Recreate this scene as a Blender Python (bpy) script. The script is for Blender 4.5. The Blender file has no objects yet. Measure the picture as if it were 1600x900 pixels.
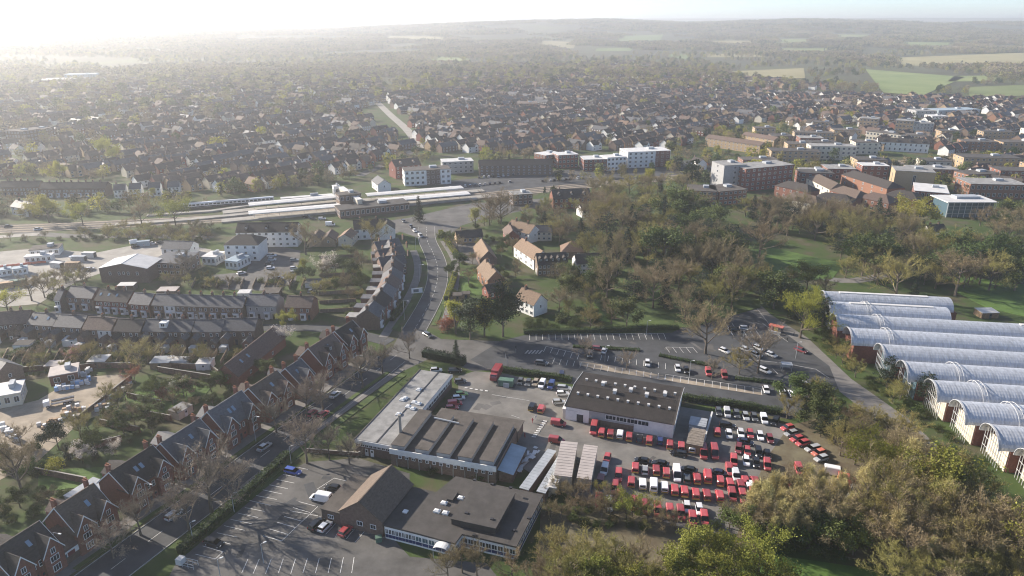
import bpy, math, random
import numpy as np
from mathutils import Vector, Matrix, noise
R = math.radians
rnd = random.Random(7)
scene = bpy.context.scene
# ---------------------------------------------------------------- camera
F_PX, HZ, CAM_H = 1110.0, 33.0, 108.0
PITCH = math.atan((450 - HZ) / F_PX)
cam_d = bpy.data.cameras.new('camera'); cam = bpy.data.objects.new('camera', cam_d)
scene.collection.objects.link(cam)
cam.location = (0, 0, CAM_H); cam.rotation_euler = (math.pi/2 - PITCH, 0, 0)
cam_d.sensor_width = 36; cam_d.lens = F_PX/1600*36; cam_d.clip_start = 0.5; cam_d.clip_end = 60000
scene.camera = cam
# ---------------------------------------------------------------- sky, sun, exposure
SUN_AZ, SUN_EL = R(-62), R(24)          # azimuth from +Y, clockwise
world = bpy.data.worlds.new('World'); scene.world = world; world.use_nodes = True
nt = world.node_tree; bg = nt.nodes['Background']
sky = nt.nodes.new('ShaderNodeTexSky'); sky.sky_type = 'NISHITA'; sky.sun_disc = False
sky.sun_elevation = SUN_EL; sky.sun_rotation = SUN_AZ
sky.altitude = 100; sky.air_density = 0.55; sky.dust_density = 0.5; sky.ozone_density = 1.2
nt.links.new(sky.outputs[0], bg.inputs[0]); bg.inputs[1].default_value = 0.108
sun_d = bpy.data.lights.new('sun', 'SUN'); sun_d.energy = 4.9; sun_d.angle = R(0.6); sun_d.color = (1.0, 0.90, 0.77)
sun = bpy.data.objects.new('sun', sun_d); scene.collection.objects.link(sun)
sdir = Vector((math.sin(SUN_AZ)*math.cos(SUN_EL), math.cos(SUN_AZ)*math.cos(SUN_EL), math.sin(SUN_EL)))
sun.rotation_euler = (-sdir).to_track_quat('-Z', 'Y').to_euler(); sun.location = sdir*300
vs = scene.view_settings; vs.view_transform = 'Standard'; vs.look = 'None'; vs.gamma = 1; vs.use_curve_mapping = False
vs.exposure = 1.08
scene.render.engine = 'CYCLES'
cy = scene.cycles
cy.use_denoising = True; cy.filter_width = 1.1; cy.max_bounces = 6; cy.diffuse_bounces = 2; cy.glossy_bounces = 2; cy.transmission_bounces = 4
cy.volume_bounces = 3; cy.transparent_max_bounces = 8; cy.use_adaptive_sampling = False
# ---------------------------------------------------------------- pixel -> place helpers (pixels of the 1600x900 photograph)
def P(x, y, z=0.0):
    cx, cyy = (x-800)/F_PX, (450-y)/F_PX
    r = Vector((cx, math.cos(PITCH)+cyy*math.sin(PITCH), -math.sin(PITCH)+cyy*math.cos(PITCH)))
    t = (z-CAM_H)/r.z
    return Vector((r.x*t, r.y*t, z))
def zc(ox, oy, s): return lambda x, y: (ox+x/s, oy+y/s)
def hill(x, y):
    d = math.hypot(x, y)
    if d < 1900: return 0.0
    a = math.atan2(x, y)
    t = min(1.0, (d-1900)/3600.0); t = t*t*(3-2*t)
    base = 78 + 14*math.sin(a*5+0.6) + 9*math.sin(a*13+2) + 10*max(0, a-0.05)
    n = noise.noise(Vector((x/1100, y/700, 3.1)))*30 + noise.noise(Vector((x/2600, y/1500, 7.7)))*38
    far = max(0.0, min(1.0, (d-8500)/3000.0)); far = far*far*(3-2*far)
    dip = 1 - 0.45*max(0, 1-abs(d-7600)/1900)
    return min(145, max(0, (base*t*dip + n*t*(1-.5*far) + far*(46 + 10*math.sin(a*4) + 30*max(0, a)))))
# ---------------------------------------------------------------- objects
COL = scene.collection
def link(o, parent=None):
    COL.objects.link(o)
    if parent is not None: o.parent = parent
    return o
def tag(o, label=None, cat=None, group=None, kind=None):
    if label: o['label'] = label
    if cat: o['category'] = cat
    if group: o['group'] = group
    if kind: o['kind'] = kind
    return o
def empty(name, loc, rz=0, parent=None):
    o = bpy.data.objects.new(name, None); o.empty_display_size = 0.5
    o.location = loc; o.rotation_euler = (0, 0, rz)
    return link(o, parent)
def mobj(name, me, parent=None, loc=None, rz=0, scale=None, mat=None):
    o = bpy.data.objects.new(name, me)
    if loc is not None: o.location = loc
    if rz: o.rotation_euler = (0, 0, rz)
    if scale is not None: o.scale = scale if hasattr(scale, '__len__') else (scale,)*3
    link(o, parent)
    if mat is not None and len(o.material_slots):
        o.material_slots[0].link = 'OBJECT'; o.material_slots[0].material = mat
    return o
def copy_tree(o, parent=None):
    c = o.copy(); COL.objects.link(c); c.parent = parent
    for ch in o.children: copy_tree(ch, c)
    return c
ORD = 'first second third fourth fifth sixth seventh eighth ninth tenth eleventh twelfth thirteenth fourteenth fifteenth sixteenth seventeenth eighteenth nineteenth twentieth'.split()
def ordw(i):
    if i < 20: return ORD[i]
    t = 'twenty thirty forty fifty sixty seventy eighty ninety'.split()[(i+1)//10-2]
    r_ = (i+1) % 10
    return t+('' if r_ == 0 else '-'+ORD[r_-1]) if r_ else t[:-1]+'ieth'
class MB:
    """collects faces, builds ONE mesh"""
    def __init__(s): s.v = []; s.f = []; s.m = []; s.cur = 0; s.smooth = False
    def face(s, pts):
        n = len(s.v); s.v += [tuple(p) for p in pts]; s.f.append(tuple(range(n, n+len(pts)))); s.m.append(s.cur)
    def box(s, c, d, rz=0, taper=1.0):
        cx, cy_, cz = c; x, y, z = d[0]/2, d[1]/2, d[2]/2; n = len(s.v); ca, sa = math.cos(rz), math.sin(rz)
        for k, (sx, sy, sz) in enumerate([(-1,-1,-1),(1,-1,-1),(1,1,-1),(-1,1,-1),(-1,-1,1),(1,-1,1),(1,1,1),(-1,1,1)]):
            t = taper if sz > 0 else 1.0
            px, py = sx*x*t, sy*y*t
            s.v.append((cx+px*ca-py*sa, cy_+px*sa+py*ca, cz+sz*z))
        for f in [(0,3,2,1),(4,5,6,7),(0,1,5,4),(1,2,6,5),(2,3,7,6),(3,0,4,7)]:
            s.f.append(tuple(n+i for i in f)); s.m.append(s.cur)
        return s
    def prism(s, poly, z0, z1, bottom=False, top=True):
        a = sum(poly[i][0]*poly[(i+1) % len(poly)][1]-poly[(i+1) % len(poly)][0]*poly[i][1] for i in range(len(poly)))
        if a < 0: poly = poly[::-1]
        n = len(s.v); k = len(poly)
        s.v += [(p[0], p[1], z0) for p in poly] + [(p[0], p[1], z1) for p in poly]
        for i in range(k):
            j = (i+1) % k; s.f.append((n+i, n+j, n+k+j, n+k+i)); s.m.append(s.cur)
        if top: s.f.append(tuple(n+k+i for i in range(k))); s.m.append(s.cur)
        if bottom: s.f.append(tuple(n+k-1-i for i in range(k))); s.m.append(s.cur)
        return s
    def tube(s, p0, p1, r0, r1, n=6, cap=True):
        p0, p1 = Vector(p0), Vector(p1); d = (p1-p0)
        if d.length < 1e-6: return s
        d.normalize(); u = d.orthogonal().normalized(); w = d.cross(u); b = len(s.v)
        for p, r in ((p0, r0), (p1, r1)):
            for i in range(n):
                a = 2*math.pi*i/n; s.v.append(tuple(p+(u*math.cos(a)+w*math.sin(a))*r))
        for i in range(n):
            j = (i+1) % n; s.f.append((b+i, b+j, b+n+j, b+n+i)); s.m.append(s.cur)
        if cap:
            s.f.append(tuple(b+n+i for i in range(n))); s.m.append(s.cur)
            s.f.append(tuple(b+n-1-i for i in range(n))); s.m.append(s.cur)
        return s
    def slab(s, a, b, c, d, t):
        """thin sheet over quad a b c d (counter-clockwise from above), thickness t downwards along its normal"""
        a, b, c, d = map(Vector, (a, b, c, d)); nrm = (b-a).cross(d-a).normalized()*t
        n = len(s.v); s.v += [tuple(p) for p in (a, b, c, d, a-nrm, b-nrm, c-nrm, d-nrm)]
        for f in [(0,1,2,3),(7,6,5,4),(0,4,5,1),(1,5,6,2),(2,6,7,3),(3,7,4,0)]:
            s.f.append(tuple(n+i for i in f)); s.m.append(s.cur)
        return s
    def mesh(s, name, mats):
        me = bpy.data.meshes.new(name); me.from_pydata(s.v, [], s.f)
        for m in (mats if isinstance(mats, (list, tuple)) else [mats]): me.materials.append(m)
        if any(s.m): me.polygons.foreach_set('material_index', s.m)
        if s.smooth: me.polygons.foreach_set('use_smooth', [True]*len(me.polygons))
        me.update(); return me
    def build(s, name, mats, parent=None, loc=None, rz=0): return mobj(name, s.mesh(name, mats), parent, loc, rz)
# ---------------------------------------------------------------- materials (procedural)
def new_mat(name):
    m = bpy.data.materials.new(name); m.use_nodes = True
    return m, m.node_tree, m.node_tree.nodes['Principled BSDF']
def mat(name, c, rough=0.8, var=0.18, scale=1.5, rand=0.15, metal=0.0, c2=None, bump=0.0, spec=0.4, detail=4, coords='Object', stretch=None, scale2=None, hue=0.0):
    """noise between c*(1-var) and c*(1+var) (or c and c2), plus a random brightness for each object"""
    m, t, b = new_mat(name); N, L = t.nodes.new, t.links.new
    tc = N('ShaderNodeTexCoord'); src = tc.outputs['Object']
    if coords == 'World':
        g = N('ShaderNodeNewGeometry'); src = g.outputs['Position']
    mp = N('ShaderNodeMapping'); L(src, mp.inputs[0])
    if stretch: mp.inputs['Scale'].default_value = stretch
    nz = N('ShaderNodeTexNoise'); nz.inputs['Scale'].default_value = scale; nz.inputs['Detail'].default_value = detail; nz.inputs['Roughness'].default_value = 0.65
    L(mp.outputs[0], nz.inputs['Vector'])
    rp = N('ShaderNodeValToRGB'); rp.color_ramp.elements[0].position = 0.32; rp.color_ramp.elements[1].position = 0.68
    lo = [max(0, x*(1-var)) for x in c]; hi = [min(1, x*(1+var)) for x in c] if c2 is None else c2
    rp.color_ramp.elements[0].color = (*lo, 1); rp.color_ramp.elements[1].color = (*hi, 1)
    L(nz.outputs[0], rp.inputs[0]); out = rp.outputs[0]
    if rand:
        oi = N('ShaderNodeObjectInfo'); mr = N('ShaderNodeMapRange'); mr.inputs['To Min'].default_value = 1-rand; mr.inputs['To Max'].default_value = 1+rand
        L(oi.outputs['Random'], mr.inputs['Value'])
        hs = N('ShaderNodeHueSaturation'); L(mr.outputs[0], hs.inputs['Value']); L(out, hs.inputs['Color'])
        if hue:
            m2 = N('ShaderNodeMath'); m2.operation = 'MULTIPLY'; m2.inputs[1].default_value = 7.31; L(oi.outputs['Random'], m2.inputs[0])
            m3 = N('ShaderNodeMath'); m3.operation = 'FRACT'; L(m2.outputs[0], m3.inputs[0])
            m4 = N('ShaderNodeMapRange'); m4.inputs['To Min'].default_value = 0.5-hue; m4.inputs['To Max'].default_value = 0.5+hue
            L(m3.outputs[0], m4.inputs['Value']); L(m4.outputs[0], hs.inputs['Hue'])
        out = hs.outputs[0]
    L(out, b.inputs['Base Color'])
    b.inputs['Roughness'].default_value = rough; b.inputs['Metallic'].default_value = metal; b.inputs['Specular IOR Level'].default_value = spec
    if bump:
        bp = N('ShaderNodeBump'); bp.inputs['Strength'].default_value = bump; bp.inputs['Distance'].default_value = 0.05
        n2 = N('ShaderNodeTexNoise'); n2.inputs['Scale'].default_value = scale2 or scale*6; n2.inputs['Detail'].default_value = 3
        L(mp.outputs[0], n2.inputs['Vector']); L(n2.outputs[0], bp.inputs['Height']); L(bp.outputs[0], b.inputs['Normal'])
    return m
def leafmat(name, c, rand=0.25, hue=0.02, trans=0.35):
    m, t, b = new_mat(name); N, L = t.nodes.new, t.links.new
    oi = N('ShaderNodeObjectInfo'); g = N('ShaderNodeNewGeometry')
    hs = N('ShaderNodeHueSaturation'); hs.inputs['Color'].default_value = (*c, 1)
    mr = N('ShaderNodeMapRange'); mr.inputs['To Min'].default_value = 1-rand; mr.inputs['To Max'].default_value = 1+rand; L(oi.outputs['Random'], mr.inputs['Value'])
    mi = N('ShaderNodeMapRange'); mi.inputs['To Min'].default_value = 0.65; mi.inputs['To Max'].default_value = 1.35; L(g.outputs['Random Per Island'], mi.inputs['Value'])
    mu = N('ShaderNodeMath'); mu.operation = 'MULTIPLY'; L(mr.outputs[0], mu.inputs[0]); L(mi.outputs[0], mu.inputs[1]); L(mu.outputs[0], hs.inputs['Value'])
    m2 = N('ShaderNodeMath'); m2.operation = 'MULTIPLY'; m2.inputs[1].default_value = 5.77; L(oi.outputs['Random'], m2.inputs[0])
    m3 = N('ShaderNodeMath'); m3.operation = 'FRACT'; L(m2.outputs[0], m3.inputs[0])
    m4 = N('ShaderNodeMapRange'); m4.inputs['To Min'].default_value = 0.5-hue; m4.inputs['To Max'].default_value = 0.5+hue; L(m3.outputs[0], m4.inputs['Value']); L(m4.outputs[0], hs.inputs['Hue'])
    L(hs.outputs[0], b.inputs['Base Color']); b.inputs['Roughness'].default_value = 0.7; b.inputs['Specular IOR Level'].default_value = 0.2
    if trans:
        tr = N('ShaderNodeBsdfTranslucent'); L(hs.outputs[0], tr.inputs['Color']); mx = N('ShaderNodeMixShader'); mx.inputs[0].default_value = trans
        L(b.outputs[0], mx.inputs[1]); L(tr.outputs[0], mx.inputs[2]); L(mx.outputs[0], t.nodes['Material Output'].inputs['Surface'])
    return m
M = {}
def D(k, *a, **kw): M[k] = mat(k, *a, **kw)
D('asphalt', (0.058,0.060,0.064), 0.88, 0.36, 0.16, 0, coords='World', bump=.2, scale2=8, detail=8)
D('asphalt_worn', (0.105,0.10,0.094), 0.9, 0.38, 0.12, 0, coords='World', bump=.2, scale2=8, detail=8)
D('yard', (0.165,0.155,0.14), 0.9, 0.38, 0.10, 0, coords='World', bump=.2, scale2=6, detail=8)
D('pavement', (0.17,0.16,0.15), 0.9, 0.2, 0.3, 0, coords='World', detail=7)
D('concrete', (0.30,0.28,0.25), 0.9, 0.22, 0.15, 0, coords='World', detail=8)
D('gravel', (0.30,0.25,0.19), 0.95, 0.3, 0.2, 0, coords='World', detail=9)
D('earth', (0.13,0.095,0.06), 0.95, 0.35, 0.15, 0, coords='World', detail=8, c2=(.17,.15,.09))
D('grass', (0.045,0.085,0.018), 0.95, 0.3, 0.25, 0, coords='World', c2=(0.085,0.12,0.03), detail=9, bump=.4, scale2=10)
D('lawn', (0.06,0.125,0.02), 0.95, 0.3, 0.12, 0.1, coords='World', c2=(0.10,0.17,0.03), detail=9, bump=.4, scale2=10)
D('kerb', (0.34,0.33,0.31), 0.9, 0.15, 1, 0, coords='World')
D('white_line', (0.62,0.61,0.58), 0.8, 0.35, 1.2, 0, coords='World', detail=8)
D('brick_red', (0.19,0.078,0.055), 0.9, 0.22, 2.5, 0.15, bump=.15, hue=.008)
D('brick_orange', (0.25,0.125,0.08), 0.9, 0.2, 2.5, 0.15, hue=.01)
D('brick_brown', (0.165,0.115,0.088), 0.9, 0.22, 2.0, 0.2, hue=.012)
D('brick_buff', (0.36,0.26,0.16), 0.9, 0.18, 2.0, 0.15)
D('brick_wall', (0.17,0.10,0.07), 0.9, 0.3, 1.2, 0.2)
D('render_white', (0.74,0.73,0.70), 0.8, 0.08, 0.8, 0.06)
D('render_cream', (0.58,0.53,0.43), 0.85, 0.1, 0.8, 0.1)
D('render_grey', (0.33,0.33,0.33), 0.85, 0.1, 0.8, 0.1)
D('slate', (0.09,0.09,0.096), 0.65, 0.25, 1.2, 0.22, stretch=(1,1,3), hue=.01)
D('tile_brown', (0.115,0.082,0.064), 0.85, 0.28, 1.4, 0.22, stretch=(1,1,3), hue=.012)
D('tile_dark', (0.048,0.040,0.036), 0.85, 0.28, 1.4, 0.2, stretch=(1,1,3))
D('tile_orange', (0.185,0.122,0.083), 0.85, 0.28, 1.4, 0.15, stretch=(1,1,3), hue=.01)
D('felt', (0.062,0.056,0.052), 0.95, 0.25, 0.35, 0.08, detail=8, bump=.2)
D('felt_brown', (0.088,0.076,0.066), 0.95, 0.3, 0.3, 0.08, detail=8, bump=.2)
D('felt_pale', (0.26,0.255,0.245), 0.95, 0.3, 0.35, 0.06, detail=9, stretch=(1,1,1), bump=.2)
D('corrugated', (0.042,0.034,0.029), 0.85, 0.3, 0.5, 0.1, detail=8)
D('sheet_white', (0.60,0.585,0.56), 0.6, 0.12, 0.3, 0.05, detail=6)
D('sheet_pink', (0.42,0.37,0.34), 0.7, 0.12, 0.3, 0.05, detail=6)
D('sheet_blue', (0.30,0.37,0.42), 0.6, 0.15, 0.3, 0.05, detail=6)
D('metal_grey', (0.36,0.38,0.40), 0.5, 0.15, 0.5, 0.05, detail=6)
D('vault', (0.52,0.535,0.56), 0.42, 0.24, 0.5, 0.06, metal=0.3, detail=9, spec=.5, stretch=(2.2,1,.25))
D('steel_white', (0.5,0.5,0.5), 0.5, 0.06, 1, 0.03)
D('timber', (0.20,0.14,0.085), 0.85, 0.3, 1.5, 0.2)
D('fence_grey', (0.19,0.16,0.13), 0.9, 0.3, 1.5, 0.2)
D('frame_white', (0.74,0.74,0.74), 0.6, 0.05, 2, 0.04)
D('dark_trim', (0.03,0.03,0.035), 0.6, 0.2, 2, 0.1)
D('blue_panel', (0.03,0.045,0.13), 0.5, 0.15, 2, 0.1)
D('tyre', (0.02,0.02,0.02), 0.85, 0.2, 4, 0)
D('lamp', (0.7,0.7,0.68), 0.3, 0.05, 4, 0)
D('tail', (0.35,0.02,0.02), 0.3, 0.05, 4, 0)
D('pot', (0.38,0.16,0.08), 0.85, 0.15, 3, 0.2)
D('bark', (0.13,0.105,0.08), 0.95, 0.3, 2.0, 0.15, stretch=(1,1,.3))
D('bark_pale', (0.28,0.25,0.19), 0.9, 0.3, 2.0, 0.15, stretch=(1,1,.3))
D('skip_green', (0.09,0.16,0.12), 0.6, 0.2, 1.5, 0.1)
D('pallet_white', (0.62,0.62,0.62), 0.6, 0.15, 1.2, 0.12)
D('pallet_blue', (0.22,0.38,0.62), 0.5, 0.15, 1.2, 0.12)
D('pallet_tan', (0.40,0.28,0.18), 0.85, 0.25, 1.2, 0.2)
D('field', (0.13,0.19,0.045), 0.95, 0.15, 0.012, 0.15, coords='World', c2=(0.20,0.23,0.075), detail=8, hue=.02)
D('field_tan', (0.26,0.23,0.10), 0.95, 0.15, 0.012, 0.12, coords='World', c2=(0.31,0.27,0.13), detail=8)
D('ballast', (0.10,0.085,0.072), 0.95, 0.25, 0.4, 0, coords='World', detail=8)
def glassmat(name, c, rough=0.12):
    m, t, b = new_mat(name); b.inputs['Base Color'].default_value = (*c, 1); b.inputs['Roughness'].default_value = rough; b.inputs['Specular IOR Level'].default_value = 0.7
    return m
M['pane'] = glassmat('pane', (0.025,0.032,0.04)); M['car_glass'] = glassmat('car_glass', (0.015,0.018,0.022), .08)
M['pane_blue'] = glassmat('pane_blue', (0.08,0.13,0.16), .1); M['rooflight'] = glassmat('rooflight', (0.22,0.30,0.38), .15)
def paint(name, c, rough=.3):
    m, t, b = new_mat(name); N, L = t.nodes.new, t.links.new; oi = N('ShaderNodeObjectInfo'); mr = N('ShaderNodeMapRange'); mr.inputs['To Min'].default_value = .68; mr.inputs['To Max'].default_value = 1.22; L(oi.outputs['Random'], mr.inputs['Value'])
    hs = N('ShaderNodeHueSaturation'); hs.inputs['Color'].default_value = (*c, 1); L(mr.outputs[0], hs.inputs['Value']); nz = N('ShaderNodeTexNoise'); nz.inputs['Scale'].default_value = 1.3; ms = N('ShaderNodeMapRange'); ms.inputs['To Min'].default_value = .7; ms.inputs['To Max'].default_value = 1.05; L(nz.outputs[0], ms.inputs['Value']); L(ms.outputs[0], hs.inputs['Saturation']); L(hs.outputs[0], b.inputs['Base Color']); b.inputs['Roughness'].default_value = rough
    b.inputs['Coat Weight'].default_value = 0.5; b.inputs['Coat Roughness'].default_value = 0.1; return m
for k, c in dict(red=(.40,.02,.024), darkred=(.20,.014,.018), white=(.72,.72,.72), black=(.014,.014,.016), grey=(.09,.095,.10), silver=(.42,.43,.44), blue=(.012,.035,.16), navy=(.012,.016,.05), lime=(.30,.50,.08), orange=(.55,.10,.04), brightblue=(.015,.06,.34), cream=(.62,.58,.48), yellow=(.65,.42,.03), green=(.05,.14,.07), skyblue=(.20,.55,.75), gold=(.28,.22,.14)).items(): M['car_'+k] = paint('car_'+k, c)
M['twig'] = leafmat('twig', (0.225,0.178,0.098), .2, .012, .15); M['twig_grey'] = leafmat('twig_grey', (0.25,0.20,0.15), .2, .01, 0)
M['twig_olive'] = leafmat('twig_olive', (0.265,0.235,0.08), .2, .015, .25); M['twig_pale'] = leafmat('twig_pale', (0.42,0.36,0.16), .15, .01, .1)
M['leaf_spring'] = leafmat('leaf_spring', (0.21,0.22,0.04), .2, .015, .4); M['leaf_yellow'] = leafmat('leaf_yellow', (0.30,0.29,0.05), .15, .01, .4)
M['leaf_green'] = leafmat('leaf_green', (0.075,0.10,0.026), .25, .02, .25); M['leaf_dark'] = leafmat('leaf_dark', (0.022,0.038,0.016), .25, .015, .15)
M['leaf_hedge'] = leafmat('leaf_hedge', (0.055,0.085,0.02), .2, .015, .25); M['blossom_white'] = leafmat('blossom_white', (0.62,0.56,0.50), .1, .01, .3)
M['blossom_pink'] = leafmat('blossom_pink', (0.50,0.26,0.24), .15, .01, .3); M['leaf_russet'] = leafmat('leaf_russet', (0.26,0.11,0.07), .15, .01, .3)
# ================================================================ ground, roads, car parks
def ground_material():
    m, t, b = new_mat('ground'); N, L = t.nodes.new, t.links.new
    g = N('ShaderNodeNewGeometry')
    def nz(sc, det=6):
        n = N('ShaderNodeTexNoise'); n.inputs['Scale'].default_value = sc; n.inputs['Detail'].default_value = det; n.inputs['Roughness'].default_value = .65; L(g.outputs['Position'], n.inputs['Vector']); return n.outputs[0]
    def ramp(src, stops):
        r = N('ShaderNodeValToRGB'); L(src, r.inputs[0]); e = r.color_ramp.elements
        e[0].position, e[0].color = stops[0][0], (*stops[0][1], 1); e[1].position, e[1].color = stops[-1][0], (*stops[-1][1], 1)
        for p, c in stops[1:-1]:
            x = e.new(p); x.color = (*c, 1)
        return r.outputs[0]
    near = ramp(nz(.07, 10), [(.30,(.035,.055,.016)),(.47,(.055,.085,.022)),(.57,(.075,.075,.038)),(.72,(.12,.10,.07))])
    far = ramp(nz(.004, 12), [(.34,(.055,.052,.032)),(.5,(.075,.072,.038)),(.66,(.10,.115,.045))])
    ln = N('ShaderNodeVectorMath'); ln.operation = 'LENGTH'; L(g.outputs['Position'], ln.inputs[0])
    mr = N('ShaderNodeMapRange'); mr.inputs['From Min'].default_value = 900; mr.inputs['From Max'].default_value = 1700; L(ln.outputs['Value'], mr.inputs['Value'])
    mx = N('ShaderNodeMix'); mx.data_type = 'RGBA'; L(mr.outputs[0], mx.inputs[0]); L(near, mx.inputs[6]); L(far, mx.inputs[7]); L(mx.outputs[2], b.inputs['Base Color'])
    b.inputs['Roughness'].default_value = .95; b.inputs['Specular IOR Level'].default_value = .2
    return m
M['ground'] = ground_material()
def ground():
    ys = np.concatenate([np.linspace(-300, 1800, 12), np.linspace(1900, 6500, 90), np.linspace(6600, 14500, 75)])
    nx = 150; xs = np.sign(np.linspace(-1, 1, nx))*np.abs(np.linspace(-1, 1, nx))**1.3*14000
    v = [(float(x), float(y), hill(x, y)) for y in ys for x in xs]
    f = [(j*nx+i, j*nx+i+1, (j+1)*nx+i+1, (j+1)*nx+i) for j in range(len(ys)-1) for i in range(nx-1)]
    me = bpy.data.meshes.new('ground'); me.from_pydata(v, [], f); me.materials.append(M['ground'])
    me.polygons.foreach_set('use_smooth', [True]*len(f))
    tag(mobj('ground', me), kind='structure')
ground()
def PT(x, y):
    """where the sight line through a pixel meets the terrain"""
    a, b = P(x, y, 107), P(x, y, 106); d = (b-a).normalized(); o = Vector((0, 0, CAM_H)); s = 200.0
    while s < 14000:
        p = o+d*s
        if p.z < hill(p.x, p.y): return p
        s += max(4, s*.006)
    return o+d*14000
def W(pts, z=0): return [P(x, y, z) for x, y in pts]
_z = [0.004]
def sheet(name, pts, matk, z=None, px=True, kind='structure', h=None, parent=None):
    if z is None: _z[0] += 0.004; z = _z[0]
    w = [P(x, y) if px else Vector((x, y, 0)) for x, y in pts]
    mb = MB(); mb.prism([(p.x, p.y) for p in w], z-.3 if h is None else z, z if h is None else z+h)
    o = mb.build(name, M[matk], parent)
    if kind: o['kind'] = kind
    return o
def ribbon_pts(line, width):
    """polygon of a strip along a world polyline"""
    l, r = [], []
    for i, p in enumerate(line):
        a = line[max(0, i-1)]; b = line[min(len(line)-1, i+1)]
        d = Vector((b[0]-a[0], b[1]-a[1], 0)).normalized(); n = Vector((-d.y, d.x, 0))
        wd = width[i] if hasattr(width, '__len__') else width
        l.append((p[0]+n.x*wd/2, p[1]+n.y*wd/2)); r.append((p[0]-n.x*wd/2, p[1]-n.y*wd/2))
    return l + r[::-1]
def smooth(line, k=3):
    out = [Vector((p[0], p[1], 0)) for p in line]
    for _ in range(k):
        q = [out[0]]
        for a, b in zip(out, out[1:]): q += [a*.75+b*.25, a*.25+b*.75]
        q.append(out[-1]); out = q
    return out
def strip(name, line, width, matk, z=None, h=None, px=True, sm=2, kind='structure'):
    w = [P(*p) for p in line] if px else line
    if sm: w = smooth(w, sm)
    return sheet(name, ribbon_pts(w, width), matk, z, px=False, kind=kind, h=h)
# main street (bottom left to the junction) and the station road
ROAD_A = [(-98, 85), (-88.5, 110), (-72.5, 146), (-61.5, 172), (-47.5, 203), (-38, 226)]
ROAD_S = [(-38, 222), (-36.5, 243), (-34, 266), (-32.8, 286), (-33.6, 306), (-36.4, 325), (-40.2, 341), (-45, 359), (-48, 385)]
strip('road', ROAD_A, 10.5, 'asphalt', px=False)
strip('road', ROAD_S, [9.5]*2+[8.6]*30+[8.8]*60, 'asphalt', px=False, sm=0) if False else strip('road', ROAD_S, 9.0, 'asphalt', px=False)
sheet('junction', [(590,585),(612,545),(628,517),(665,516),(690,530),(780,533),(790,560),(765,578),(738,580),(715,570),(672,560),(640,575),(605,592)], 'asphalt_worn')
strip('road', [(1250,420),(1320,445),(1420,420),(1600,395)], 6, 'pavement')
PAVE_Z = .12
strip('pavement', [(-109, 85), (-96.3, 114), (-80.0, 151), (-69, 177), (-56.2, 205), (-50, 219)], 5.0, 'pavement', z=0, h=PAVE_Z, px=False)
strip('pavement', [(-66.6, 146.5), (-56, 171.5), (-44.2, 196), (-36.5, 211)], 2.2, 'pavement', z=0, h=PAVE_Z, px=False)
strip('verge', [(-64.3, 145.3), (-53.2, 170.4), (-41.5, 195), (-35.5, 207)], 2.4, 'grass', z=0, h=.16, px=False)
strip('verge', [(-57.5, 173.2), (-46.6, 197), (-40.5, 209)], 1.4, 'grass', z=0, h=.15, px=False)
strip('verge', [(-92.0, 119), (-76.8, 153), (-66, 178)], 1.3, 'grass', z=.125, h=.03, px=False)
strip('pavement', [(-47.0, 236), (-44.3, 262), (-42.6, 286), (-42.8, 306), (-45.6, 325), (-49.6, 341)], 3.4, 'pavement', z=0, h=PAVE_Z, px=False)
strip('pavement', [(-26, 245), (-25.2, 266), (-24.6, 286), (-25.2, 306), (-27.5, 325), (-31.5, 341), (-36, 357)], 3.0, 'pavement', z=0, h=PAVE_Z, px=False)
for a, b in (((-44.3, 243), (-42.6, 256)), ((-41.9, 260), (-41.2, 270)), ((-41, 274), (-40.5, 284))):
    strip('verge', [a, b], 1.7, 'grass', z=.125, h=.03, px=False, sm=0)
for a, b in (((-29.6, 247), (-28.7, 262)), ((-28.0, 268), (-27.4, 282))):
    strip('verge', [a, b], 1.8, 'grass', z=.125, h=.03, px=False, sm=0)
# station forecourt, public car park, depot yard, offices' car park
sheet('forecourt', [(560,352),(640,340),(735,318),(850,310),(850,322),(745,345),(722,352),(695,372),(655,372),(625,362),(590,378)], 'asphalt_worn')
CP = sheet('car_park', [(735,562),(782,533),(818,524),(1050,520),(1085,500),(1122,482),(1178,478),(1200,490),(1300,565),(1330,592),(1290,620),(1235,655),(1060,626),(880,598),(790,578),(760,575)], 'asphalt')
sheet('footway', [(1160,480),(1190,478),(1205,492),(1262,528),(1330,592),(1420,655),(1500,730),(1470,732),(1390,672),(1312,612),(1296,572),(1215,512)], 'pavement')
sheet('footway', [(905,565),(960,572),(1060,592),(1190,614),(1192,618),(1060,598),(950,580),(905,571)], 'gravel', z=.0, h=.1)
DY = sheet('depot_yard', [(716,588),(742,580),(790,584),(885,606),(1060,635),(1235,664),(1262,672),(1305,705),(1370,770),(1330,830),(1100,835),(985,815),(860,760),(770,700),(716,640)], 'yard')
OP = sheet('car_park', [(262,905),(275,880),(440,742),(480,722),(560,716),(640,740),(640,800),(608,835),(640,870),(760,880),(780,905),(500,930)], 'asphalt_worn')
BY = sheet('builders_yard', [(-20,700),(0,640),(60,625),(120,590),(190,585),(205,600),(165,645),(125,660),(60,720),(-20,760)], 'gravel')
sheet('works_yard', [(-20,450),(-20,395),(60,388),(150,395),(250,375),(330,390),(330,400),(200,412),(120,440),(60,475),(0,480)], 'concrete')
sheet('office_car_park', [(385,425),(400,385),(440,385),(470,392),(462,440),(430,455),(345,452),(330,430)], 'asphalt_worn')
sheet('house_yard', [(712,408),(705,378),(745,372),(768,392),(752,415)], 'asphalt_worn')
sheet('station_car_park', [(690,284),(850,268),(930,262),(1080,250),(1130,256),(1120,272),(960,284),(850,298),(700,304)], 'asphalt')
strip('road', [(-60,352),(60,366),(130,370),(220,368),(330,372)], 7, 'asphalt_worn')
strip('road', [(-30,372),(60,366)], 6, 'concrete')
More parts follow.
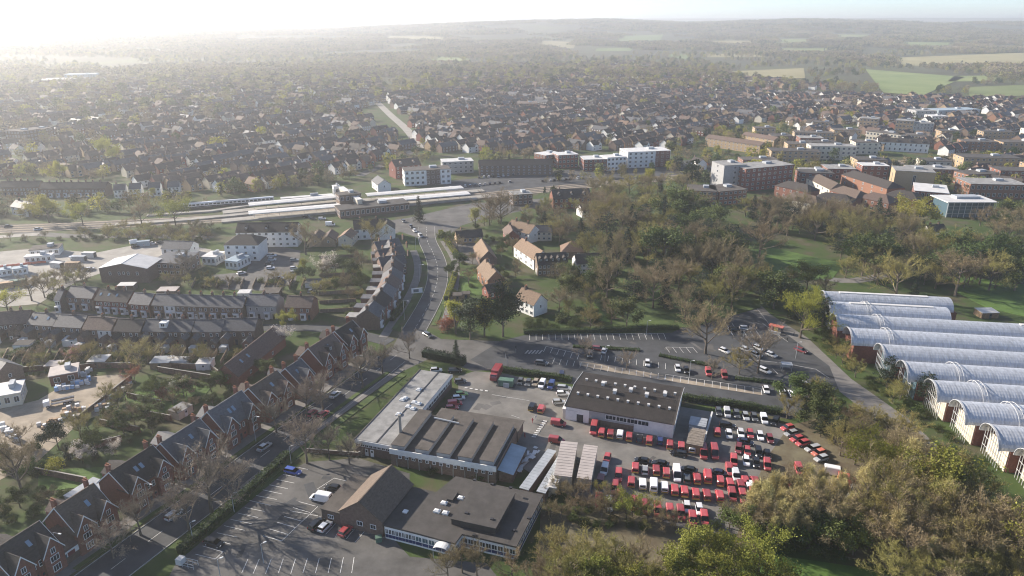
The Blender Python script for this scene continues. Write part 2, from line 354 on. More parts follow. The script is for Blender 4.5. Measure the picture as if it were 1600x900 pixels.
strip('railway_bed', [(-120,362),(100,354),(380,340),(620,320),(850,296),(1150,268),(1500,248),(1700,238)], 17, 'ballast')
strip('back_lane', [(10,596),(60,588),(140,574),(200,570)], 3.5, 'earth')
strip('road', [(80,488),(240,508),(400,512),(520,512),(610,535)], 6, 'asphalt')
strip('road', [(700,212),(660,225),(640,240),(590,262),(560,275)], 8, 'asphalt_worn')
strip('road', [(655,232),(640,205),(610,180),(590,160)], 9, 'concrete')
strip('road', [(290,180),(170,195),(95,165),(0,125),(-60,105)], 14, 'concrete')
strip('road', [(1130,300),(1100,330),(1075,350)], 9, 'asphalt_worn')
sheet('lawn', [(1140,378),(1210,388),(1320,412),(1300,436),(1200,440),(1130,430)], 'lawn')
sheet('lawn', [(1500,430),(1600,445),(1620,500),(1540,480),(1490,455)], 'lawn')
sheet('lawn', [(715,425),(755,420),(775,440),(765,460),(722,462)], 'lawn')
sheet('lawn', [(925,455),(1000,490),(1000,512),(930,500)], 'lawn')
sheet('lawn', [(1150,860),(1210,868),(1330,885),(1420,905),(1420,930),(1100,930)], 'lawn')
sheet('lawn', [(1560,380),(1620,382),(1620,395),(1570,392)], 'lawn')
sheet('lawn', [(190,615),(290,600),(330,605),(310,632),(240,655),(205,640)], 'lawn')
sheet('lawn', [(60,735),(170,730),(180,755),(60,770)], 'lawn')
# repair patches in the tarmac
pq = random.Random(4)
for par, poly, n in ((CP, [(820,535),(1060,530),(1230,560),(1180,590),(900,575)], 16), (DY, [(740,600),(880,640),(1200,720),(1000,770),(860,700),(740,640)], 18), (OP, [(330,870),(470,740),(540,740),(500,860)], 12)):
    ws = [P(*q) for q in poly]; mb = MB()
    for _ in range(n):
        a, b, c_ = pq.random(), pq.random(), pq.randrange(len(ws)); q = ws[c_].lerp(ws[(c_+2) % len(ws)], a).lerp(ws[(c_+1) % len(ws)], b*.6); s_ = pq.uniform(.6, 3.5); t_ = pq.uniform(.5, 1.6); an = pq.uniform(0, 3); e1 = Vector((math.cos(an), math.sin(an), 0))*s_; e2 = Vector((-math.sin(an), math.cos(an), 0))*t_; z_ = .045+.0007*_
        mb.face([(k.x, k.y, z_) for k in (q-e1-e2, q+e1-e2, q+e1+e2, q-e1+e2)])
    mb.build('tarmac_patches', M['asphalt_worn'] if par is not OP else M['asphalt'], par)
# painted markings: one flat sheet of paint for each surface
def marks(parent, name, segs, w=.1, z=.03):
    mb = MB()
    for a, b in segs:
        a, b = Vector(a), Vector(b); d = b-a
        if d.length < .05: continue
        n = Vector((-d.y, d.x, 0)).normalized()*w/2
        mb.face([(p.x, p.y, z) for p in (a-n, b-n, b+n, a+n)])
    return mb.build(name, M['white_line'], parent)
def bays(a, b, depth_px, n, base=True):
    """n bays between pixels a and b, lines drawn towards depth_px (a pixel opposite a)"""
    A, B, Cc = P(*a), P(*b), P(*depth_px); dv = Cc-A; out = []
    for i in range(n+1):
        p = A.lerp(B, i/n); out.append((p, p+dv))
    if base: out.append((A, B))
    return out
z3 = zc(260, 700, 4.5)
seg = bays(z3(205,748), z3(990,130), z3(350,785), 13, False)
seg = [(P(*z3(*a)), P(*z3(*b))) for a, b in [((255,690),(395,730)),((355,597),(500,628)),((405,547),(550,580)),((452,503),(600,533)),((505,460),(645,490)),((552,420),(690,447)),((585,370),(733,405)),((630,335),(775,363)),((677,295),(815,325)),((725,260),(855,288)),((775,222),(900,248)),((820,187),(940,210)),((915,135),(995,152)),((205,748),(345,782)),((345,782),(400,728)),((410,665),(450,678))]]
seg += [(P(*z3(*a)), P(*z3(*b))) for a, b in [((680,618),(810,655)),((725,570),(860,610)),((778,523),(905,560)),((828,482),(950,515)),((870,443),(1065,478)),((890,420),(1010,455)),((810,655),(1065,412)),((930,378),(1050,410)),((1060,290),(1180,213)),((1180,213),(1285,237)),((1120,608),(1200,522)),((1185,630),(1215,585)),((1265,640),(1335,555)),((1325,665),(1400,580))]]
seg += [(P(*z3(*a)), P(*z3(*b))) for a, b in [((530,880),(573,783)),((610,885),(653,782)),((697,885),(738,782)),((787,882),(822,780)),((875,885),(908,780)),((960,880),(992,778)),((1048,880),(1075,776)),((1137,880),(1160,776)),((1222,880),(1245,770)),((1303,880),(1320,768))]]
marks(OP, 'bay_lines', seg, .13, .06)
z5 = zc(780, 480, 6); z6 = zc(1040, 460, 5.625)
seg = bays(z5(285,255), z5(1540,248), z5(285,312), 21)
seg += bays(z5(440,370), z5(750,440), z5(415,420), 5) + bays(z5(960,450), z5(1560,530), z5(950,500), 9, False)
seg += bays(z5(520,480), z5(1560,630), z5(500,530), 16, False) + bays(z6(0,705), z6(840,830), z6(-10,755), 12)
seg += bays(z6(0,465), z6(240,470), z6(35,512), 4) + bays(z6(520,240), z6(780,300), z6(600,372), 4, False)
seg += [(P(*z6(*a)), P(*z6(*b))) for a, b in [((450,110),(780,95)),((780,95),(1010,395)),((850,255),(1075,420)),((545,300),(600,372)),((540,475),(900,480)),((560,560),(980,600)),((1000,600),(1320,660)),((1320,660),(1440,740)),((940,655),(985,700))]]
for i in range(5):
    a = P(*z5(240+32*i, 438)); b = P(*z5(270+32*i, 405)); seg += [(a+(b-a)*.0, b), (a+Vector((.35,0,0)), b+Vector((.35,0,0)))]
marks(CP, 'bay_lines', seg, .14, .12)
zb = zc(540, 570, 5.293); seg = []
for i in range(5):
    p = P(*zb(985+42*i, 193+6*i)); seg.append((p, p+Vector((.9, -.25, 0))))
for i in range(9):
    p = P(*zc(800,650,3.6)(175-8*i, 30+11*i)); seg.append((p, p+Vector((1.1, -.2, 0))))
seg2 = [(P(*zb(1210,250)), P(*zb(1520,300))), (P(*zb(1370,420)), P(*zb(1440,445)))]
marks(DY, 'crossing_marks', seg, .55, .16); marks(DY, 'yard_lines', seg2, .13, .165)
# centre lines of the two roads
ra = smooth(ROAD_A, 3); seg = []
acc = 0
for a, b in zip(ra, ra[1:]):
    d = (b-a); L_ = d.length; s = 0
    while s < L_:
        if (acc+s) % 9 < 4: seg.append((a+d*(s/L_), a+d*(min(L_, s+1)/L_)))
        s += 1
    acc += L_
rs = smooth(ROAD_S[1:], 3)
for a, b in list(zip(rs, rs[1:]))[::2]: seg.append((a, b))
o = marks(None, 'road_markings', seg, .13, .035); tag(o, kind='structure')
for off, nm in ((5.25, 'kerb'), (-5.25, 'kerb')):
    ln = []
    for i, p in enumerate(ra):
        a = ra[max(0, i-1)]; b = ra[min(len(ra)-1, i+1)]; d = (b-a).normalized(); ln.append((p.x-d.y*off, p.y+d.x*off))
    strip(nm, ln[:-6], .2, 'kerb', z=0, h=.13, px=False, sm=0)
for off in (4.5, -4.5):
    ln = []
    for i, p in enumerate(rs):
        a = rs[max(0, i-1)]; b = rs[min(len(rs)-1, i+1)]; d = (b-a).normalized(); ln.append((p.x-d.y*off, p.y+d.x*off))
    strip('kerb', ln, .2, 'kerb', z=0, h=.13, px=False, sm=0)
# far fields lie on the terrain
def field(pts, matk):
    c = [PT(x, y) for x, y in pts]; n = 10; mb = MB(); g = []
    for j in range(n+1):
        for i in range(n+1):
            u, w = i/n, j/n; p = (c[0]*(1-u)+c[1]*u)*(1-w)+(c[3]*(1-u)+c[2]*u)*w; g.append((p.x, p.y, hill(p.x, p.y)+.8))
    mb.v = g; mb.f = [(j*(n+1)+i, j*(n+1)+i+1, (j+1)*(n+1)+i+1, (j+1)*(n+1)+i) for j in range(n) for i in range(n)]; mb.m = [0]*len(mb.f)
    tag(mb.build('field', M[matk]), kind='structure')
for pts, k in [([(1380,146),(1442,150),(1508,121),(1352,109)],'field'), ([(1150,125),(1258,123),(1256,107),(1142,112)],'field_tan'), ([(1385,103),(1600,105),(1640,82),(1400,91)],'field_tan'),
    ([(1215,83),(1300,83),(1302,76),(1218,76)],'field'), ([(1395,75),(1490,75),(1500,67),(1415,66)],'field'), ([(835,73),(896,76),(902,66),(842,64)],'field_tan'),
    ([(970,66),(1032,63),(1036,54),(962,57)],'field'), ([(930,81),(985,80),(990,75),(932,76)],'field'), ([(1045,90),(1075,93),(1082,86),(1042,85)],'field'), ([(1105,90),(1195,89),(1200,84),(1102,85)],'field_tan'),
    ([(540,110),(595,111),(600,105),(538,104)],'field'), ([(665,97),(730,100),(735,92),(672,88)],'field'), ([(880,132),(928,133),(932,121),(882,119)],'field'), ([(1515,152),(1640,150),(1640,132),(1512,137)],'field'),
    ([(1208,70),(1262,70),(1262,62),(1212,61)],'field'), ([(40,120),(98,118),(100,108),(55,110)],'field'), ([(1480,128),(1560,128),(1570,118),(1490,120)],'field'), ([(600,62),(700,64),(700,58),(610,57)],'field_tan'), ([(1100,70),(1180,70),(1185,64),(1105,64)],'field_tan'), ([(1300,60),(1360,61),(1365,55),(1310,54)],'field')]:
    field(pts, k)
# the air: one closed box of thin even haze round everything
hz = MB(); hz.box((0, 7000, 84.0), (32000, 15400, 176.0))
m = bpy.data.materials.new('haze'); m.use_nodes = True; m.node_tree.nodes.clear()
pv = m.node_tree.nodes.new('ShaderNodeVolumePrincipled'); mo = m.node_tree.nodes.new('ShaderNodeOutputMaterial')
pv.inputs['Color'].default_value = (0.95, 0.97, 1.0, 1); pv.inputs['Density'].default_value = 0.00019; pv.inputs['Anisotropy'].default_value = 0.5
m.node_tree.links.new(pv.outputs[0], mo.inputs['Volume'])
tag(hz.build('haze', m), kind='stuff')
# ================================================================ tree models (each built once; every tree is a copy of trunk + crown)
def grow(seed, h, spread, upright=0.35, nl=7, nb=6, ns=5, base=.28, lean=0.0, wild=1.0):
    """skeleton of a broadleaf tree: tubes for limbs, and the list of fine branch segments"""
    g = random.Random(seed); thick, mid, fine = [], [], []
    tr = max(.12, h*.022)
    top = Vector((g.uniform(-.3,.3)*lean, g.uniform(-.3,.3)*lean, h*base))
    thick.append((Vector((0,0,-.2)), top, tr*1.25, tr*.9))
    lead = top+Vector((g.uniform(-.4,.4), g.uniform(-.4,.4), h*.42)); thick.append((top, lead, tr*.85, tr*.35))
    def rdir(d, amt):
        v = Vector((g.gauss(0,1), g.gauss(0,1), g.gauss(0,1))).normalized(); return (d+v*amt).normalized()
    for i in range(nl):
        t = g.uniform(.1, 1) if i > 1 else .05
        s = top.lerp(lead, t) if i > 1 else top
        a = 2*math.pi*(i+g.uniform(-.3,.3))/nl*1.62
        el = upright+g.uniform(-.15,.35)+.55*t
        d = Vector((math.cos(a)*math.cos(el), math.sin(a)*math.cos(el), math.sin(el)))
        ln = (spread*.62*(1-.45*t))*g.uniform(.8,1.15)
        p1 = s+d*ln*.55; d2 = rdir(d+Vector((0,0,.25)), .25*wild); p2 = p1+d2*ln*.6
        thick.append((s, p1, tr*.55, tr*.36)); thick.append((p1, p2, tr*.36, tr*.16))
        for j in range(nb):
            u = g.uniform(.25,1.0); q = p1.lerp(p2, (u-.5)*2) if u > .5 else s.lerp(p1, u*2)
            e = rdir(d2+Vector((0,0,.3)), .75*wild); l2 = ln*g.uniform(.35,.6)
            q1 = q+e*l2; mid.append((q, q1, tr*.16, tr*.06))
            for k in range(ns):
                w = q.lerp(q1, g.uniform(.25,1)); e2 = rdir(e+Vector((0,0,.25)), .8*wild); l3 = l2*g.uniform(.35,.65)
                fine.append((w, w+e2*l3, e2))
    for j in range(nb):
        e = rdir(Vector((0,0,1)), .7); q = lead; q1 = q+e*h*.14; mid.append((q, q1, tr*.14, tr*.05))
        for k in range(ns):
            w = q.lerp(q1, g.uniform(.2,1)); e2 = rdir(e, .8); fine.append((w, w+e2*h*.09, e2))
    return thick, mid, fine, g
def tubes(mb, segs, n):
    for a, b, r0, r1 in segs: mb.tube(a, b, r0, r1, n, cap=False)
def needles(mb, segs, g, per, l, w):
    """fine twigs: slim three-cornered blades growing off each small branch"""
    for a, b, d in segs:
        n = len(mb.v); s = Vector((d.y, -d.x, .3)).normalized()*w*.8
        mb.v += [tuple(a-s), tuple(a+s), tuple(b)]; mb.f.append((n, n+1, n+2)); mb.m.append(mb.cur)
        for k in range(per):
            t = g.uniform(.15, 1); p = a.lerp(b, t)
            v = Vector((g.gauss(0,1), g.gauss(0,1), g.gauss(0,1)+.35)).normalized(); e = (d*.8+v).normalized()
            q = p+e*l*g.uniform(.5,1.2); s = e.cross(Vector((g.gauss(0,1), g.gauss(0,1), g.gauss(0,1)))).normalized()*w*.5
            n = len(mb.v); mb.v += [tuple(p-s), tuple(p+s), tuple(q)]; mb.f.append((n, n+1, n+2)); mb.m.append(mb.cur)
def leaves(mb, pts, g, n, r, size, flat=.0):
    for _ in range(n):
        p = pts[g.randrange(len(pts))]
        c = p+Vector((g.gauss(0,r), g.gauss(0,r), g.gauss(0,r*.8)))
        a = Vector((g.gauss(0,1), g.gauss(0,1), g.gauss(0,1))).normalized(); b = a.orthogonal().normalized()
        if flat: b = Vector((b.x, b.y, b.z*(1-flat))).normalized()
        s = size*g.uniform(.6,1.3); a, b = a*s*.5, b*s*.36
        mb.face([c-a, c-b, c+a, c+b])
TREE = {}
def add_tree(key, trunk, crown, h): TREE[key] = (trunk, crown, h)
def bare(key, seed, h, spread, matk, bark='bark', per=8, tl=.8, tw=.06, buds=1500, bs=.2, **kw):
    th, mi, fi, g = grow(seed, h, spread, **kw); a, b = MB(), MB()
    tubes(a, th, 6); tubes(b, mi, 3); needles(b, fi, g, per, tl, tw)
    tips = [s[0].lerp(s[1], q) for s in fi for q in (.5, 1)]; leaves(b, tips, g, buds, .5, bs)
    add_tree(key, a.mesh('trunk', M[bark]), b.mesh('crown', M[matk]), h)
def leafy(key, seed, h, spread, matk, n=4800, size=.46, r=.6, bark='bark', twigs=True, **kw):
    th, mi, fi, g = grow(seed, h, spread, nl=8, nb=5, ns=4, **kw); a, b = MB(), MB()
    tubes(a, th, 6); tubes(a, mi, 3)
    leaves(b, [s[1] for s in fi]+[s[0].lerp(s[1], .5) for s in fi], g, n, r, size)
    add_tree(key, a.mesh('trunk', M[bark]), b.mesh('crown', M[matk]), h)
for i in range(4): bare('bare%d' % i, 11+i, 13, 11.5, 'twig', nl=10, nb=8, ns=6, base=.2)
for i in range(2): bare('olive%d' % i, 31+i, 13, 11, 'twig_olive', nl=10, nb=8, ns=6, per=8, tl=.8, tw=.07, buds=2300, bs=.2, base=.16)
for i in range(2): bare('poplar%d' % i, 41+i, 15, 8.5, 'twig_pale', bark='bark_pale', upright=1.2, wild=.4, base=.10, nl=16, nb=7, ns=4, per=8, tl=1.3, tw=.06, buds=900, bs=.2)
for i in range(3): leafy('spring%d' % i, 51+i, 12, 10, 'leaf_spring', size=.42)
for i in range(2): leafy('green%d' % i, 61+i, 10, 9.5, 'leaf_green', n=4600, size=.5, r=.7)
for i in range(2): leafy('willow%d' % i, 71+i, 14, 7, 'leaf_yellow', n=4200, size=.38, upright=.7, base=.16)
leafy('blossom', 81, 6, 6.5, 'blossom_white', n=2600, size=.26, r=.35)
def conifer(key, seed, h, w, matk, tiers=16, droop=.25, cedar=False):
    g = random.Random(seed); a, b = MB(), MB(); a.tube((0,0,-.2), (0,0,h*.95), h*.02, .04, 6, cap=False)
    for t in range(tiers):
        u = (t+.5)/tiers; z = h*(.10+.88*u) if not cedar else h*(.28+.70*u)
        rad = w/2*((1-u)**.8*1.0+.06) if not cedar else w/2*math.sqrt(max(.05, 1-(u*.92)**2))*g.uniform(.7,1.1)
        nbr = int(6+8*(1-u))
        for k in range(nbr):
            an = g.uniform(0, 6.283); L_ = rad*g.uniform(.7,1.1); e = Vector((math.cos(an), math.sin(an), -droop if not cedar else .08)).normalized()
            a.tube((0,0,z), Vector((0,0,z))+e*L_*.9, .05, .015, 3, cap=False)
            for q in range(int(5+L_*4.5)):
                s = g.uniform(.2,1); c = Vector((0,0,z))+e*L_*s+Vector((g.gauss(0,.22), g.gauss(0,.22), g.gauss(0,.14)))
                sz = g.uniform(.35,.75); n1 = Vector((g.gauss(0,1), g.gauss(0,1), g.gauss(0,.5))).normalized()*sz*.5; n2 = Vector((-n1.y, n1.x, g.gauss(0,.12)))*.6
                b.face([c-n1, c-n2, c+n1, c+n2])
    add_tree(key, a.mesh('trunk', M['bark']), b.mesh('crown', M[matk]), h)
for i in range(2): conifer('conifer%d' % i, 91+i, 13, 6.5, 'leaf_dark', 20)
for i in range(2): conifer('cedar%d' % i, 95+i, 14, 10, 'leaf_dark', 11, cedar=True)
def bush(key, seed, h, w, matk, n=1300, size=.3):
    g = random.Random(seed); a, b = MB(), MB(); pts = []
    for k in range(7):
        an = g.uniform(0, 6.28); e = Vector((math.cos(an)*w*.3, math.sin(an)*w*.3, h*g.uniform(.45,.8))); a.tube((0,0,-.05), e, .05, .02, 3, cap=False); pts.append(e)
    for k in range(16):
        an = g.uniform(0,6.28); rr = math.sqrt(g.random())*w*.4; pts.append(Vector((math.cos(an)*rr, math.sin(an)*rr, h*g.uniform(.15,.8)*(1-.5*(rr/(w*.5))**2))))
    leaves(b, pts, g, n, w*.11, size); add_tree(key, a.mesh('trunk', M['bark']), b.mesh('crown', M[matk]), h)
for i in range(3): bush('bush%d' % i, 101+i, 3.0, 4.0, 'leaf_green')
# light models for trees half a kilometre and more away
def fartree(key, seed, h, w, matk, n=260, size=1.5, cone=False):
    g = random.Random(seed); a, b = MB(), MB(); a.tube((0,0,-.3), (0,0,h*.5), .3, .15, 4, cap=False); pts = []
    for k in range(26):
        an = g.uniform(0,6.28); u = g.uniform(.2,1); rr = math.sqrt(g.random())*w*.42*((1-u)*1.1 if cone else math.sqrt(max(.1, 1-((u-.55)/.5)**2))); pts.append(Vector((math.cos(an)*rr, math.sin(an)*rr, h*u*.93)))
    leaves(b, pts, g, n, w*.085, size); add_tree(key, a.mesh('trunk', M['bark']), b.mesh('crown', M[matk]), h)
for i in range(3): fartree('fbare%d' % i, 111+i, 12, 10, 'twig', 520, .75)
for i in range(2): fartree('folive%d' % i, 116+i, 12, 10, 'twig_olive', 460, .9)
for i in range(2): fartree('fgreen%d' % i, 121+i, 10, 9, 'leaf_green', 380, 1.2)
fartree('fspring0', 126, 11, 9.5, 'leaf_yellow', 380, 1.1); fartree('fdark0', 127, 14, 8, 'leaf_dark', 340, 1.3, True); fartree('fdark1', 128, 12, 10, 'leaf_dark', 360, 1.3)
# blobs of a far wood, a few dozen faces each
for i in range(3): fartree('wood%d' % i, 131+i, 11, 11, ['twig', 'twig_olive', 'leaf_green'][i], 46, 3.6)
TREE_NAME = {'bare': 'bare_tree', 'olive': 'budding_tree', 'poplar': 'poplar_tree', 'spring': 'spring_tree', 'green': 'leafy_tree', 'willow': 'willow_tree', 'blossom': 'blossom_tree', 'conifer': 'conifer_tree', 'cedar': 'cedar_tree', 'bush': 'bush', 'fbare': 'bare_tree', 'folive': 'budding_tree', 'fgreen': 'leafy_tree', 'fspring': 'spring_tree', 'fdark': 'evergreen_tree'}
LOOK = {'bare': 'bare brown tree', 'olive': 'budding olive-brown tree', 'poplar': 'tall pale bare poplar', 'spring': 'fresh green tree', 'green': 'bushy green tree', 'willow': 'yellow-green weeping tree', 'blossom': 'small blossoming tree', 'conifer': 'dark pointed conifer', 'cedar': 'dark spreading cedar', 'bush': 'rounded green bush', 'fbare': 'bare brown tree', 'folive': 'budding olive tree', 'fgreen': 'bushy green tree', 'fspring': 'yellow-green tree', 'fdark': 'dark evergreen tree'}
def tree(key, x, y, h, label, group, px=True, crown=None, wide=1.0, cat=None, trunk=None, name=None):
    kk = key.rstrip('0123456789'); tm, cm, h0 = TREE[key]; p = P(x, y) if px else Vector((x, y, 0)); s = h/h0
    r = empty(name or TREE_NAME[kk], p, rnd.uniform(0, 6.283)); r.scale = (s*wide, s*wide, s)
    mobj('trunk', tm, r, mat=M[trunk] if trunk else None); mobj('crown', cm, r, mat=M[crown] if crown else None)
    return tag(r, label, cat or ('bush' if kk == 'bush' else 'tree'), group)
def tree_row(items, where, group, base=0, **kw):
    """items: (key, px x, px y, height); the label carries look, place and count within the row"""
    n = {}
    for key, x, y, h in items:
        kk = LOOK[key.rstrip('0123456789')]; i = n.get(kk, 0); n[kk] = i+1
    seen = {}
    for key, x, y, h in sorted(items, key=lambda q: q[1]):
        kk = LOOK[key.rstrip('0123456789')]; i = seen.get(kk, 0); seen[kk] = i+1
        lab = '%s %s' % (kk, where) if n[kk] == 1 else '%s %s, %s from left' % (kk, where, ordw(i))
        tree(key, x, y, h, lab, group, **kw)
# hedges: a leafy body with a real height, one object each
def hedge(name, pts, w, h, label, px=True, matk='leaf_hedge', group='clipped hedges', dens=26):
    g = random.Random(len(pts)*17+int(pts[0][0]*7)); mb = MB(); co = MB(); line = [P(*p) if px else Vector((p[0], p[1], 0)) for p in pts]
    for a, b in zip(line, line[1:]):
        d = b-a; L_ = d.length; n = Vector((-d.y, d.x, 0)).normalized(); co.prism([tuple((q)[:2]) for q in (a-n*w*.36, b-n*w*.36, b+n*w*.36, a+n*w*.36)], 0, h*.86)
        for k in range(int(L_*(w+2*h)*dens/2.2)):
            t = g.random(); s = g.random()*(w+2*h); base = a+d*t
            hh = h*(1+.12*math.sin(t*L_*.9+a.x)); 
            if s < h: q = base-n*(w/2+g.gauss(0,.07))+Vector((0,0,s))
            elif s < h+w: q = base+n*(s-h-w/2)+Vector((0,0,hh+g.gauss(0,.09)))
            else: q = base+n*(w/2+g.gauss(0,.07))+Vector((0,0,s-h-w))
            u = Vector((g.gauss(0,1), g.gauss(0,1), g.gauss(0,1))).normalized(); v = u.orthogonal().normalized(); z = g.uniform(.2,.42); u, v = u*z*.5, v*z*.38
            mb.face([q-u, q-v, q+u, q+v])
    mid = sum(line, Vector())/len(line); r = empty(name, (mid.x, mid.y, 0))
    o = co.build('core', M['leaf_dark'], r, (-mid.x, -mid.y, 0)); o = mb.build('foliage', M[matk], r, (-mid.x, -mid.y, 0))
    return tag(r, label, 'hedge', group)
# ================================================================ buildings
_wc = {}
FOOT = []      # house footprints, kept free of trees: x, y, turn, half width, half depth
def win_mesh(w, h, style):
    k = (round(w,2), round(h,2), style)
    if k not in _wc:
        f = MB(); t = .09
        f.box((-w/2+t/2, 0, h/2), (t, .12, h)); f.box((w/2-t/2, 0, h/2), (t, .12, h)); f.box((0, 0, t/2), (w-2*t, .12, t)); f.box((0, 0, h-t/2), (w-2*t, .12, t))
        if style == 'sash': f.box((0, .01, h*.5), (w-2*t, .08, .06))
        if style == 'twin': f.box((0, .01, h*.5), (.07, .08, h-2*t))
        if style == 'triple': f.box((-w/6, .01, h*.5), (.07, .08, h-2*t)); f.box((w/6, .01, h*.5), (.07, .08, h-2*t))
        g = MB(); g.box((0, .02, h/2), (w-.1, .05, h-.1))
        _wc[k] = (f.mesh('window', M['frame_white']), g.mesh('pane', M['pane']))
    return _wc[k]
def window(parent, x, y, z, w=1.0, h=1.3, rz=0.0, style='sash', frame=None, pane=None, name='window'):
    """front face looks along local -y when rz = 0"""
    a, b = win_mesh(w, h, style)
    o = mobj(name, a, parent, (x, y, z), rz, mat=frame); mobj('pane', b, o, mat=pane); return o
_dc = {}
def door(parent, x, y, z=0, rz=0, mk='car_navy', w=.95, h=2.1):
    if mk not in _dc:
        f = MB(); f.box((0, 0, h/2), (w, .1, h)); _dc[mk] = f.mesh('door', M[mk])
        s = MB(); s.box((0, -.03, h*.72), (w*.55, .1, h*.3)); _dc[mk, 1] = s.mesh('door_light', M['pane'])
    o = mobj('door', _dc[mk], parent, (x, y, z), rz); mobj('door_light', _dc[mk, 1], o); return o
def chimney(parent, x, y, z0, z1, pots=4, w=.6, d=1.1, mk='brick_red', rz=0):
    c = MB(); c.box((0, 0, (z0+z1)/2), (w, d, z1-z0)); c.box((0, 0, z1+.06), (w+.16, d+.16, .14))
    o = c.build('chimney', M[mk], parent, (x, y, 0), rz); p = MB()
    for k in range(pots):
        p2 = MB(); yy = (k-(pots-1)/2)*d*.85/max(1, pots-.3); p2.tube((0, yy, z1+.1), (0, yy, z1+.55), .12, .1, 6); p2.build('chimney_pot', M['pot'], o)
    return o
def gable_shell(w, d, e, r, wallk, t_off=.0):
    """walls of a house: ridge along x, front at -y, eave height e, ridge height r"""
    m = MB(); x, y = w/2, d/2
    m.face([(-x,-y,0),(x,-y,0),(x,-y,e),(-x,-y,e)]); m.face([(x,y,0),(-x,y,0),(-x,y,e),(x,y,e)])
    m.face([(x,-y,0),(x,y,0),(x,y,e),(x,0,r),(x,-y,e)]); m.face([(-x,y,0),(-x,-y,0),(-x,-y,e),(-x,0,r),(-x,y,e)])
    return m
def gable_roof(w, d, e, r, ov=.35, og=.25, t=.16):
    m = MB(); s = (r-e)/(d/2); x = w/2+og; y = d/2+ov; ze = e-s*ov; k = .06
    m.slab((-x,-y,ze+k),(x,-y,ze+k),(x,0,r+k),(-x,0,r+k), t); m.slab((x,y,ze+k),(-x,y,ze+k),(-x,0,r+k),(x,0,r+k), t)
    m.box((0, 0, r+k+.02), (2*x-.01, .3, .14)); return m
def hip_roof(w, d, e, r, ov=.35, hip=None):
    m = MB(); x, y = w/2+ov, d/2+ov; hp = d/2 if hip is None else hip; a = w/2-hp
    A,B,C_,D_ = (-x,-y,e),(x,-y,e),(x,y,e),(-x,y,e); E_,F_ = (-a,0,r),(a,0,r)
    m.face([A,B,F_,E_]); m.face([C_,D_,E_,F_]); m.face([B,C_,F_]); m.face([D_,A,E_]); m.face([D_,C_,B,A]); return m
def barge(parent, w, d, e, r, ov=.35, og=.25, sides=(1,-1)):
    s = (r-e)/(d/2)
    for sx in sides:
        m = MB(); x = sx*(w/2+og+.03)
        for sy in (-1, 1):
            a, b = Vector((x, sy*(d/2+ov), e-s*ov-.14)), Vector((x, 0, r-.14)); q = [(x-.035, a.y, a.z), (x+.035, a.y, a.z), (x+.035, 0, b.z), (x-.035, 0, b.z)]
            n = len(m.v); m.v += q + [(p[0], p[1], p[2]+.36) for p in q]
            for f in [(0,1,2,3),(4,5,6,7),(0,1,5,4),(1,2,6,5),(2,3,7,6),(3,0,4,7)]: m.f.append(tuple(n+i for i in f)); m.m.append(0)
        m.build('bargeboard', M['frame_white'], parent)
def house(name, loc, rz, w, d, e, r, wallk, roofk, label, cat='house', group=None, win=None, back=None, chim=(), hip=None, dr=(), bay=(), barges=False, rlights=(), ends=0, chimk='brick_brown', pots=3):
    """win/back: rows of (x, z, w, h, style) on the front/back wall; chim: (x, y); rlights: (x, side) roof lights"""
    R_ = empty(name, (loc[0], loc[1], 0), rz); FOOT.append((loc[0], loc[1], rz, w/2+.8, d/2+(6 if name in ('villa','terrace_house','terrace') else .8)))
    if hip is None:
        gable_shell(w, d, e, r, wallk).build('wall', M[wallk], R_); gable_roof(w, d, e, r).build('roof', M[roofk], R_)
        if barges: barge(R_, w, d, e, r)
    else:
        m = MB(); m.box((0, 0, e/2), (w, d, e)); m.build('wall', M[wallk], R_); hip_roof(w, d, e, r, hip=hip).build('roof', M[roofk], R_)
    for x, z, ww, hh, st in (win or ()): window(R_, x, -d/2-.03, z, ww, hh, 0, st)
    for x, z, ww, hh, st in (back or ()): window(R_, x, d/2+.03, z, ww, hh, math.pi, st)
    for s in (1, -1):
        if ends & (1 if s > 0 else 2): window(R_, s*(w/2+.03), 0, e*.58, .9, 1.2, s*math.pi/2, 'sash')
    for x, mk in dr: door(R_, x, -d/2-.04, 0, 0, mk)
    for x in bay:
        b = MB(); b.prism([(x-1.15,-d/2),(x-.7,-d/2-.75),(x+.7,-d/2-.75),(x+1.15,-d/2)], 0, 2.55); b.prism([(x-1.3,-d/2),(x-.8,-d/2-.9),(x+.8,-d/2-.9),(x+1.3,-d/2)], 2.55, 2.75)
        o = b.build('bay_window', M['frame_white'], R_); g = MB(); g.box((x, -d/2-.76, 1.6), (1.2, .06, 1.25)); g.build('pane', M['pane'], o)
    for x, y in chim: chimney(R_, x, y, r-1.2-abs(y)*.5, r+1.15, pots, mk=chimk)
    for x, sd in rlights:
        s = (r-e)/(d/2); yy = sd*d*.23; m = MB(); zz = r-s*abs(yy)
        m.slab((x-.4, yy-.55*1, zz+.17-(-sd)*s*-.0+s*sd*.55*(1)), (x+.4, yy-.55, zz+.17+s*sd*.55), (x+.4, yy+.55, zz+.17-s*sd*.55), (x-.4, yy+.55, zz+.17-s*sd*.55), .08)
        m.build('roof_light', M['rooflight'], R_)
    return tag(R_, label, cat, group)
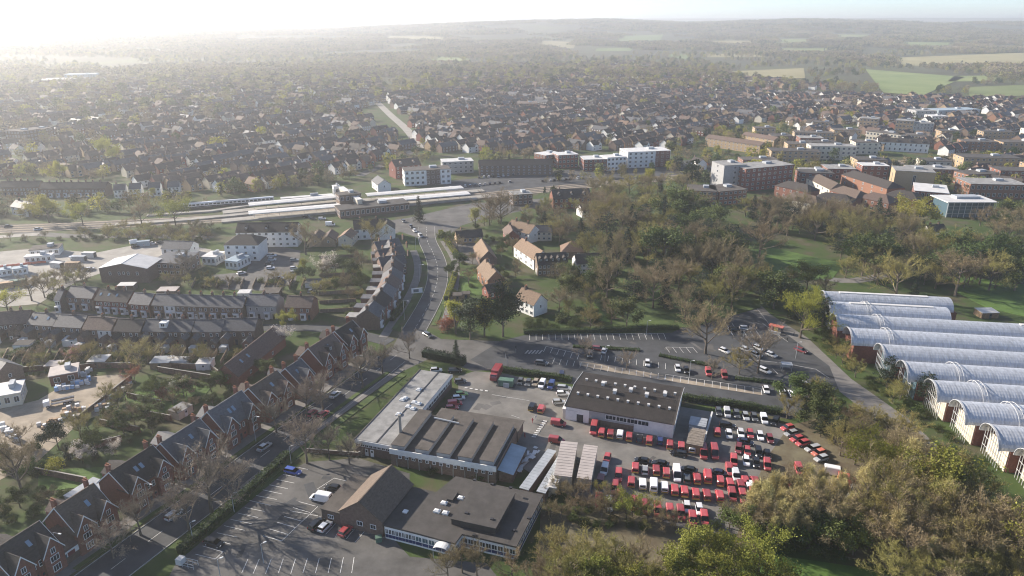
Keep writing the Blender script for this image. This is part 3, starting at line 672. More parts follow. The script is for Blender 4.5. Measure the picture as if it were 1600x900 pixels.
def front_gable(par, x, d, e, r, gw, gr, out, wallk, roofk, wins=True, z0=0.0):
    """a gabled bay standing forward of the front wall by out; gw wide, ridge height gr; ridge runs back into the main roof"""
    y0 = -d/2-out; m = MB(); h = gw/2
    m.face([(x-h,y0,z0),(x+h,y0,z0),(x+h,y0,e),(x,y0,gr),(x-h,y0,e)])
    m.face([(x+h,y0,z0),(x+h,-d/2+.4,z0),(x+h,-d/2+.4,e),(x+h,y0,e)]); m.face([(x-h,-d/2+.4,z0),(x-h,y0,z0),(x-h,y0,e),(x-h,-d/2+.4,e)])
    g = m.build('gable_bay', M[wallk], par)
    back = -d/2+(gr-e)/((r-e)/(d/2))+.3
    s = (gr-e)/h; ov = .3; q = MB(); ze = e-s*ov; yf = y0-.3
    q.slab((x-h-ov,yf,ze+.07),(x,yf,gr+.07),(x,back,gr+.07),(x-h-ov,back,ze+.07), .14); q.slab((x,yf,gr+.07),(x+h+ov,yf,ze+.07),(x+h+ov,back,ze+.07),(x,back,gr+.07), .14)
    q.build('gable_roof', M[roofk], g)
    for sx in (-1, 1):
        b = MB(); A = Vector((x+sx*(h+ov), yf-.02, ze-.12)); B = Vector((x, yf-.02, gr-.12)); n = len(b.v)
        qs = [(A.x,A.y-.03,A.z),(A.x,A.y+.03,A.z),(B.x,B.y+.03,B.z),(B.x,B.y-.03,B.z)]; b.v += qs+[(p[0],p[1],p[2]+.38) for p in qs]
        for f in [(0,1,2,3),(4,5,6,7),(0,1,5,4),(1,2,6,5),(2,3,7,6),(3,0,4,7)]: b.f.append(tuple(n+i for i in f)); b.m.append(0)
        b.build('bargeboard', M['frame_white'], g)
    if wins:
        window(g, x, y0-.04, e-.55, 1.0, 1.35, 0, 'twin'); window(g, x, y0-.04, e-2.5, 1.9, 1.45, 0, 'triple'); window(g, x, y0-.04, .8, 1.7, 1.6, 0, 'triple')
    return g
# ---- Victorian villas along the main street: pairs of houses with two white-trimmed gables each
rd = Vector((41.6, 101.3, 0)).normalized(); VROT = math.atan2(rd.y, rd.x)   # ridge direction; front (-y local) faces the road on the right
gab = [((30,872),(78,842)), ((134,807),(161,785)), ((215,747),(253,720)), ((291,698),(327,674)), ((362,654),(393,632)), ((422,614),(450,597)), ((482,578),(482,578)), ((513,553),(535,538)), ((552,525),(566,514))]
vlook = ['with two dormers at the bottom left corner, nearest the camera', 'with red shop blind beside it, second from the bottom left', 'with tall red gable end and pale rear roof', 'fourth from the bottom left, behind bare street trees', 'with blue roof lights, fifth from the bottom left', 'with timbered gables, sixth from the bottom left', 'narrow, with one front gable', 'with a small dormer between its gables', 'at the street corner, last of the villas']
for i, (a, b) in enumerate(gab):
    pa, pb = P(a[0], a[1], 8.8), P(b[0], b[1], 8.8); sp = (pb-pa).length; single = sp < .1
    if not single and sp < 5.6: sp = 5.6
    w = 7.0 if single else min(12.4, sp*1.62); c = (pa+pb)/2
    nrm = Vector((-rd.y, rd.x, 0)); c = c+nrm*5.6     # left of the road
    d, e, r = 9.5, 5.8+.25*(i % 3), 9.9+.45*((i*2) % 3)
    wk = 'brick_red' if i not in (5,) else 'render_cream'
    rk = ['tile_dark','tile_brown','tile_dark','slate','slate','tile_brown','slate','tile_brown','tile_dark'][i]
    H_ = house('villa', (c.x, c.y), VROT, w, d, e, r, 'brick_red', rk, 'red brick gabled villa %s' % vlook[i], group='villas along the main street', barges=True, chim=[(-w/2+.7, 1.2), (w/2-.7, 1.2)] if i else [(-w/2+.8, 1.0)], chimk='brick_red', pots=5, back=[(-w*.25, 3.4, 1, 1.4, 'sash'), (w*.25, 3.4, 1, 1.4, 'sash'), (-w*.25, .9, 1, 1.5, 'sash')], rlights=[(-.9, -1), (.6, -1)] if i in (2,4,6) else [(1.0, -1)], ends=2 if i == 1 else 0)
    for k, sx in enumerate((0,) if single else (-1, 1)):
        front_gable(H_, sx*sp/2, d, e-.1, r, 4.2, 9.1, .9, 'brick_red' if k or i % 2 else 'brick_red', rk)
    if not single:
        for x in (-.75, .75): window(H_, x, -d/2-.04, 3.5, .8, 1.5, 0, 'sash'); door(H_, x, -d/2-.05, 0, 0, 'car_navy' if x < 0 else 'car_darkred')
    m = MB(); m.box((w*.12, d/2+2.6, 2.3), (w*.45, 5.2, 4.6)); m.build('rear_wing', M['brick_red'], H_)
    m = MB(); m.slab((w*.12-w*.25, d/2+5.3, 4.62), (w*.12-w*.25, d/2-.5, 4.62), (w*.12, d/2-.5, 6.5), (w*.12, d/2+5.3, 6.5), .12); m.slab((w*.12, d/2+5.3, 6.5), (w*.12, d/2-.5, 6.5), (w*.12+w*.25, d/2-.5, 4.62), (w*.12+w*.25, d/2+5.3, 4.62), .12)
    m.face([(w*.12-w*.225, d/2+5.2, 4.6), (w*.12, d/2+5.2, 6.4), (w*.12+w*.225, d/2+5.2, 4.6)]); m.build('rear_roof', M[rk], H_)
    if i == 7:
        m = MB(); m.box((0, -2.6, 8.6), (1.5, 2.2, 1.5)); o = m.build('dormer', M['tile_dark'], H_); window(o, 0, -3.72, 8.2, .9, 1.0, 0, 'twin')
    if i == 1:
        m = MB(); m.box((-w/2-2.4, -2.2, 1.9), (4.6, 5.5, 3.8)); m.slab((-w/2-4.7,-5.2,3.8),(-w/2-.02,-5.2,3.8),(-w/2-.02,.6,6.4),(-w/2-4.7,.6,6.4), .15); o = m.build('shop_annex', M['tile_brown'], H_)
        s = MB(); s.box((-w/2-2.4, -5.05, 2.5), (4.2, .12, 1.3)); s.build('shop_sign', M['frame_white'], o); s = MB(); s.box((-w/2-2.1, -5.14, 2.35), (1.6, .1, .9)); s.build('shop_blind', M['car_darkred'], o); s = MB(); s.box((-w/2-3.6, -5.14, 2.3), (.9, .1, .9)); s.build('shop_window', M['pane_blue'], o)
# ---- two rows of terraces on the left
def terrace(a, b, zr, n, d, e, r, wallk, roofk, label, group, flip=False, bays=False, rear=False, rl=0, zoff=0.0, frontmats=None, chimn=None):
    """block whose ridge runs between pixels a and b (at height zr); n houses"""
    A, B = P(a[0], a[1], zr), P(b[0], b[1], zr); c = (A+B)/2; v = B-A; w = v.length; rz = math.atan2(v.y, v.x); u = w/n
    win = []; back = []
    for k in range(n):
        x = -w/2+u*(k+.5)
        win += [(x-u*.22, 3.35, .85, 1.3, 'sash'), (x+u*.22, 3.35, .85, 1.3, 'sash')]
        if not bays: win += [(x-u*.2, .8, 1.0, 1.4, 'sash')]
        back += [(x+u*.2, 3.3, .9, 1.2, 'sash')]
    H_ = house('terrace_house' if n < 3 else 'terrace', (c.x, c.y), rz, w, d, e, r, wallk, roofk, label, 'house' if n < 3 else 'terrace', group, win, back, [(-w/2+u*k, .2) for k in range(n+1) if k % (chimn or 1) == 0 and 0 < k < n] or [(w/2-.5, 0)], dr=[(-w/2+u*(k+.5)+u*.3, ['car_navy','car_black','car_darkred','car_white'][k % 4]) for k in range(n)], bay=[-w/2+u*(k+.5)-u*.16 for k in range(n)] if bays else (), rlights=[(-w/2+u*(k+.4), -1) for k in range(rl)], pots=4)
    if frontmats:
        for k, mk in frontmats.items():
            m = MB(); m.box((-w/2+u*(k+.5), -d/2-.006, e*.5), (u-.1, .03, e-.05)); m.build('painted_front', M[mk], H_)
    if rear:
        for k in range(n):
            x = -w/2+u*(k+.5)+(u*.18 if k % 2 else -u*.18); ww = u*.5; dd = 4.2; y0 = -d/2
            m = MB(); eh = 3.9 if (k*7+n) % 3 else 2.6; m.box((x, y0-dd/2+.01, eh/2), (ww, dd, eh)); m.face([(x-ww/2,y0-dd,eh),(x+ww/2,y0-dd,eh),(x,y0-dd,eh+1.25)])
            o = m.build('rear_wing', M[wallk], H_); q = MB(); q.slab((x-ww/2-.2,y0-dd-.2,eh-.1),(x,y0-dd-.2,eh+1.3),(x,y0+1.2,eh+1.3),(x-ww/2-.2,y0+1.2,eh-.1), .12); q.slab((x,y0-dd-.2,eh+1.3),(x+ww/2+.2,y0-dd-.2,eh-.1),(x+ww/2+.2,y0+1.2,eh-.1),(x,y0+1.2,eh+1.3), .12); q.build('wing_roof', M[roofk], o)
            window(o, x, y0-dd-.04, 1.0, .9, 1.1, 0, 'sash')
            if k % 2 == 0:
                q = MB(); q.box((x+ww*.1, y0-dd-1.3, 1.1), (ww*.9, 2.5, 2.2)); q.build('lean_to', M[['felt','brick_brown','metal_grey','render_white'][(k+n) % 4]], H_)
    return H_
G1 = 'terraces of the upper row'; G2 = 'terraces of the lower row'
terrace((92,452),(100,452),8.3,1,8.5,5.4,8.3,'brick_brown','slate','brick house with a white painted ground floor at the left end', G1, bays=True, frontmats={0:'render_white'})
terrace((112,447),(152,449),8.3,2,8.5,5.4,8.3,'brick_brown','slate','brown brick house pair with blue-grey slates, second in the upper row', G1, bays=True)
terrace((157,452),(207,455),8.3,4,8.5,5.4,8.3,'brick_red','tile_dark','red brick terrace of four with three roof lights in the upper row', G1, bays=True, rl=3)
terrace((211,457),(241,459),8.3,2,8.5,5.4,8.3,'brick_red','slate','short red brick terrace pair with one big white bay', G1, bays=True)
terrace((245,459),(384,463),8.3,8,8.5,5.4,8.3,'brick_brown','slate','long brick terrace with white bay windows, one front painted white', G1, bays=True, frontmats={1:'render_white'})
terrace((390,460),(436,461),8.3,2,9,5.6,8.5,'render_grey','slate','pale grey rendered pair of houses with grey slate roof', G1, bays=True, frontmats={0:'render_grey'})
terrace((450,462),(490,463),8.3,2,8.5,5.4,8.3,'brick_orange','tile_brown','orange brick pair of houses standing apart on the right', G1, bays=True)
terrace((2,488),(48,485),8.3,3,9,5.4,8.5,'brick_brown','tile_brown','brown brick terrace end with tall gable at left edge', G2, rear=True)
terrace((53,488),(92,490),8.2,2,8.5,5.4,8.2,'brick_brown','slate','terrace pair with two roof lights in the lower row', G2, rear=True, rl=2)
terrace((94,491),(136,493),8.2,2,8.5,5.4,8.2,'brick_brown','slate','slate roofed terrace pair with white lean-to behind', G2, rear=True)
terrace((139,495),(182,497),8.2,2,8.5,5.4,8.2,'brick_brown','tile_brown','terrace pair with half white painted back wall', G2, rear=True, frontmats={1:'render_white'})
terrace((186,498),(226,499),8.2,2,8.5,5.4,8.2,'brick_brown','tile_dark','terrace pair with dark tiles and bare gable, lower row', G2, rear=True)
T_ = terrace((230,498),(304,499),8.2,4,8.5,5.4,8.2,'brick_brown','slate','lower row terrace of four with a white box dormer', G2, rear=True)
m = MB(); m.box((-1.5, -2.0, 7.1), (2.6, 2.6, 1.9)); o = m.build('dormer', M['render_white'], T_); window(o, -1.5, -3.34, 6.6, 1.4, 1.2, 0, 'twin')
terrace((307,499),(350,499),8.2,2,8.5,5.4,8.2,'brick_brown','slate','terrace pair with gabled rear wings and a blue-white shed behind', G2, rear=True)
terrace((353,497),(402,497),8.4,2,9,5.6,8.4,'brick_brown','slate','right end terrace pair of the lower row with bare side wall', G2, rear=True)
house('brick_hall', tuple(((P(352,575,6)+P(428,515,6))/2)[:2]), math.atan2((P(428,515,6)-P(352,575,6)).y, (P(428,515,6)-P(352,575,6)).x), (P(428,515,6)-P(352,575,6)).length, 8, 3.6, 7.2, 'brick_orange', 'tile_brown', 'long low brick hall with brown tiled roof set diagonally behind the villas', 'hall', win=[(-8,1,1,1.2,'twin'),(-2,1,1,1.2,'twin'),(6,1,1,1.2,'twin')], rlights=[(-9,-1),(-5,-1)], ends=2)
# terrace beside the station road
G3 = 'terrace houses beside the station road'
st = [(-47.4,243),(-46.4,252),(-45.4,262),(-44.9,272),(-44.9,282),(-45.6,292),(-46.8,302),(-48.6,312),(-51.0,322),(-53.8,332)]
for i, (a, b) in enumerate(zip(st, st[1:])):
    v = Vector((b[0]-a[0], b[1]-a[1])); c = ((a[0]+b[0])/2-6.2, (a[1]+b[1])/2); rz = math.atan2(v.y, v.x)
    H_ = house('terrace_house', c, rz, v.length+.15, 8.2, 5.5, 8.4+.25*(i % 2), ['brick_brown','brick_red','brick_brown'][i % 3], ['slate','tile_dark','slate','tile_brown'][i % 4], 'narrow terrace house beside the station road, %s from the junction' % ordw(i), 'house', G3, [(-2,3.4,1,1.4,'sash'),(2,3.4,1,1.4,'sash')], [(0,3.3,1,1.2,'sash')], [(-v.length/2+.3, 0)], bay=[-1.6], dr=[(1.8,'car_navy')], rlights=[(-1,1),(1,1)] if i in (1,3) else ())
    m = MB(); m.box((0, 4.1+2.6, 1.9), (4.4, 5.2, 3.8)); m.build('rear_wing', M['brick_brown'], H_); m = MB(); m.box((0, 4.1+2.6, 3.88), (4.7, 5.4, .2)); m.build('wing_roof', M['felt_pale' if i % 3 == 0 else 'slate'], H_)
    if i == 0:
        front_gable(H_, 0, 8.2, 4.0, 8.4, 4.2, 6.2, 0, 'brick_orange', 'slate', wins=False)
# ---- depot and office buildings at the front
def rect3(a, b, c, z):
    """oriented rectangle from three roof corners given in pixels at height z: a->b one side, b->c the next"""
    A, B, C_ = P(*a, z), P(*b, z), P(*c, z); u = (B-A).normalized(); n = Vector((-u.y, u.x, 0)); d = (C_-B).dot(n)
    cen = A+(B-A)/2+n*d/2; return cen, math.atan2(u.y, u.x), (B-A).length, abs(d)
def wall_windows(par, x0, x1, y, z, n, w, h, rz, style='twin', frame=None, pane=None, skip=()):
    for k in range(n):
        if k in skip: continue
        window(par, x0+(x1-x0)*(k+.5)/n, y, z, w, h, rz, style, frame, pane)
def side_windows(par, x, y0, y1, z, n, w, h, rz, style='twin', pane=None):
    for k in range(n): window(par, x, y0+(y1-y0)*(k+.5)/n, z, w, h, rz, style, None, pane)
# long flat-roofed building with white fascia
c, rz, w, d = rect3((553,686), (613,697), (716,586), 4.6)
B = empty('flat_roofed_workshop', (c.x, c.y, 0), rz); m = MB(); m.box((0, 0, 1.75), (w-.5, d-.5, 3.5)); m.build('wall', M['brick_brown'], B)
m = MB(); m.box((0, 0, 4.0), (w, d, .95)); m.build('fascia', M['render_white'], B); m = MB(); m.box((0, 0, 4.54), (w-.4, d-.4, .14)); rf = m.build('roof', M['felt_pale'], B)
m = MB(); m.box((w*.08, 0, 4.66), (.35, d-.5, .1)); m.build('roof_gutter', M['dark_trim'], rf)
m = MB(); m.box((-w/2+.15, 0, 4.6), (.3, d, .35)); m.build('parapet', M['felt_brown'], rf)
for k in range(21): window(B, w/2-.2, -d/2+2+(d-4)*(k+.5)/21, 2.2, 1.65, 1.15, math.pi/2, 'twin')
wall_windows(B, -w/2+.5, w/2-1, -d/2+.2, 2.6, 8, 1.15, .75, 0, 'twin'); door(B, -w/2+3.4, -d/2+.18, 0, 0, 'car_white', 1.4, 2.3); door(B, -w/2+5.0, -d/2+.18, 0, 0, 'car_white', 1.4, 2.3)
for i, (x, y) in enumerate([(-.2,8.5),(-1.9,2.6),(-2.3,1.6),(1.6,1.2),(3.2,.8),(1.0,-1.5),(2.8,-2.2),(.2,-6.2)]):
    m = MB(); m.box((x, y, 4.78), (1.5, 1.5, .3)); m.box((x, y, 5.05), (1.3, 1.3, .35), taper=.55); m.build('roof_dome', M['lamp'], rf)
tag(B, 'long flat-roofed workshop with pale felt roof and white window band', 'building')
m = MB(); cb = P(626,682,4.6); m.tube((0,0,0), (0,0,11.2), .42, .40, 10); o = m.build('chimney_stack', M['concrete'], None, (cb.x, cb.y, 0)); tag(o, 'round concrete chimney stack rising between the workshop and the ridged roofs', 'chimney')
# ridged-roof factory
c, rz, w, d = rect3((608,702), (775,731), (810,668), 4.8); d = min(d, 29)
B = empty('ridged_roof_factory', (c.x, c.y, 0), rz); m = MB(); m.box((0, 0, 2.3), (w-.4, d-.4, 4.6)); m.build('wall', M['brick_brown'], B)
m = MB(); m.box((0, -d/2+.1, 4.25), (w, .25, 1.5)); m.build('fascia', M['render_white'], B); m = MB(); m.box((0, 0, 4.68), (w-.2, d-.6, .2)); rf = m.build('roof', M['felt'], B)
N_ = 5; pitch = w/N_
for k in range(N_):
    x = -w/2+pitch*(k+.5)+(-.7 if k == 0 else .25); m = MB(); m.box((x, 0, 5.35), (pitch*.62, d-1.2, 1.25)); o = m.build('roof_ridge', M['render_grey'], rf)
    m = MB(); m.box((x, 0, 6.02), (pitch*.66, d-.9, .12)); m.build('ridge_top', M['felt_brown'], o)
wall_windows(B, -w/2+2, w/2-.5, -d/2-.02, 2.55, 14, .95, .85, 0, 'twin')
for k in range(9):
    m = MB(); m.box((-w/2+2+k*(w-2.5)/8.5, -d/2-.04, 1.2), (.25, .2, 2.4)); m.build('pier', M['concrete'], B)
m = MB(); m.box((w*.08, d/2+3.0, 3.4), (w*.86, 6.0, .35)); m.build('canopy', M['felt_brown'], B); m = MB(); m.box((w*.08, d/2+3.0, 1.6), (w*.84, 5.5, 3.2)); m.build('rear_wall', M['brick_brown'], B)
m = MB(); m.slab((w/2+.05,-d/2+1,3.6),(w/2+4.2,-d/2+1,2.9),(w/2+4.2,d/2-6,2.9),(w/2+.05,d/2-6,3.6), .15); m.build('side_canopy', M['sheet_blue'], B); m = MB(); m.box((w/2+2.0, -2.5, 1.4), (3.6, d-8, 2.8)); m.build('side_wall', M['brick_brown'], B)
m = MB(); m.tube((-w*.28, d*.28, 6.5), (-w*.02, d*.24, 6.5), .22, .22, 8); m.build('roof_duct', M['metal_grey'], rf)
tag(B, 'dark factory with five long flat-topped roof ridges and white front fascia', 'factory')
# brick hall with pitched roof and lean-tos
A1, A2 = P(611,727,8.2), P(561,783,8.2); v = A1-A2; c = (A1+A2)/2; rz = math.atan2(v.y, v.x); L_ = v.length
Hh = house('brick_hall', (c.x, c.y), rz, L_, 11, 4.2, 8.2, 'brick_brown', 'tile_brown', 'brick hall with steep brown tiled roof beside the front car park', 'hall', win=[(-L_/2+3,1.3,1,1.2,'twin')])
for y in (-3.1, .3): window(Hh, -L_/2-.04, y, 1.5, 1.5, 1.2, -math.pi/2, 'twin')
m = MB(); m.box((0, 8.0, 1.6), (L_*.98, 5, 3.2)); o = m.build('lean_to', M['brick_brown'], Hh); m = MB(); m.box((0, 8.05, 3.28), (L_, 5.4, .18)); m.build('lean_to_roof', M['felt_brown'], o); window(o, -L_/2+.02, 8.0, 1.3, 1.5, 1.0, -math.pi/2, 'triple')
m = MB(); m.box((L_*.1, -8.8, 1.75), (L_*.75, 6.6, 3.5)); o = m.build('side_block', M['brick_brown'], Hh); m = MB(); m.box((L_*.1, -8.8, 3.58), (L_*.77, 6.9, .2)); m.build('side_roof', M['felt'], o); m = MB(); m.box((-2, -8.5, 3.8), (1.1, 1.1, .35)); m.build('roof_dome', M['lamp'], o)
# low office block with blue panels
z0 = 3.7; fr = [(712,744),(849,773),(807,854),(722,834),(711,849),(648,832),(600,820),(596,808),(655,790)]
fr = [P(x, y, z0) for x, y in fr]; c = sum(fr, Vector())/len(fr); u = (fr[1]-fr[0]).normalized(); rz = math.atan2(u.y, u.x); B = empty('flat_roofed_office', (c.x, c.y, 0), rz); Ri = Matrix.Rotation(-rz, 3, 'Z')
lo = [Ri @ (Vector((p.x, p.y, 0))-Vector((c.x, c.y, 0))) for p in fr]; lp = [(p.x, p.y) for p in lo]
def inset(poly, k):
    cx = sum(p[0] for p in poly)/len(poly); cy_ = sum(p[1] for p in poly)/len(poly); return [(p[0]-(p[0]-cx)*k, p[1]-(p[1]-cy_)*k) for p in poly]
m = MB(); m.prism(inset(lp, .012), 0, z0-.4); m.build('wall', M['render_white'], B); m = MB(); m.prism(lp, z0-.42, z0); rf = m.build('roof', M['felt'], B)
def edge_windows(par, a, b, n, z, h, kpane, sill=True, style='twin'):
    a, b = Vector((*a, 0)), Vector((*b, 0)); v = b-a; an = math.atan2(v.y, v.x); nn = Vector((v.y, -v.x, 0)).normalized(); ww = v.length/n
    for k in range(n):
        p = a+v*((k+.5)/n)+nn*.06; window(par, p.x, p.y, z, ww*.92, h, an, style, None, M[kpane])
        if sill:
            m = MB(); m.box((0, 0, 0), (ww*.9, .08, .75)); m.build('panel', M['blue_panel'], par, (p.x, p.y, z-.55), an)
ip = inset(lp, .012)
for (i, j), n in (((5,6),9), ((4,5),6), ((3,4),2), ((2,3),9), ((1,2),12)): edge_windows(B, ip[j], ip[i], n, 1.45, 1.35, 'pane' if n > 7 else 'pane_blue')
rb = [Ri @ (P(x, y, 5.3)-Vector((c.x, c.y, 0))) for x, y in [(743,758),(804,771),(774,825),(705,810)]]
m = MB(); m.prism([(p.x, p.y) for p in rb], z0+.02, 5.15); o = m.build('raised_roof', M['felt'], rf); m = MB(); m.prism(inset([(p.x, p.y) for p in rb], -.03), 5.15, 5.35); m.build('raised_top', M['felt'], o)
for i, (x, y) in enumerate([(694,787),(683,799.5),(696.5,802.5),(720.5,779)]):
    p = Ri @ (P(x, y, z0)-Vector((c.x, c.y, 0))); m = MB(); m.box((p.x, p.y, z0+.2), (1.5, 1.1, .4)); m.box((p.x, p.y, z0+.5), (1.35, 1.0, .22), taper=.6); m.build('roof_dome', M['lamp'], rf)
p = Ri @ (P(707,777,z0)-Vector((c.x, c.y, 0))); m = MB(); m.box((p.x, p.y, z0+.3), (1.5, 3.4, .6)); m.build('roof_box', M['felt'], rf)
for i, (x, y) in enumerate([(742,759.5),(769,757),(798,771.5),(729,811.5),(769,821),(741,836.5),(826,810),(776,827),(803,829)]):
    p = Ri @ (P(x, y, z0)-Vector((c.x, c.y, 0))); zz = 5.35 if i in (0,2,3,4) else z0; m = MB(); m.box((p.x, p.y, zz+.12), (.7, .6, .28)); m.build('roof_outlet', M['dark_trim'], rf)
pc = Ri @ (P(694,868,0)-Vector((c.x, c.y, 0))); m = MB(); n = 10
for k in range(n):
    a0, a1 = math.pi*k/n, math.pi*(k+1)/n; q = [(pc.x+1.9*math.cos(a), pc.y+yy, 2.4+.95*math.sin(a)) for yy in (-1.6, 2.4) for a in (a0, a1)]; m.slab(q[0], q[1], q[3], q[2], .06)
o = m.build('porch_canopy', M['lamp'], B)
for sx in (-1, 1):
    m = MB(); m.tube((pc.x+sx*1.85, pc.y-1.5, 0), (pc.x+sx*1.85, pc.y-1.5, 2.4), .06, .06, 6); m.build('porch_post', M['steel_white'], o)
tag(B, 'low flat-roofed office with dark felt roof, raised centre and blue window panels', 'office')
# dark-roofed warehouse with rows of vents
c, rz, w, d = rect3((884,633), (1053,662), (1064,610), 4.7); d = 21.5; n_ = Vector((-math.sin(rz), math.cos(rz), 0)); A = P(884,633,4.7); c = A+Vector((math.cos(rz), math.sin(rz), 0))*w/2+n_*d/2
Wh = empty('warehouse', (c.x, c.y, 0), rz); e, r = 4.6, 6.0
gable_shell(w, d, e, r, '').build('wall', M['render_white'], Wh); rf = gable_roof(w, d, e, r, .4, .3, .18).build('roof', M['corrugated'], Wh)
rib = MB(); sl = (r-e)/(d/2)
for k in range(int(w/.55)):
    x = -w/2+.2+k*.55
    for sg in (-1, 1): rib.slab((x-.09, sg*(d/2+.38) if sg < 0 else 0, (e if sg < 0 else r)+.12-(.4*sl if sg < 0 else 0)), (x+.09, sg*(d/2+.38) if sg < 0 else 0, (e if sg < 0 else r)+.12-(.4*sl if sg < 0 else 0)), (x+.09, 0 if sg < 0 else d/2+.38, (r if sg < 0 else e-.4*sl)+.12), (x-.09, 0 if sg < 0 else d/2+.38, (r if sg < 0 else e-.4*sl)+.12), .06)
o = rib.build('roof_ribs', M['corrugated'], rf); o['kind'] = 'stuff'
barge(Wh, w, d, e, r, .4, .3)
for row, yy in ((0, -d*.22), (1, d*.2)):
    for k in range(10):
        x = -w/2+w*(k+.7)/10.4+(.4 if row else 0); zz = r-sl*abs(yy); m = MB(); m.box((x, yy, zz+.35), (.55, .55, .55)); m.box((x, yy, zz+.68), (.75, .75, .14)); m.build('roof_vent', M['sheet_white'], rf)
for x, yy in ((-w*.24, d*.12), (-w*.1, -d*.06), (w*.04, d*.05), (w*.2, -d*.02), (w*.36, d*.1)):
    zz = r-sl*abs(yy); m = MB(); m.box((x, yy, zz+.55), (.9, 1.3, 1.0)); m.box((x, yy, zz+1.1), (1.1, 1.5, .14)); m.build('roof_ventilator', M['sheet_white'], rf)
m = MB(); m.box((-w*.13+2, -d/2-.03, 2.2), (w*.42, .08, 4.3)); m.build('grey_cladding', M['render_grey'], Wh); m = MB(); m.box((-w*.13+2, -d/2-.06, .9), (w*.42, .08, 1.8)); m.build('brick_plinth', M['brick_brown'], Wh)
m = MB(); m.box((-w*.36, -d/2-.04, 1.2), (1.9, .08, 2.4)); m.build('doorway', M['dark_trim'], Wh)
wall_windows(Wh, -w*.12, w*.28, -d/2-.08, 2.5, 4, 3.0, 1.4, 0, 'triple')
tag(Wh, 'white-walled warehouse with black corrugated roof and two rows of vents', 'warehouse')
p = P(893,650); m = MB(); m.box((0,0,1.6), (4.2,4.5,3.2)); o = m.build('wall', M['render_cream'], None); m2 = MB(); m2.box((0,0,3.28), (4.6,4.9,.2)); B = empty('depot_kiosk', p, rz); o.parent = B; m2.build('roof', M['sheet_white'], B); window(B, 0, -2.3, 1.0, 1.4, 1.4, 0, 'twin'); tag(B, 'small cream kiosk with white roof against the warehouse corner', 'kiosk')
# pale twin canopies, long sheds, containers, small huts
def shed(name, a, b, cpt, z, roofk, wallk, label, cat='shed', rise=.25, group=None, wins=0):
    c, rz, w, d = rect3(a, b, cpt, z); B = empty(name, (c.x, c.y, 0), rz); m = MB(); m.box((0, 0, (z-.3)/2), (w-.3, d-.3, z-.3)); m.build('wall', M[wallk], B)
    m = MB(); m.slab((-w/2,-d/2,z-.1),(w/2,-d/2,z-.1),(w/2,d/2,z-.1+rise),(-w/2,d/2,z-.1+rise), .18); rf = m.build('roof', M[roofk], B); q = MB()
    for k in range(int(d/1.2)): q.box((0, -d/2+.6+k*1.2, z+rise*((.6+k*1.2)/d)-.05), (w, .09, .03))
    if d > 3: q.build('roof_seams', M[roofk], rf)
    wall_windows(B, -w/2, w/2, -d/2+.12, 1.0, wins, min(1.4, w/max(1,wins)*.7), 1.1, 0, 'twin'); return tag(B, label, cat, group)
z6b = zc(800, 650, 3.6)
shed('canopy_shed', z6b(235,330), z6b(337,341), z6b(405,155), 4.2, 'sheet_pink', 'render_cream', 'left of two long sheds with pale pinkish roofs in the depot', group='pale sheds')
shed('canopy_shed', z6b(363,345), z6b(447,356), z6b(510,175), 4.2, 'sheet_pink', 'render_cream', 'right of two long sheds with pale pinkish roofs in the depot', group='pale sheds')
shed('narrow_shed', z6b(40,400), z6b(92,415), z6b(198,185), 2.9, 'metal_grey', 'brick_brown', 'narrow grey shed next to the heaps of sheeting', group='narrow grey sheds')
shed('narrow_shed', z6b(137,420), z6b(188,433), z6b(280,200), 2.9, 'metal_grey', 'brick_brown', 'narrow grey shed beside the pale sheds', group='narrow grey sheds')
shed('container', z6b(195,395), z6b(250,405), z6b(275,345), 3.0, 'sheet_white', 'render_cream', 'rusty cream container behind the flat-roofed office', 'container')
shed('timber_hut', (1072,692), (1098,697), (1101,672), 3.0, 'fence_grey', 'timber', 'dark timber hut right of the warehouse')
shed('glazed_hut', (1076,662), (1103,667), (1105,655), 3.0, 'metal_grey', 'metal_grey', 'grey metal hut behind the timber hut', wins=3)
for i, (x, y) in enumerate(((812,728),(822,722))):
    g = random.Random(i); m = MB(); b = P(x, y)
    for k in range(22): m.box((g.gauss(0,.9), g.gauss(0,3.2), .2+g.random()*.9), (g.uniform(.4,1.1), g.uniform(.8,2.2), .12), rz=g.uniform(-.4,.4))
    o = m.build('sheeting_heap', M['pallet_white'], None, b, -.5); tag(o, '%s heap of white sheeting between the factory and sheds' % ['left','right'][i], 'heap', 'heaps of sheeting')
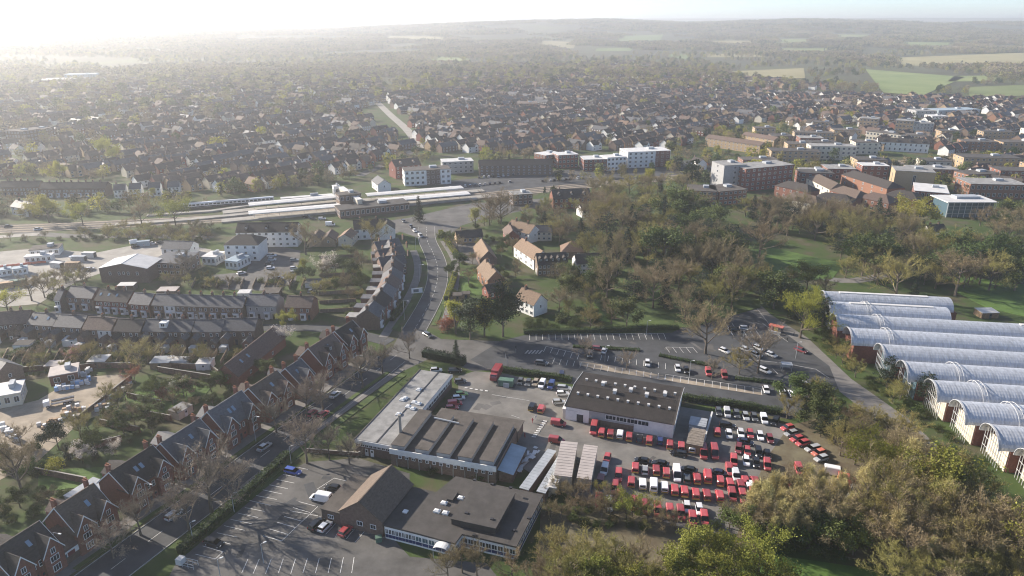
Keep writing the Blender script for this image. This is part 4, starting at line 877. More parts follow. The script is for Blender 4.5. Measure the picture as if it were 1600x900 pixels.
# ---- row of barrel-vaulted halls on the right
ends = [(121.3,256.6),(118.5,245.9),(115.9,233.6),(115.4,221.3),(119.9,208.0),(120.9,195.6),(122.9,183.3),(123.6,171.1),(124.6,158.7),(126.0,147.0)]
lens = [46,42,95,100,100,100,100,100,100,100]; VR = R(-8.5); VW = 10.6
vu = Vector((math.cos(VR), math.sin(VR), 0)); vn = Vector((-vu.y, vu.x, 0))
for i, ((x, y), L_) in enumerate(zip(ends, lens)):
    B = empty('barrel_vault_hall', (x, y, 0), VR); zs = 6.1; rr = VW/2-.35; n = 14; m = MB()
    prof = lambda s: [(-math.cos(math.pi*k/n)*rr*s, zs+math.sin(math.pi*k/n)*3.9*s) for k in range(n+1)]
    stp = .8; cnt = int(L_/stp); pr = [prof(1.0), prof(.992)]; vid = []
    for j in range(cnt*2+1):
        q = pr[(j % 2)]; xx = j*stp/2-.8; vid.append(len(m.v)); m.v += [(xx, yy, zz) for yy, zz in q]
    for j in range(cnt*2):
        a, b = vid[j], vid[j+1]
        for k in range(n): m.f.append((a+k, b+k, b+k+1, a+k+1)); m.m.append(0)
    rf = m.build('vault_roof', M['vault'], B)
    q = MB(); po = prof(1.03)
    for (ya, za), (yb, zb_) in zip(po, po[1:]): q.slab((-.95, ya, za), (-.35, ya, za), (-.35, yb, zb_), (-.95, yb, zb_), -.12)
    q.build('end_arch', M['steel_white'], B)
    if i in (0,1,2,3):
        q = MB(); xs_ = {0:(5,37), 1:(7,36), 2:(60,94), 3:(62,99)}[i]; q.box(((xs_[0]+xs_[1])/2, .2, zs+4.0), (xs_[1]-xs_[0], 1.5, .22)); q.build('ridge_strip', M['sheet_white'], rf)
    if i > 0:
        q = MB(); xa = {4: 46}.get(i, 11+1.2*(i % 3)); ph = prof(1.16)
        for s in (0, 1.3):
            for (ya, za), (yb, zb_) in zip(ph[1:-1], ph[2:-1]): q.tube((xa+s, ya, za), (xa+s, yb, zb_), .09, .09, 4)
        for ya, za in ph[1:-1]: q.tube((xa, ya, za), (xa+1.3, ya, za), .06, .06, 4)
        q.build('roof_ladder', M['steel_white'], rf)
    if i == 4:
        q = MB(); pg = prof(1.02)
        for k in range(9): q.slab((50+0*k, pg[2][0], pg[2][1]), (50.1, pg[2][0], pg[2][1]), (50.1, pg[3][0], pg[3][1]), (50, pg[3][0], pg[3][1]), .02)
        gl = MB()
        for (ya, za), (yb, zb_) in zip(pg[1:-1], pg[2:-1]): gl.slab((49, ya, za), (98, ya, za), (98, yb, zb_), (49, yb, zb_), -.05)
        gg = gl.build('glazed_roof', M['rooflight'], B)
        for k in range(21):
            gb = MB(); xx = 49+k*2.4
            for (ya, za), (yb, zb_) in zip(pg[1:-1], pg[2:-1]): gb.tube((xx, ya, za+.08), (xx, yb, zb_+.08), .09, .09, 4)
            gb.build('glazing_bar', M['steel_white'], gg)
    lowx = 0 if i in (2,3) else 2.2
    m = MB(); m.box(((L_+lowx)/2, 0, zs/2), (L_-lowx, VW-.7, zs)); m.build('wall', M['brick_red'], B)
    if i in (2, 3):
        m = MB(); m.box((5, -VW/2+.2, zs/2), (10, .4, zs-.02)); m.build('brick_front', M['brick_red'], B)
    else:
        m = MB()
        for k in range(9): yy = -rr+.5+k*(2*rr-1)/8; hh = zs+3.9*math.sqrt(max(0, 1-(yy/rr)**2)); m.tube((.4, yy, 0), (.4, yy, hh), .09, .09, 5)
        for zz in (2.5, 5): m.tube((.4, -rr+.3, zz), (.4, rr-.3, zz), .07, .07, 5)
        m.build('end_frame', M['steel_white'], B); g2 = MB(); g2.prism([(1.9,-rr+.2),(2.1,-rr+.2),(2.1,rr-.2),(1.9,rr-.2)], 0, zs); g2.build('end_glass', M['pane_blue'] if i < 6 else M['render_cream'], B)
    tag(B, 'metal barrel-vaulted hall, %s of the row counted from the far end' % ordw(i), 'hall', 'barrel-vaulted halls')
# ================================================================ vehicles
def loft(mb, secs):
    """skin over cross-sections with the same number of points, ends closed"""
    n = len(secs[0]); ids = []
    for s in secs: ids.append(len(mb.v)); mb.v += [tuple(p) for p in s]
    for a, b in zip(ids, ids[1:]):
        for k in range(n): mb.f.append((a+k, a+(k+1) % n, b+(k+1) % n, b+k)); mb.m.append(mb.cur)
    mb.f.append(tuple(ids[0]+n-1-k for k in range(n))); mb.m.append(mb.cur); mb.f.append(tuple(ids[-1]+k for k in range(n))); mb.m.append(mb.cur)
def ring(x, w, z0, z1, r=.12, tw=1.0):
    h = w/2; t = h*tw
    return [(x,-h+r,z0),(x,h-r,z0),(x,h,z0+r),(x,(h+t)/2,(z0+z1)/2+.1),(x,t,z1-r),(x,t-r,z1),(x,-t+r,z1),(x,-t,z1-r),(x,-(h+t)/2,(z0+z1)/2+.1),(x,-h,z0+r)]
VEH = {}
def wheel_mesh(r, w):
    a = MB(); a.tube((0,-w/2,0), (0,w/2,0), r, r, 14); b = MB(); b.tube((0,-w/2-.02,0), (0,w/2+.02,0), r*.58, r*.58, 10); return a.mesh('tyre', M['tyre']), b.mesh('rim', M['car_silver'])
WHM = wheel_mesh(.32, .22)
def make_vehicle(kind):
    p = {}
    if kind in ('hatch', 'estate', 'saloon'):
        L_ = dict(hatch=4.0, estate=4.6, saloon=4.5)[kind]; W_ = 1.78; x0, x1 = -L_/2, L_/2
        b = MB(); b.smooth = False   # front is +x
        loft(b, [ring(x0, W_*.86, .38, .82, .1), ring(x0+.12, W_*.97, .25, .93, .12), ring(x0+.9, W_, .22, .96, .12), ring(x1-1.3, W_, .22, .94, .12), ring(x1-.45, W_*.97, .24, .82, .12), ring(x1-.05, W_*.84, .33, .66, .1)]); p['body'] = b
        rf = {'hatch': (x0+.35, x1-1.75), 'estate': (x0+.3, x1-1.85), 'saloon': (x0+1.05, x1-1.85)}[kind]; back = {'hatch': x0+.12, 'estate': x0+.08, 'saloon': x0+.55}[kind]; fr = x1-1.05
        h = 1.46; y0, y1 = W_*.46, W_*.37; zb = .92
        r = MB(); r.box(((rf[0]+rf[1])/2, 0, h-.03), (rf[1]-rf[0], y1*2, .07)); r.box(((rf[0]+rf[1])/2, 0, h+.015), (rf[1]-rf[0]-.25, y1*2-.2, .03)); p['roof'] = r
        def q(pts, nm):
            m = MB(); m.face(pts); m.face(pts[::-1]); p[nm] = m
        q([(fr, y0, zb), (fr, -y0, zb), (rf[1], -y1, h-.03), (rf[1], y1, h-.03)][::-1], 'windscreen'); q([(back, -y0, zb), (back, y0, zb), (rf[0], y1, h-.03), (rf[0], -y1, h-.03)][::-1], 'rear_window')
        for s, nm in ((1, 'side_window'), (-1, 'side_window.')): q([(back+.02, s*y0, zb), (fr-.02, s*y0, zb), (rf[1], s*y1, h-.04), (rf[0], s*y1, h-.04)], nm)
        hl = (x1-.16, W_*.34, .66); wx = (x0+.75, x1-.85); r_ = 1.0
    else:
        big = kind == 'van_big'; L_ = 5.4 if big else 4.35; W_ = 1.95 if big else 1.82; h = 2.35 if big else 1.84; x0, x1 = -L_/2, L_/2
        cab = x1-1.75 if big else x1-1.7; b = MB()
        loft(b, [ring(x0, W_*.95, .35, h-.05, .1, .90), ring(x0+.12, W_, .25, h, .14, .92), ring(cab, W_, .25, h, .14, .92), ring(cab+.12, W_, .25, 1.12, .12), ring(x1-.4, W_*.96, .27, 1.0, .12), ring(x1-.02, W_*.84, .34, .8, .1)]); p['body'] = b
        y0, y1 = W_*.46, W_*.41; zb = 1.08; fr = x1-.75
        def q(pts, nm):
            m = MB(); m.face(pts); m.face(pts[::-1]); p[nm] = m
        q([(fr, -y0, zb), (fr, y0, zb), (cab+.1, y1, h-.12), (cab+.1, -y1, h-.12)], 'windscreen')
        for s, nm in ((1, 'side_window'), (-1, 'side_window.')): q([(cab+.05, s*y0, zb), (fr-.05, s*y0, zb), (cab+.12, s*y1, h-.14)], nm)
        m = MB(); m.box((x0-.01, 0, h*.68), (.04, W_*.72, h*.24)); p['rear_window'] = m
        m = MB(); m.box((x0-.02, 0, .58), (.06, W_*.9, .3)); p['rear_bumper'] = m
        hl = (x1-.14, W_*.36, .74); wx = (x0+.85, x1-.9); r_ = 1.08
    VEH[kind] = ({k: v.mesh(k.rstrip('.'), M['car_glass'] if 'window' in k or 'windscreen' in k else (M['car_yellow'] if k == 'rear_bumper' else M['car_white'])) for k, v in p.items()}, hl, wx, r_, L_, W_)
for k in ('hatch', 'estate', 'saloon', 'van', 'van_big'): make_vehicle(k)
_hl = MB(); _hl.box((0,0,0), (.14,.3,.16)); HLM = _hl.mesh('headlight', M['lamp']); _tl = MB(); _tl.box((0,0,0), (.08,.16,.3)); TLM = _tl.mesh('tail_light', M['tail'])
VNAME = {'hatch': 'hatchback_car', 'estate': 'estate_car', 'saloon': 'saloon_car', 'van': 'delivery_van', 'van_big': 'panel_van'}
def vehicle(kind, loc, rz, col, label, group=None, small=False):
    parts, hl, wx, r_, L_, W_ = VEH[kind]; o = empty(VNAME[kind], (loc[0], loc[1], loc[2] if len(loc) > 2 else 0), rz)
    for k, me in parts.items():
        mobj(k.rstrip('.'), me, o, mat=M['car_'+col] if k in ('body', 'roof') else None)
    for x in wx:
        for s in (-1, 1):
            w_ = mobj('wheel', WHM[0], o, (x, s*(W_/2-.1), .32*r_), scale=r_); mobj('rim', WHM[1], w_)
    for s in (-1, 1): mobj('headlight', HLM, o, (hl[0], s*hl[1], hl[2])); mobj('tail_light', TLM, o, (-L_/2+.03, s*W_*.42, .85))
    return tag(o, label, 'van' if 'van' in kind else 'car', group)
CN = {'red':'bright red','darkred':'dark red','white':'white','black':'black','grey':'dark grey','silver':'silver','blue':'deep blue','navy':'navy blue','lime':'lime green','orange':'orange-red','brightblue':'bright blue','gold':'bronze'}
KN = {'hatch':'hatchback','estate':'estate car','saloon':'saloon car','van':'delivery van','van_big':'tall panel van'}
CARS = []
def fleet(zf, items, heading, where, group):
    """items: (zx, zy, colour, kind[, turn]); labels count look-alikes from the left"""
    keep = []
    for it in items:
        q = P(*zf(it[0], it[1]), 0.75 if 'van' not in it[3] else 1.0)
        if all((q.x-a)**2+(q.y-b)**2 > 1.85**2 for a, b in CARS): keep.append(it); CARS.append((q.x, q.y))
    items = keep; tot = {}
    for it in items: k = (it[2], it[3]); tot[k] = tot.get(k, 0)+1
    seen = {}
    for it in sorted(items, key=lambda q: q[0]):
        k = (it[2], it[3]); i = seen.get(k, 0); seen[k] = i+1
        p = P(*zf(it[0], it[1]), 0.75 if 'van' not in it[3] else 1.0)
        lab = '%s %s %s' % (CN[it[2]], KN[it[3]], where) if tot[k] == 1 else '%s %s %s, %s from left' % (CN[it[2]], KN[it[3]], where, ordw(i))
        vehicle(it[3], (p.x, p.y, .05), R(heading+(it[4] if len(it) > 4 else 0))+rnd.uniform(-.03,.03), it[2], lab, group)
V, H, E, S, VB = 'van', 'hatch', 'estate', 'saloon', 'van_big'
DEP = 'depot vehicles'; PUB = 'cars in the public car park'; FRT = 'cars in the front car park'
zw = zc(860, 560, 5.625)
fleet(zw, [(383,612,'red',VB,180),(453,640,'red',V),(530,652,'red',V),(615,657,'white',V),(695,677,'red',V),(785,702,'black',H),(872,710,'red',V),(965,717,'blue',H),(1052,747,'red',V),(1152,762,'red',V),(1245,777,'white',V),(1128,832,'black',E,83)], 78, 'parked in the row before the warehouse front', DEP)
fleet(zw, [(1345,822,'red',VB),(1443,822,'red',VB)], -100, 'parked by the pale post at the gap', DEP)
zd = zc(1060, 600, 5.623)
fleet(zd, [(355,243,'grey',H),(430,247,'white',V),(512,262,'grey',H),(592,282,'silver',H),(668,290,'grey',H),(754,302,'white',V),(850,325,'black',E,-25)], -98, 'along the hedge right of the warehouse', DEP)
fleet(zd, [(432,360,'black',E,88),(340,410,'red',V,180),(445,440,'white',H),(550,432,'white',H),(632,437,'red',H),(720,455,'white',H),(805,480,'darkred',H)], -100, 'in the second row right of the warehouse', DEP)
fleet(zd, [(590,505,'navy',S,80),(530,565,'darkred',E,-8),(607,590,'red',H),(705,595,'black',E),(783,620,'black',H),(488,668,'red',V),(597,675,'white',H),(685,690,'black',H),(782,705,'red',V)], -103, 'in the third row right of the warehouse', DEP)
fleet(zd, [(957,380,'red',H),(990,430,'silver',H),(1040,478,'red',H),(1090,515,'red',H),(1180,562,'silver',E),(1230,600,'orange',H),(1255,650,'silver',H)], 202, 'nosed towards the evergreen bank at the depot edge', DEP)
z6c = zc(800, 650, 3.6)
fleet(z6c, [(695,283,'red',V),(812,297,'red',V),(868,312,'red',V),(735,250,'black',S,80),(835,265,'black',S,80),(928,325,'white',VB,180),(995,300,'black',S,80),(985,350,'grey',H),(1040,345,'red',V),(1100,335,'red',VB),(1155,315,'navy',S,78),(1170,357,'red',V),(1310,358,'red',V),(1365,362,'red',V),(748,300,'silver',H)], 80, 'in the front rank of the depot compound', DEP)
fleet(z6c, [(672,362,'red',V),(735,374,'white',V),(797,384,'white',VB),(858,392,'white',V),(915,408,'red',V),(970,417,'red',V),(1033,430,'red',V),(1095,436,'red',V),(1167,442,'red',V)], 80, 'in the middle rank of the depot compound', DEP)
fleet(z6c, [(490,475,'red',V),(548,492,'white',V),(690,492,'red',V),(755,512,'red',V),(820,525,'red',V),(890,537,'red',V),(950,542,'red',V),(1017,577,'red',V),(1083,572,'red',V),(985,512,'white',H),(1055,525,'white',H)], -97, 'in the rear rank by the bare trees', DEP)
fleet(z6c, [(535,237,'red',H),(520,297,'white',V),(495,367,'darkred',V)], -105, 'beside the pale twin sheds', DEP)
fleet(zc(1200,650,3.6), [(380,312,'white',VB,80),(445,347,'red',V,75),(455,387,'red',V,75),(530,427,'white',VB,80),(240,422,'white',V),(175,297,'red',V),(445,477,'white',V),(120,415,'red',V),(280,410,'red',V)], -100, 'half hidden behind the poplars', DEP)
fleet(zb, [(750,40,'white',H),(905,44,'black',E),(950,132,'grey',H)], 8, 'behind the workshop by the gates', DEP)
fleet(zb, [(960,238,'lime',H),(935,270,'white',H),(905,312,'red',V),(880,352,'red',H)], 12, 'beside the workshop window wall', DEP)
fleet(zb, [(1445,137,'grey',H),(1510,147,'grey',H)], -100, 'at the left end of the hedge row', DEP)
fleet(z5, [(340,705,'gold',H),(402,714,'white',V),(487,724,'blue',V),(608,752,'silver',E,95)], -105, 'before the hedge left of the warehouse', DEP)
fleet(z5, [(595,805,'white',H),(600,832,'red',H),(560,885,'silver',H)], 5, 'against the left side of the warehouse', DEP)
fleet(zc(800,450,3.6), [(115,662,'black',V),(167,674,'red',V)], 75, 'on the open yard near the crossing', DEP)
fleet(zc(800,450,3.6), [(262,755,'red',V),(252,852,'red',V)], -15, 'standing crosswise on the open yard', DEP)
fleet(z5, [(400,517,'grey',E),(930,385,'darkred',E),(985,402,'white',H,90)], -17, 'in the left part of the public car park', PUB)
fleet(z5, [(850,442,'grey',H),(1390,522,'white',H),(585,640,'navy',V)], -97, 'nosed towards the depot in the public car park', PUB)
fleet(z6, [(107,648,'white',H),(183,665,'black',H),(377,677,'red',V),(517,702,'red',V),(885,837,'white',H)], -98, 'along the gravel path in the public car park', PUB)
fleet(z6, [(520,492,'white',H),(707,482,'silver',H),(820,467,'white',H),(800,527,'silver',H),(932,527,'white',H),(870,664,'white',E),(1190,487,'darkred',E)], -52, 'in the right part of the public car park', PUB)
fleet(z6, [(615,307,'black',E),(705,292,'white',E),(1235,787,'white',S),(1025,850,'white',H,90),(1110,865,'white',H,90)], -6, 'parked crosswise in the public car park', PUB)
fleet(z3, [(890,160,'brightblue',E),(335,662,'black',E)], -17, 'by the long hedge of the front car park', FRT)
fleet(z3, [(1165,277,'black',H)], 165, 'behind the camper van', FRT)
fleet(z3, [(1055,530,'black',E),(1115,547,'white',H),(1260,577,'red',H)], 67, 'before the brick hall', FRT)
fleet(z3, [(1085,345,'white',VB)], 165, 'with camper windows beside the brick hall', FRT)
ST = 'cars on the streets'
fleet(z3, [(55,462,'silver',E)], 66, 'driving up the main street near the bottom left', ST)
fleet(zc(200,560,5), [(1065,687,'silver',S)], 66, 'parked on the main street in front of the villas', ST)
fleet(zc(380,470,5.293), [(760,772,'white',S)], 66, 'on the main street beside the bare trees', ST)
fleet(zc(400,400,3.6), [(315,880,'red',H),(380,886,'red',H)], 66, 'on the main street opposite the villas', ST)
fleet(zc(400,400,3.6), [(968,442,'grey',E)], -50, 'waiting at the street junction', ST)
fleet(zc(400,200,3.6), [(872,553,'navy',S),(893,577,'white',H),(925,603,'white',V),(830,523,'grey',H)], -65, 'queueing by the station forecourt', ST)
fleet(zc(400,200,3.6), [(320,508,'grey',H),(372,508,'white',E),(285,497,'black',H),(418,540,'white',VB)], 10, 'in the station approach', ST)
fleet(zc(400,200,3.6), [(1160,732,'silver',E)], 5, 'in the yard of the tiled houses', ST)
fleet(zc(400,200,3.6), [(88,715,'white',E),(90,738,'white',H),(82,785,'white',H),(130,845,'grey',H),(215,740,'silver',H),(215,788,'white',H),(213,812,'silver',H),(75,762,'grey',H)], 10, 'in the car park of the white offices', ST)
fleet(zc(0,250,4), [(50,412,'grey',S),(237,430,'white',S),(405,692,'silver',S),(560,680,'white',E),(465,608,'white',V),(845,512,'white',VB),(845,540,'black',H),(1510,705,'white',H),(955,520,'white',H),(1000,515,'grey',H),(920,525,'white',H)], 40, 'on the roads round the works yard', ST)
fleet(zc(240,420,5), [(690,30,'white',H),(1230,170,'silver',H)], 80, 'in the yards behind the upper terraces', ST)
g = random.Random(5); cc = ['white','grey','silver','black','red','navy','blue','white','grey']
for nm, a, b, n, hd in (('front rank', (1165,360),(1265,352), 0, 0),):
    pass
def rank(a, b, n, hd, where, seed):
    g = random.Random(seed); its = []
    for k in range(n):
        if g.random() < .2: continue
        t = (k+.5)/n; its.append((a[0]+(b[0]-a[0])*t, a[1]+(b[1]-a[1])*t, cc[g.randrange(len(cc))], [H,S,E][g.randrange(3)]))
    fleet(lambda x, y: (x, y), its, hd, where, 'cars in the station car park')
rank((838,283), (925,276), 14, 95, 'in the nearer rank of the station car park', 1)
rank((700,293), (800,283), 13, 95, 'in the left rank of the station car park', 2)
rank((745,277), (835,270), 12, 95, 'in the farther rank of the station car park', 3)
rank((1045,262), (1120,255), 9, 95, 'in the station car park beside the grey tower', 4)
fleet(z6c, [(600,330,'red',V),(580,400,'red',V),(610,455,'red',V),(1225,300,'red',V),(1260,330,'white',V),(1230,392,'red',V),(1290,400,'red',V),(1340,405,'white',V),(1240,440,'red',V),(1300,450,'red',V),(1360,440,'red',V)], -98, 'in the thinly filled ends of the compound', DEP)
# bigger machines
def lorry(px, rz, col, label, box='car_red'):
    p = P(*px); o = empty('box_lorry', (p.x, p.y, .05), rz); m = MB(); loft(m, [ring(1.7, 2.3, .5, 2.6, .15), ring(3.0, 2.3, .5, 2.5, .15), ring(3.5, 2.25, .5, 1.5, .12)]); m.build('cab', M['car_'+col], o)
    m = MB(); m.box((-1.1, 0, 2.0), (5.4, 2.4, 2.5)); m.build('box_body', M[box], o); m = MB(); m.box((0, 0, .6), (6.6, 1.0, .25)); m.build('chassis', M['dark_trim'], o)
    m = MB(); m.face([(3.45,-1.0,1.5),(3.45,1.0,1.5),(3.08,1.0,2.4),(3.08,-1.0,2.4)]); m.build('windscreen', M['car_glass'], o)
    for x in (-2.6, 2.4):
        for s in (-1, 1): w_ = mobj('wheel', WHM[0], o, (x, s*1.05, .45), scale=1.4); mobj('rim', WHM[1], w_)
    return tag(o, label, 'lorry')
lorry(zb(1245,105), R(-105), 'red', 'red box lorry parked by the depot gates')
p = P(*zb(1328,170)); o = empty('waste_compactor', (p.x, p.y, .02), R(-12)); m = MB(); m.box((0,0,1.2), (4.6,2.3,2.0)); m.build('hopper', M['skip_green'], o); m = MB(); m.box((.3,-1.3,.8), (1.8,.7,1.4)); m.build('ram', M['metal_grey'], o); m = MB(); m.box((0,0,.12), (6.0,2.6,.2)); m.build('skid', M['dark_trim'], o)
for x in (-1.6, 0, 1.6):
    m = MB(); m.box((x, 1.17, 1.2), (.15, .12, 1.9)); m.build('rib', M['skip_green'], o)
tag(o, 'green waste compactor beside the red lorry', 'compactor')
p = P(93,632); o = empty('flatbed_lorry', (p.x, p.y, .02), R(30)); m = MB(); loft(m, [ring(-3.9, 2.1, .5, 2.1, .15), ring(-2.9, 2.2, .5, 2.2, .15), ring(-2.3, 2.2, .5, 2.2, .15)]); m.build('cab', M['car_white'], o); m = MB(); m.face([(-3.93,-.9,1.25),(-3.93,.9,1.25),(-3.78,.9,1.95),(-3.78,-.9,1.95)]); m.build('windscreen', M['car_glass'], o)
m = MB(); m.box((1.0,0,.95), (6.0,2.3,.15)); m.build('bed', M['timber'], o)
for s in (-1, 1):
    m = MB(); m.box((1.0, s*1.15, 1.25), (6.0, .06, .5)); m.build('side_board', M['sheet_white'], o)
for x in (-2.9, 1.4, 2.8):
    for s in (-1, 1): w_ = mobj('wheel', WHM[0], o, (x, s*.95, .45), scale=1.4); mobj('rim', WHM[1], w_)
tag(o, 'white flatbed lorry in the builders yard', 'lorry')
# train at the platform
for i in range(4):
    a, b = P(272+38*i, 329-3.1*i), P(306+38*i, 326-3.1*i); c = (a+b)/2; v = b-a; L_ = 19.5; o = empty('train_carriage', (c.x, c.y, .9), math.atan2(v.y, v.x)); m = MB(); loft(m, [ring(-L_/2, 2.75, 0, 3.0, .3, .9), ring(L_/2, 2.75, 0, 3.0, .3, .9)]); m.build('body', M['car_white'], o)
    for k in range(8):
        m = MB(); m.box((-L_/2+2.4*(k+.5), -1.4, 1.75), (1.7, .06, .9)); m.build('window', M['pane'], o)
    m = MB(); m.box((0, 0, -.4), (L_*.8, 1.8, .7)); m.build('bogies', M['dark_trim'], o); m = MB(); m.box((0, -1.41, .5), (L_-.2, .05, .7)); m.build('lower_band', M['dark_trim'], o)
    tag(o, 'white train carriage with dark windows, %s from the left at the platform' % ordw(i), 'train', 'train carriages')
# ================================================================ buildings of the middle distance
RAILW = [P(*q) for q in [(850,296),(1150,268),(1500,248),(1700,238)]]
def near_line(x, y, r=24):
    for a, b in zip(RAILW, RAILW[1:]):
        t = max(0, min(1, ((x-a.x)*(b.x-a.x)+(y-a.y)*(b.y-a.y))/(b-a).length_squared)); q = a.lerp(b, t)
        if (q.x-x)**2+(q.y-y)**2 < r*r: return True
    return False
RES = []          # circles already built on: (x, y, radius)
def reserve(x, y, r): RES.append((x, y, r))
def hs(name, a, b, r, d, e, wallk, roofk, label, hip=None, nw=4, storeys=2, chim=1, group=None, cat='house', ends=3, barges=False, dorm=0, back=True):
    """house whose ridge runs between two pixels at height r (a left, b right)"""
    A, B = P(a[0], a[1], r), P(b[0], b[1], r); c = (A+B)/2; v = B-A; w = v.length+(0 if hip is None else 2*hip); rz = math.atan2(v.y, v.x); win = []
    sh = e/storeys
    for s in range(storeys):
        for k in range(nw): win.append((-w/2+w*(k+.5)/nw, s*sh+sh*.32, min(1.3, w/nw*.55), sh*.5, 'twin'))
    H_ = house(name, (c.x, c.y), rz, w, d, e, r, wallk, roofk, label, cat, group, win, win if back else None, [(-w*.3+k*w*.5, 0) for k in range(chim)], hip=hip, ends=ends if hip is None else 0, barges=barges)
    for k in range(dorm):
        x = -w/2+w*(k+.5)/dorm; m = MB(); yy = -d*.3; zz = e+(r-e)*.5
        m.prism([(x-.8,yy-1.2),(x+.8,yy-1.2),(x+.8,yy+1.6),(x-.8,yy+1.6)], zz-.9, zz+.5); m.face([(x-.8,yy-1.2,zz+.5),(x+.8,yy-1.2,zz+.5),(x,yy-1.2,zz+1.3)]); m.slab((x-.95,yy-1.35,zz+.42),(x,yy-1.35,zz+1.35),(x,yy+1.6,zz+1.35),(x-.95,yy+1.6,zz+.42),.1); m.slab((x,yy-1.35,zz+1.35),(x+.95,yy-1.35,zz+.42),(x+.95,yy+1.6,zz+.42),(x,yy+1.6,zz+1.35),.1)
        o = m.build('dormer', M[roofk], H_); window(o, x, yy-1.26, zz-.4, .9, .9, 0, 'twin')
    reserve(c.x, c.y, max(w, d)*.55); return H_
def blk(name, a, b, d, h, wallk, roofk, label, storeys=3, nw=8, cat='building', par=.5, group=None, band=None, ns=4):
    """flat-roofed block; a, b = pixels where the front wall meets the ground"""
    A, B = P(*a), P(*b); v = B-A; w = v.length; rz = math.atan2(v.y, v.x); n = Vector((-v.y, v.x, 0)).normalized(); c = (A+B)/2+n*d/2
    o = empty(name, (c.x, c.y, 0), rz); m = MB(); m.box((0, 0, h/2), (w, d, h)); m.build('wall', M[wallk], o); m = MB(); m.box((0, 0, h+.1), (w+par, d+par, .25)); rf = m.build('roof', M[roofk], o)
    m = MB(); m.box((w*.15, d*.1, h+.9), (min(5, w*.2), min(4, d*.4), 1.5)); m.build('roof_housing', M['metal_grey'], rf)
    sh = h/storeys
    for s in range(storeys):
        for k in range(nw): window(o, -w/2+w*(k+.5)/nw, -d/2-.03, s*sh+sh*.3, min(1.8, w/nw*.6), sh*.5, 0, 'twin')
        for k in range(ns):
            window(o, -w/2-.03, -d/2+d*(k+.5)/ns, s*sh+sh*.3, min(1.6, d/ns*.5), sh*.5, -math.pi/2, 'twin'); window(o, w/2+.03, -d/2+d*(k+.5)/ns, s*sh+sh*.3, min(1.6, d/ns*.5), sh*.5, math.pi/2, 'twin')
    if band:
        m = MB(); m.box((band[1]*w, -d/2-.02, h/2), (w*band[2], .1, h-.1)); m.build('coloured_bay', M[band[0]], o)
    for t in (-.35, 0, .35): reserve(c.x+math.cos(rz)*w*t, c.y+math.sin(rz)*w*t, max(d, w*.35)*.7)
    return tag(o, label, cat, group)
# white offices, works yard
hs('white_office', (372,348), (466,347), 11.5, 11, 8, 'render_white', 'tile_dark', 'long white three-storey office with dark tiled roof and gablets', nw=9, storeys=3, chim=0, cat='office', dorm=3)
hs('white_office', (372,366), (392,366), 11.5, 13, 8, 'render_white', 'tile_dark', 'square white office wing with hipped dark roof', hip=5, nw=4, storeys=3, chim=0, cat='office')
A, B_ = P(191,411,9.0), P(214,397,9.0); v = B_-A; c = (A+B_)/2
H_ = house('brick_warehouse', (c.x, c.y), math.atan2(v.y, v.x), v.length+1, 21, 6.8, 9.0, 'brick_brown', 'sheet_white', 'big brown brick warehouse with pale sheet roof by the works yard', 'warehouse', ends=2); reserve(c.x, c.y, 20)
for y in (-6,-2,2,6): window(H_, -v.length/2-.54, y, 3.6, 1.0, 1.5, -math.pi/2, 'sash')
blk('grey_store', (236,430), (285,432), 16, 6.0, 'brick_brown', 'slate', 'grey-roofed store joined to the brown warehouse', 2, 5)
hs('white_store', (258,376), (302,377), 6.5, 9, 4, 'render_white', 'slate', 'low white store with dark roof by the railway bank', chim=0, cat='store', storeys=1)
blk('white_shed', (317,414), (338,415), 9, 4, 'render_white', 'sheet_white', 'small shed with flat white roof beside the bare tree', 1, 3, 'shed')
blk('white_shed', (353,420), (372,422), 10, 4, 'render_white', 'sheet_blue', 'shed with pale blue roof below the white offices', 1, 3, 'shed')
blk('site_cabin', (40,412), (82,409), 4, 3.2, 'render_white', 'sheet_white', 'white site cabin, longer of the two in the works yard', 1, 5, 'cabin')
blk('site_cabin', (48,402), (94,398), 8, 3.4, 'render_white', 'felt_brown', 'wide site cabin with brown roof in the works yard', 1, 5, 'cabin')
for i, (a, b) in enumerate((((-4,434),(20,430)), ((22,431),(44,428)))): blk('site_cabin', a, b, 4, 3.0, 'render_white', 'sheet_blue', '%s bluish white cabin by the red fence' % ['left','right'][i], 1, 3, 'cabin')
for i in range(9):
    p = P(2+i*8, 418-i*.9); m = MB(); m.box((0,0,.5), (3.6,.12,1.0)); o = m.build('barrier_panel', M['car_orange'], None, (p.x, p.y, 0), .1); tag(o, 'orange-red barrier panel of the works yard, %s from left' % ordw(i), 'barrier', 'red barriers')
# station: canopies, building, footbridge
def canopy(a, b, wd, z, label):
    A, B = P(a[0], a[1], z), P(b[0], b[1], z); v = B-A; w = v.length; c = (A+B)/2; o = empty('platform_canopy', (c.x, c.y, 0), math.atan2(v.y, v.x)); m = MB()
    m.slab((-w/2,-wd/2,z-.35),(w/2,-wd/2,z-.35),(w/2,0,z),(-w/2,0,z),.12); m.slab((-w/2,0,z),(w/2,0,z),(w/2,wd/2,z-.35),(-w/2,wd/2,z-.35),.12); rf = m.build('roof', M['sheet_white'], o)
    m = MB(); m.box((0,-wd/2,z-.6), (w,.1,.5)); m.build('valance', M['render_white'], rf); m = MB(); m.box((0,0,.45), (w+30,wd*.95,.9)); m.build('platform', M['concrete'], o)
    for k in range(int(w/7)): m = MB(); m.tube((-w/2+3+k*7, 0, .9), (-w/2+3+k*7, 0, z-.3), .1, .1, 5); m.build('post', M['metal_grey'], o)
    for k in range(7): reserve(c.x+v.x*(k-3)/6.5, c.y+v.y*(k-3)/6.5, 11)
    tag(o, label, 'canopy', 'platform canopies')
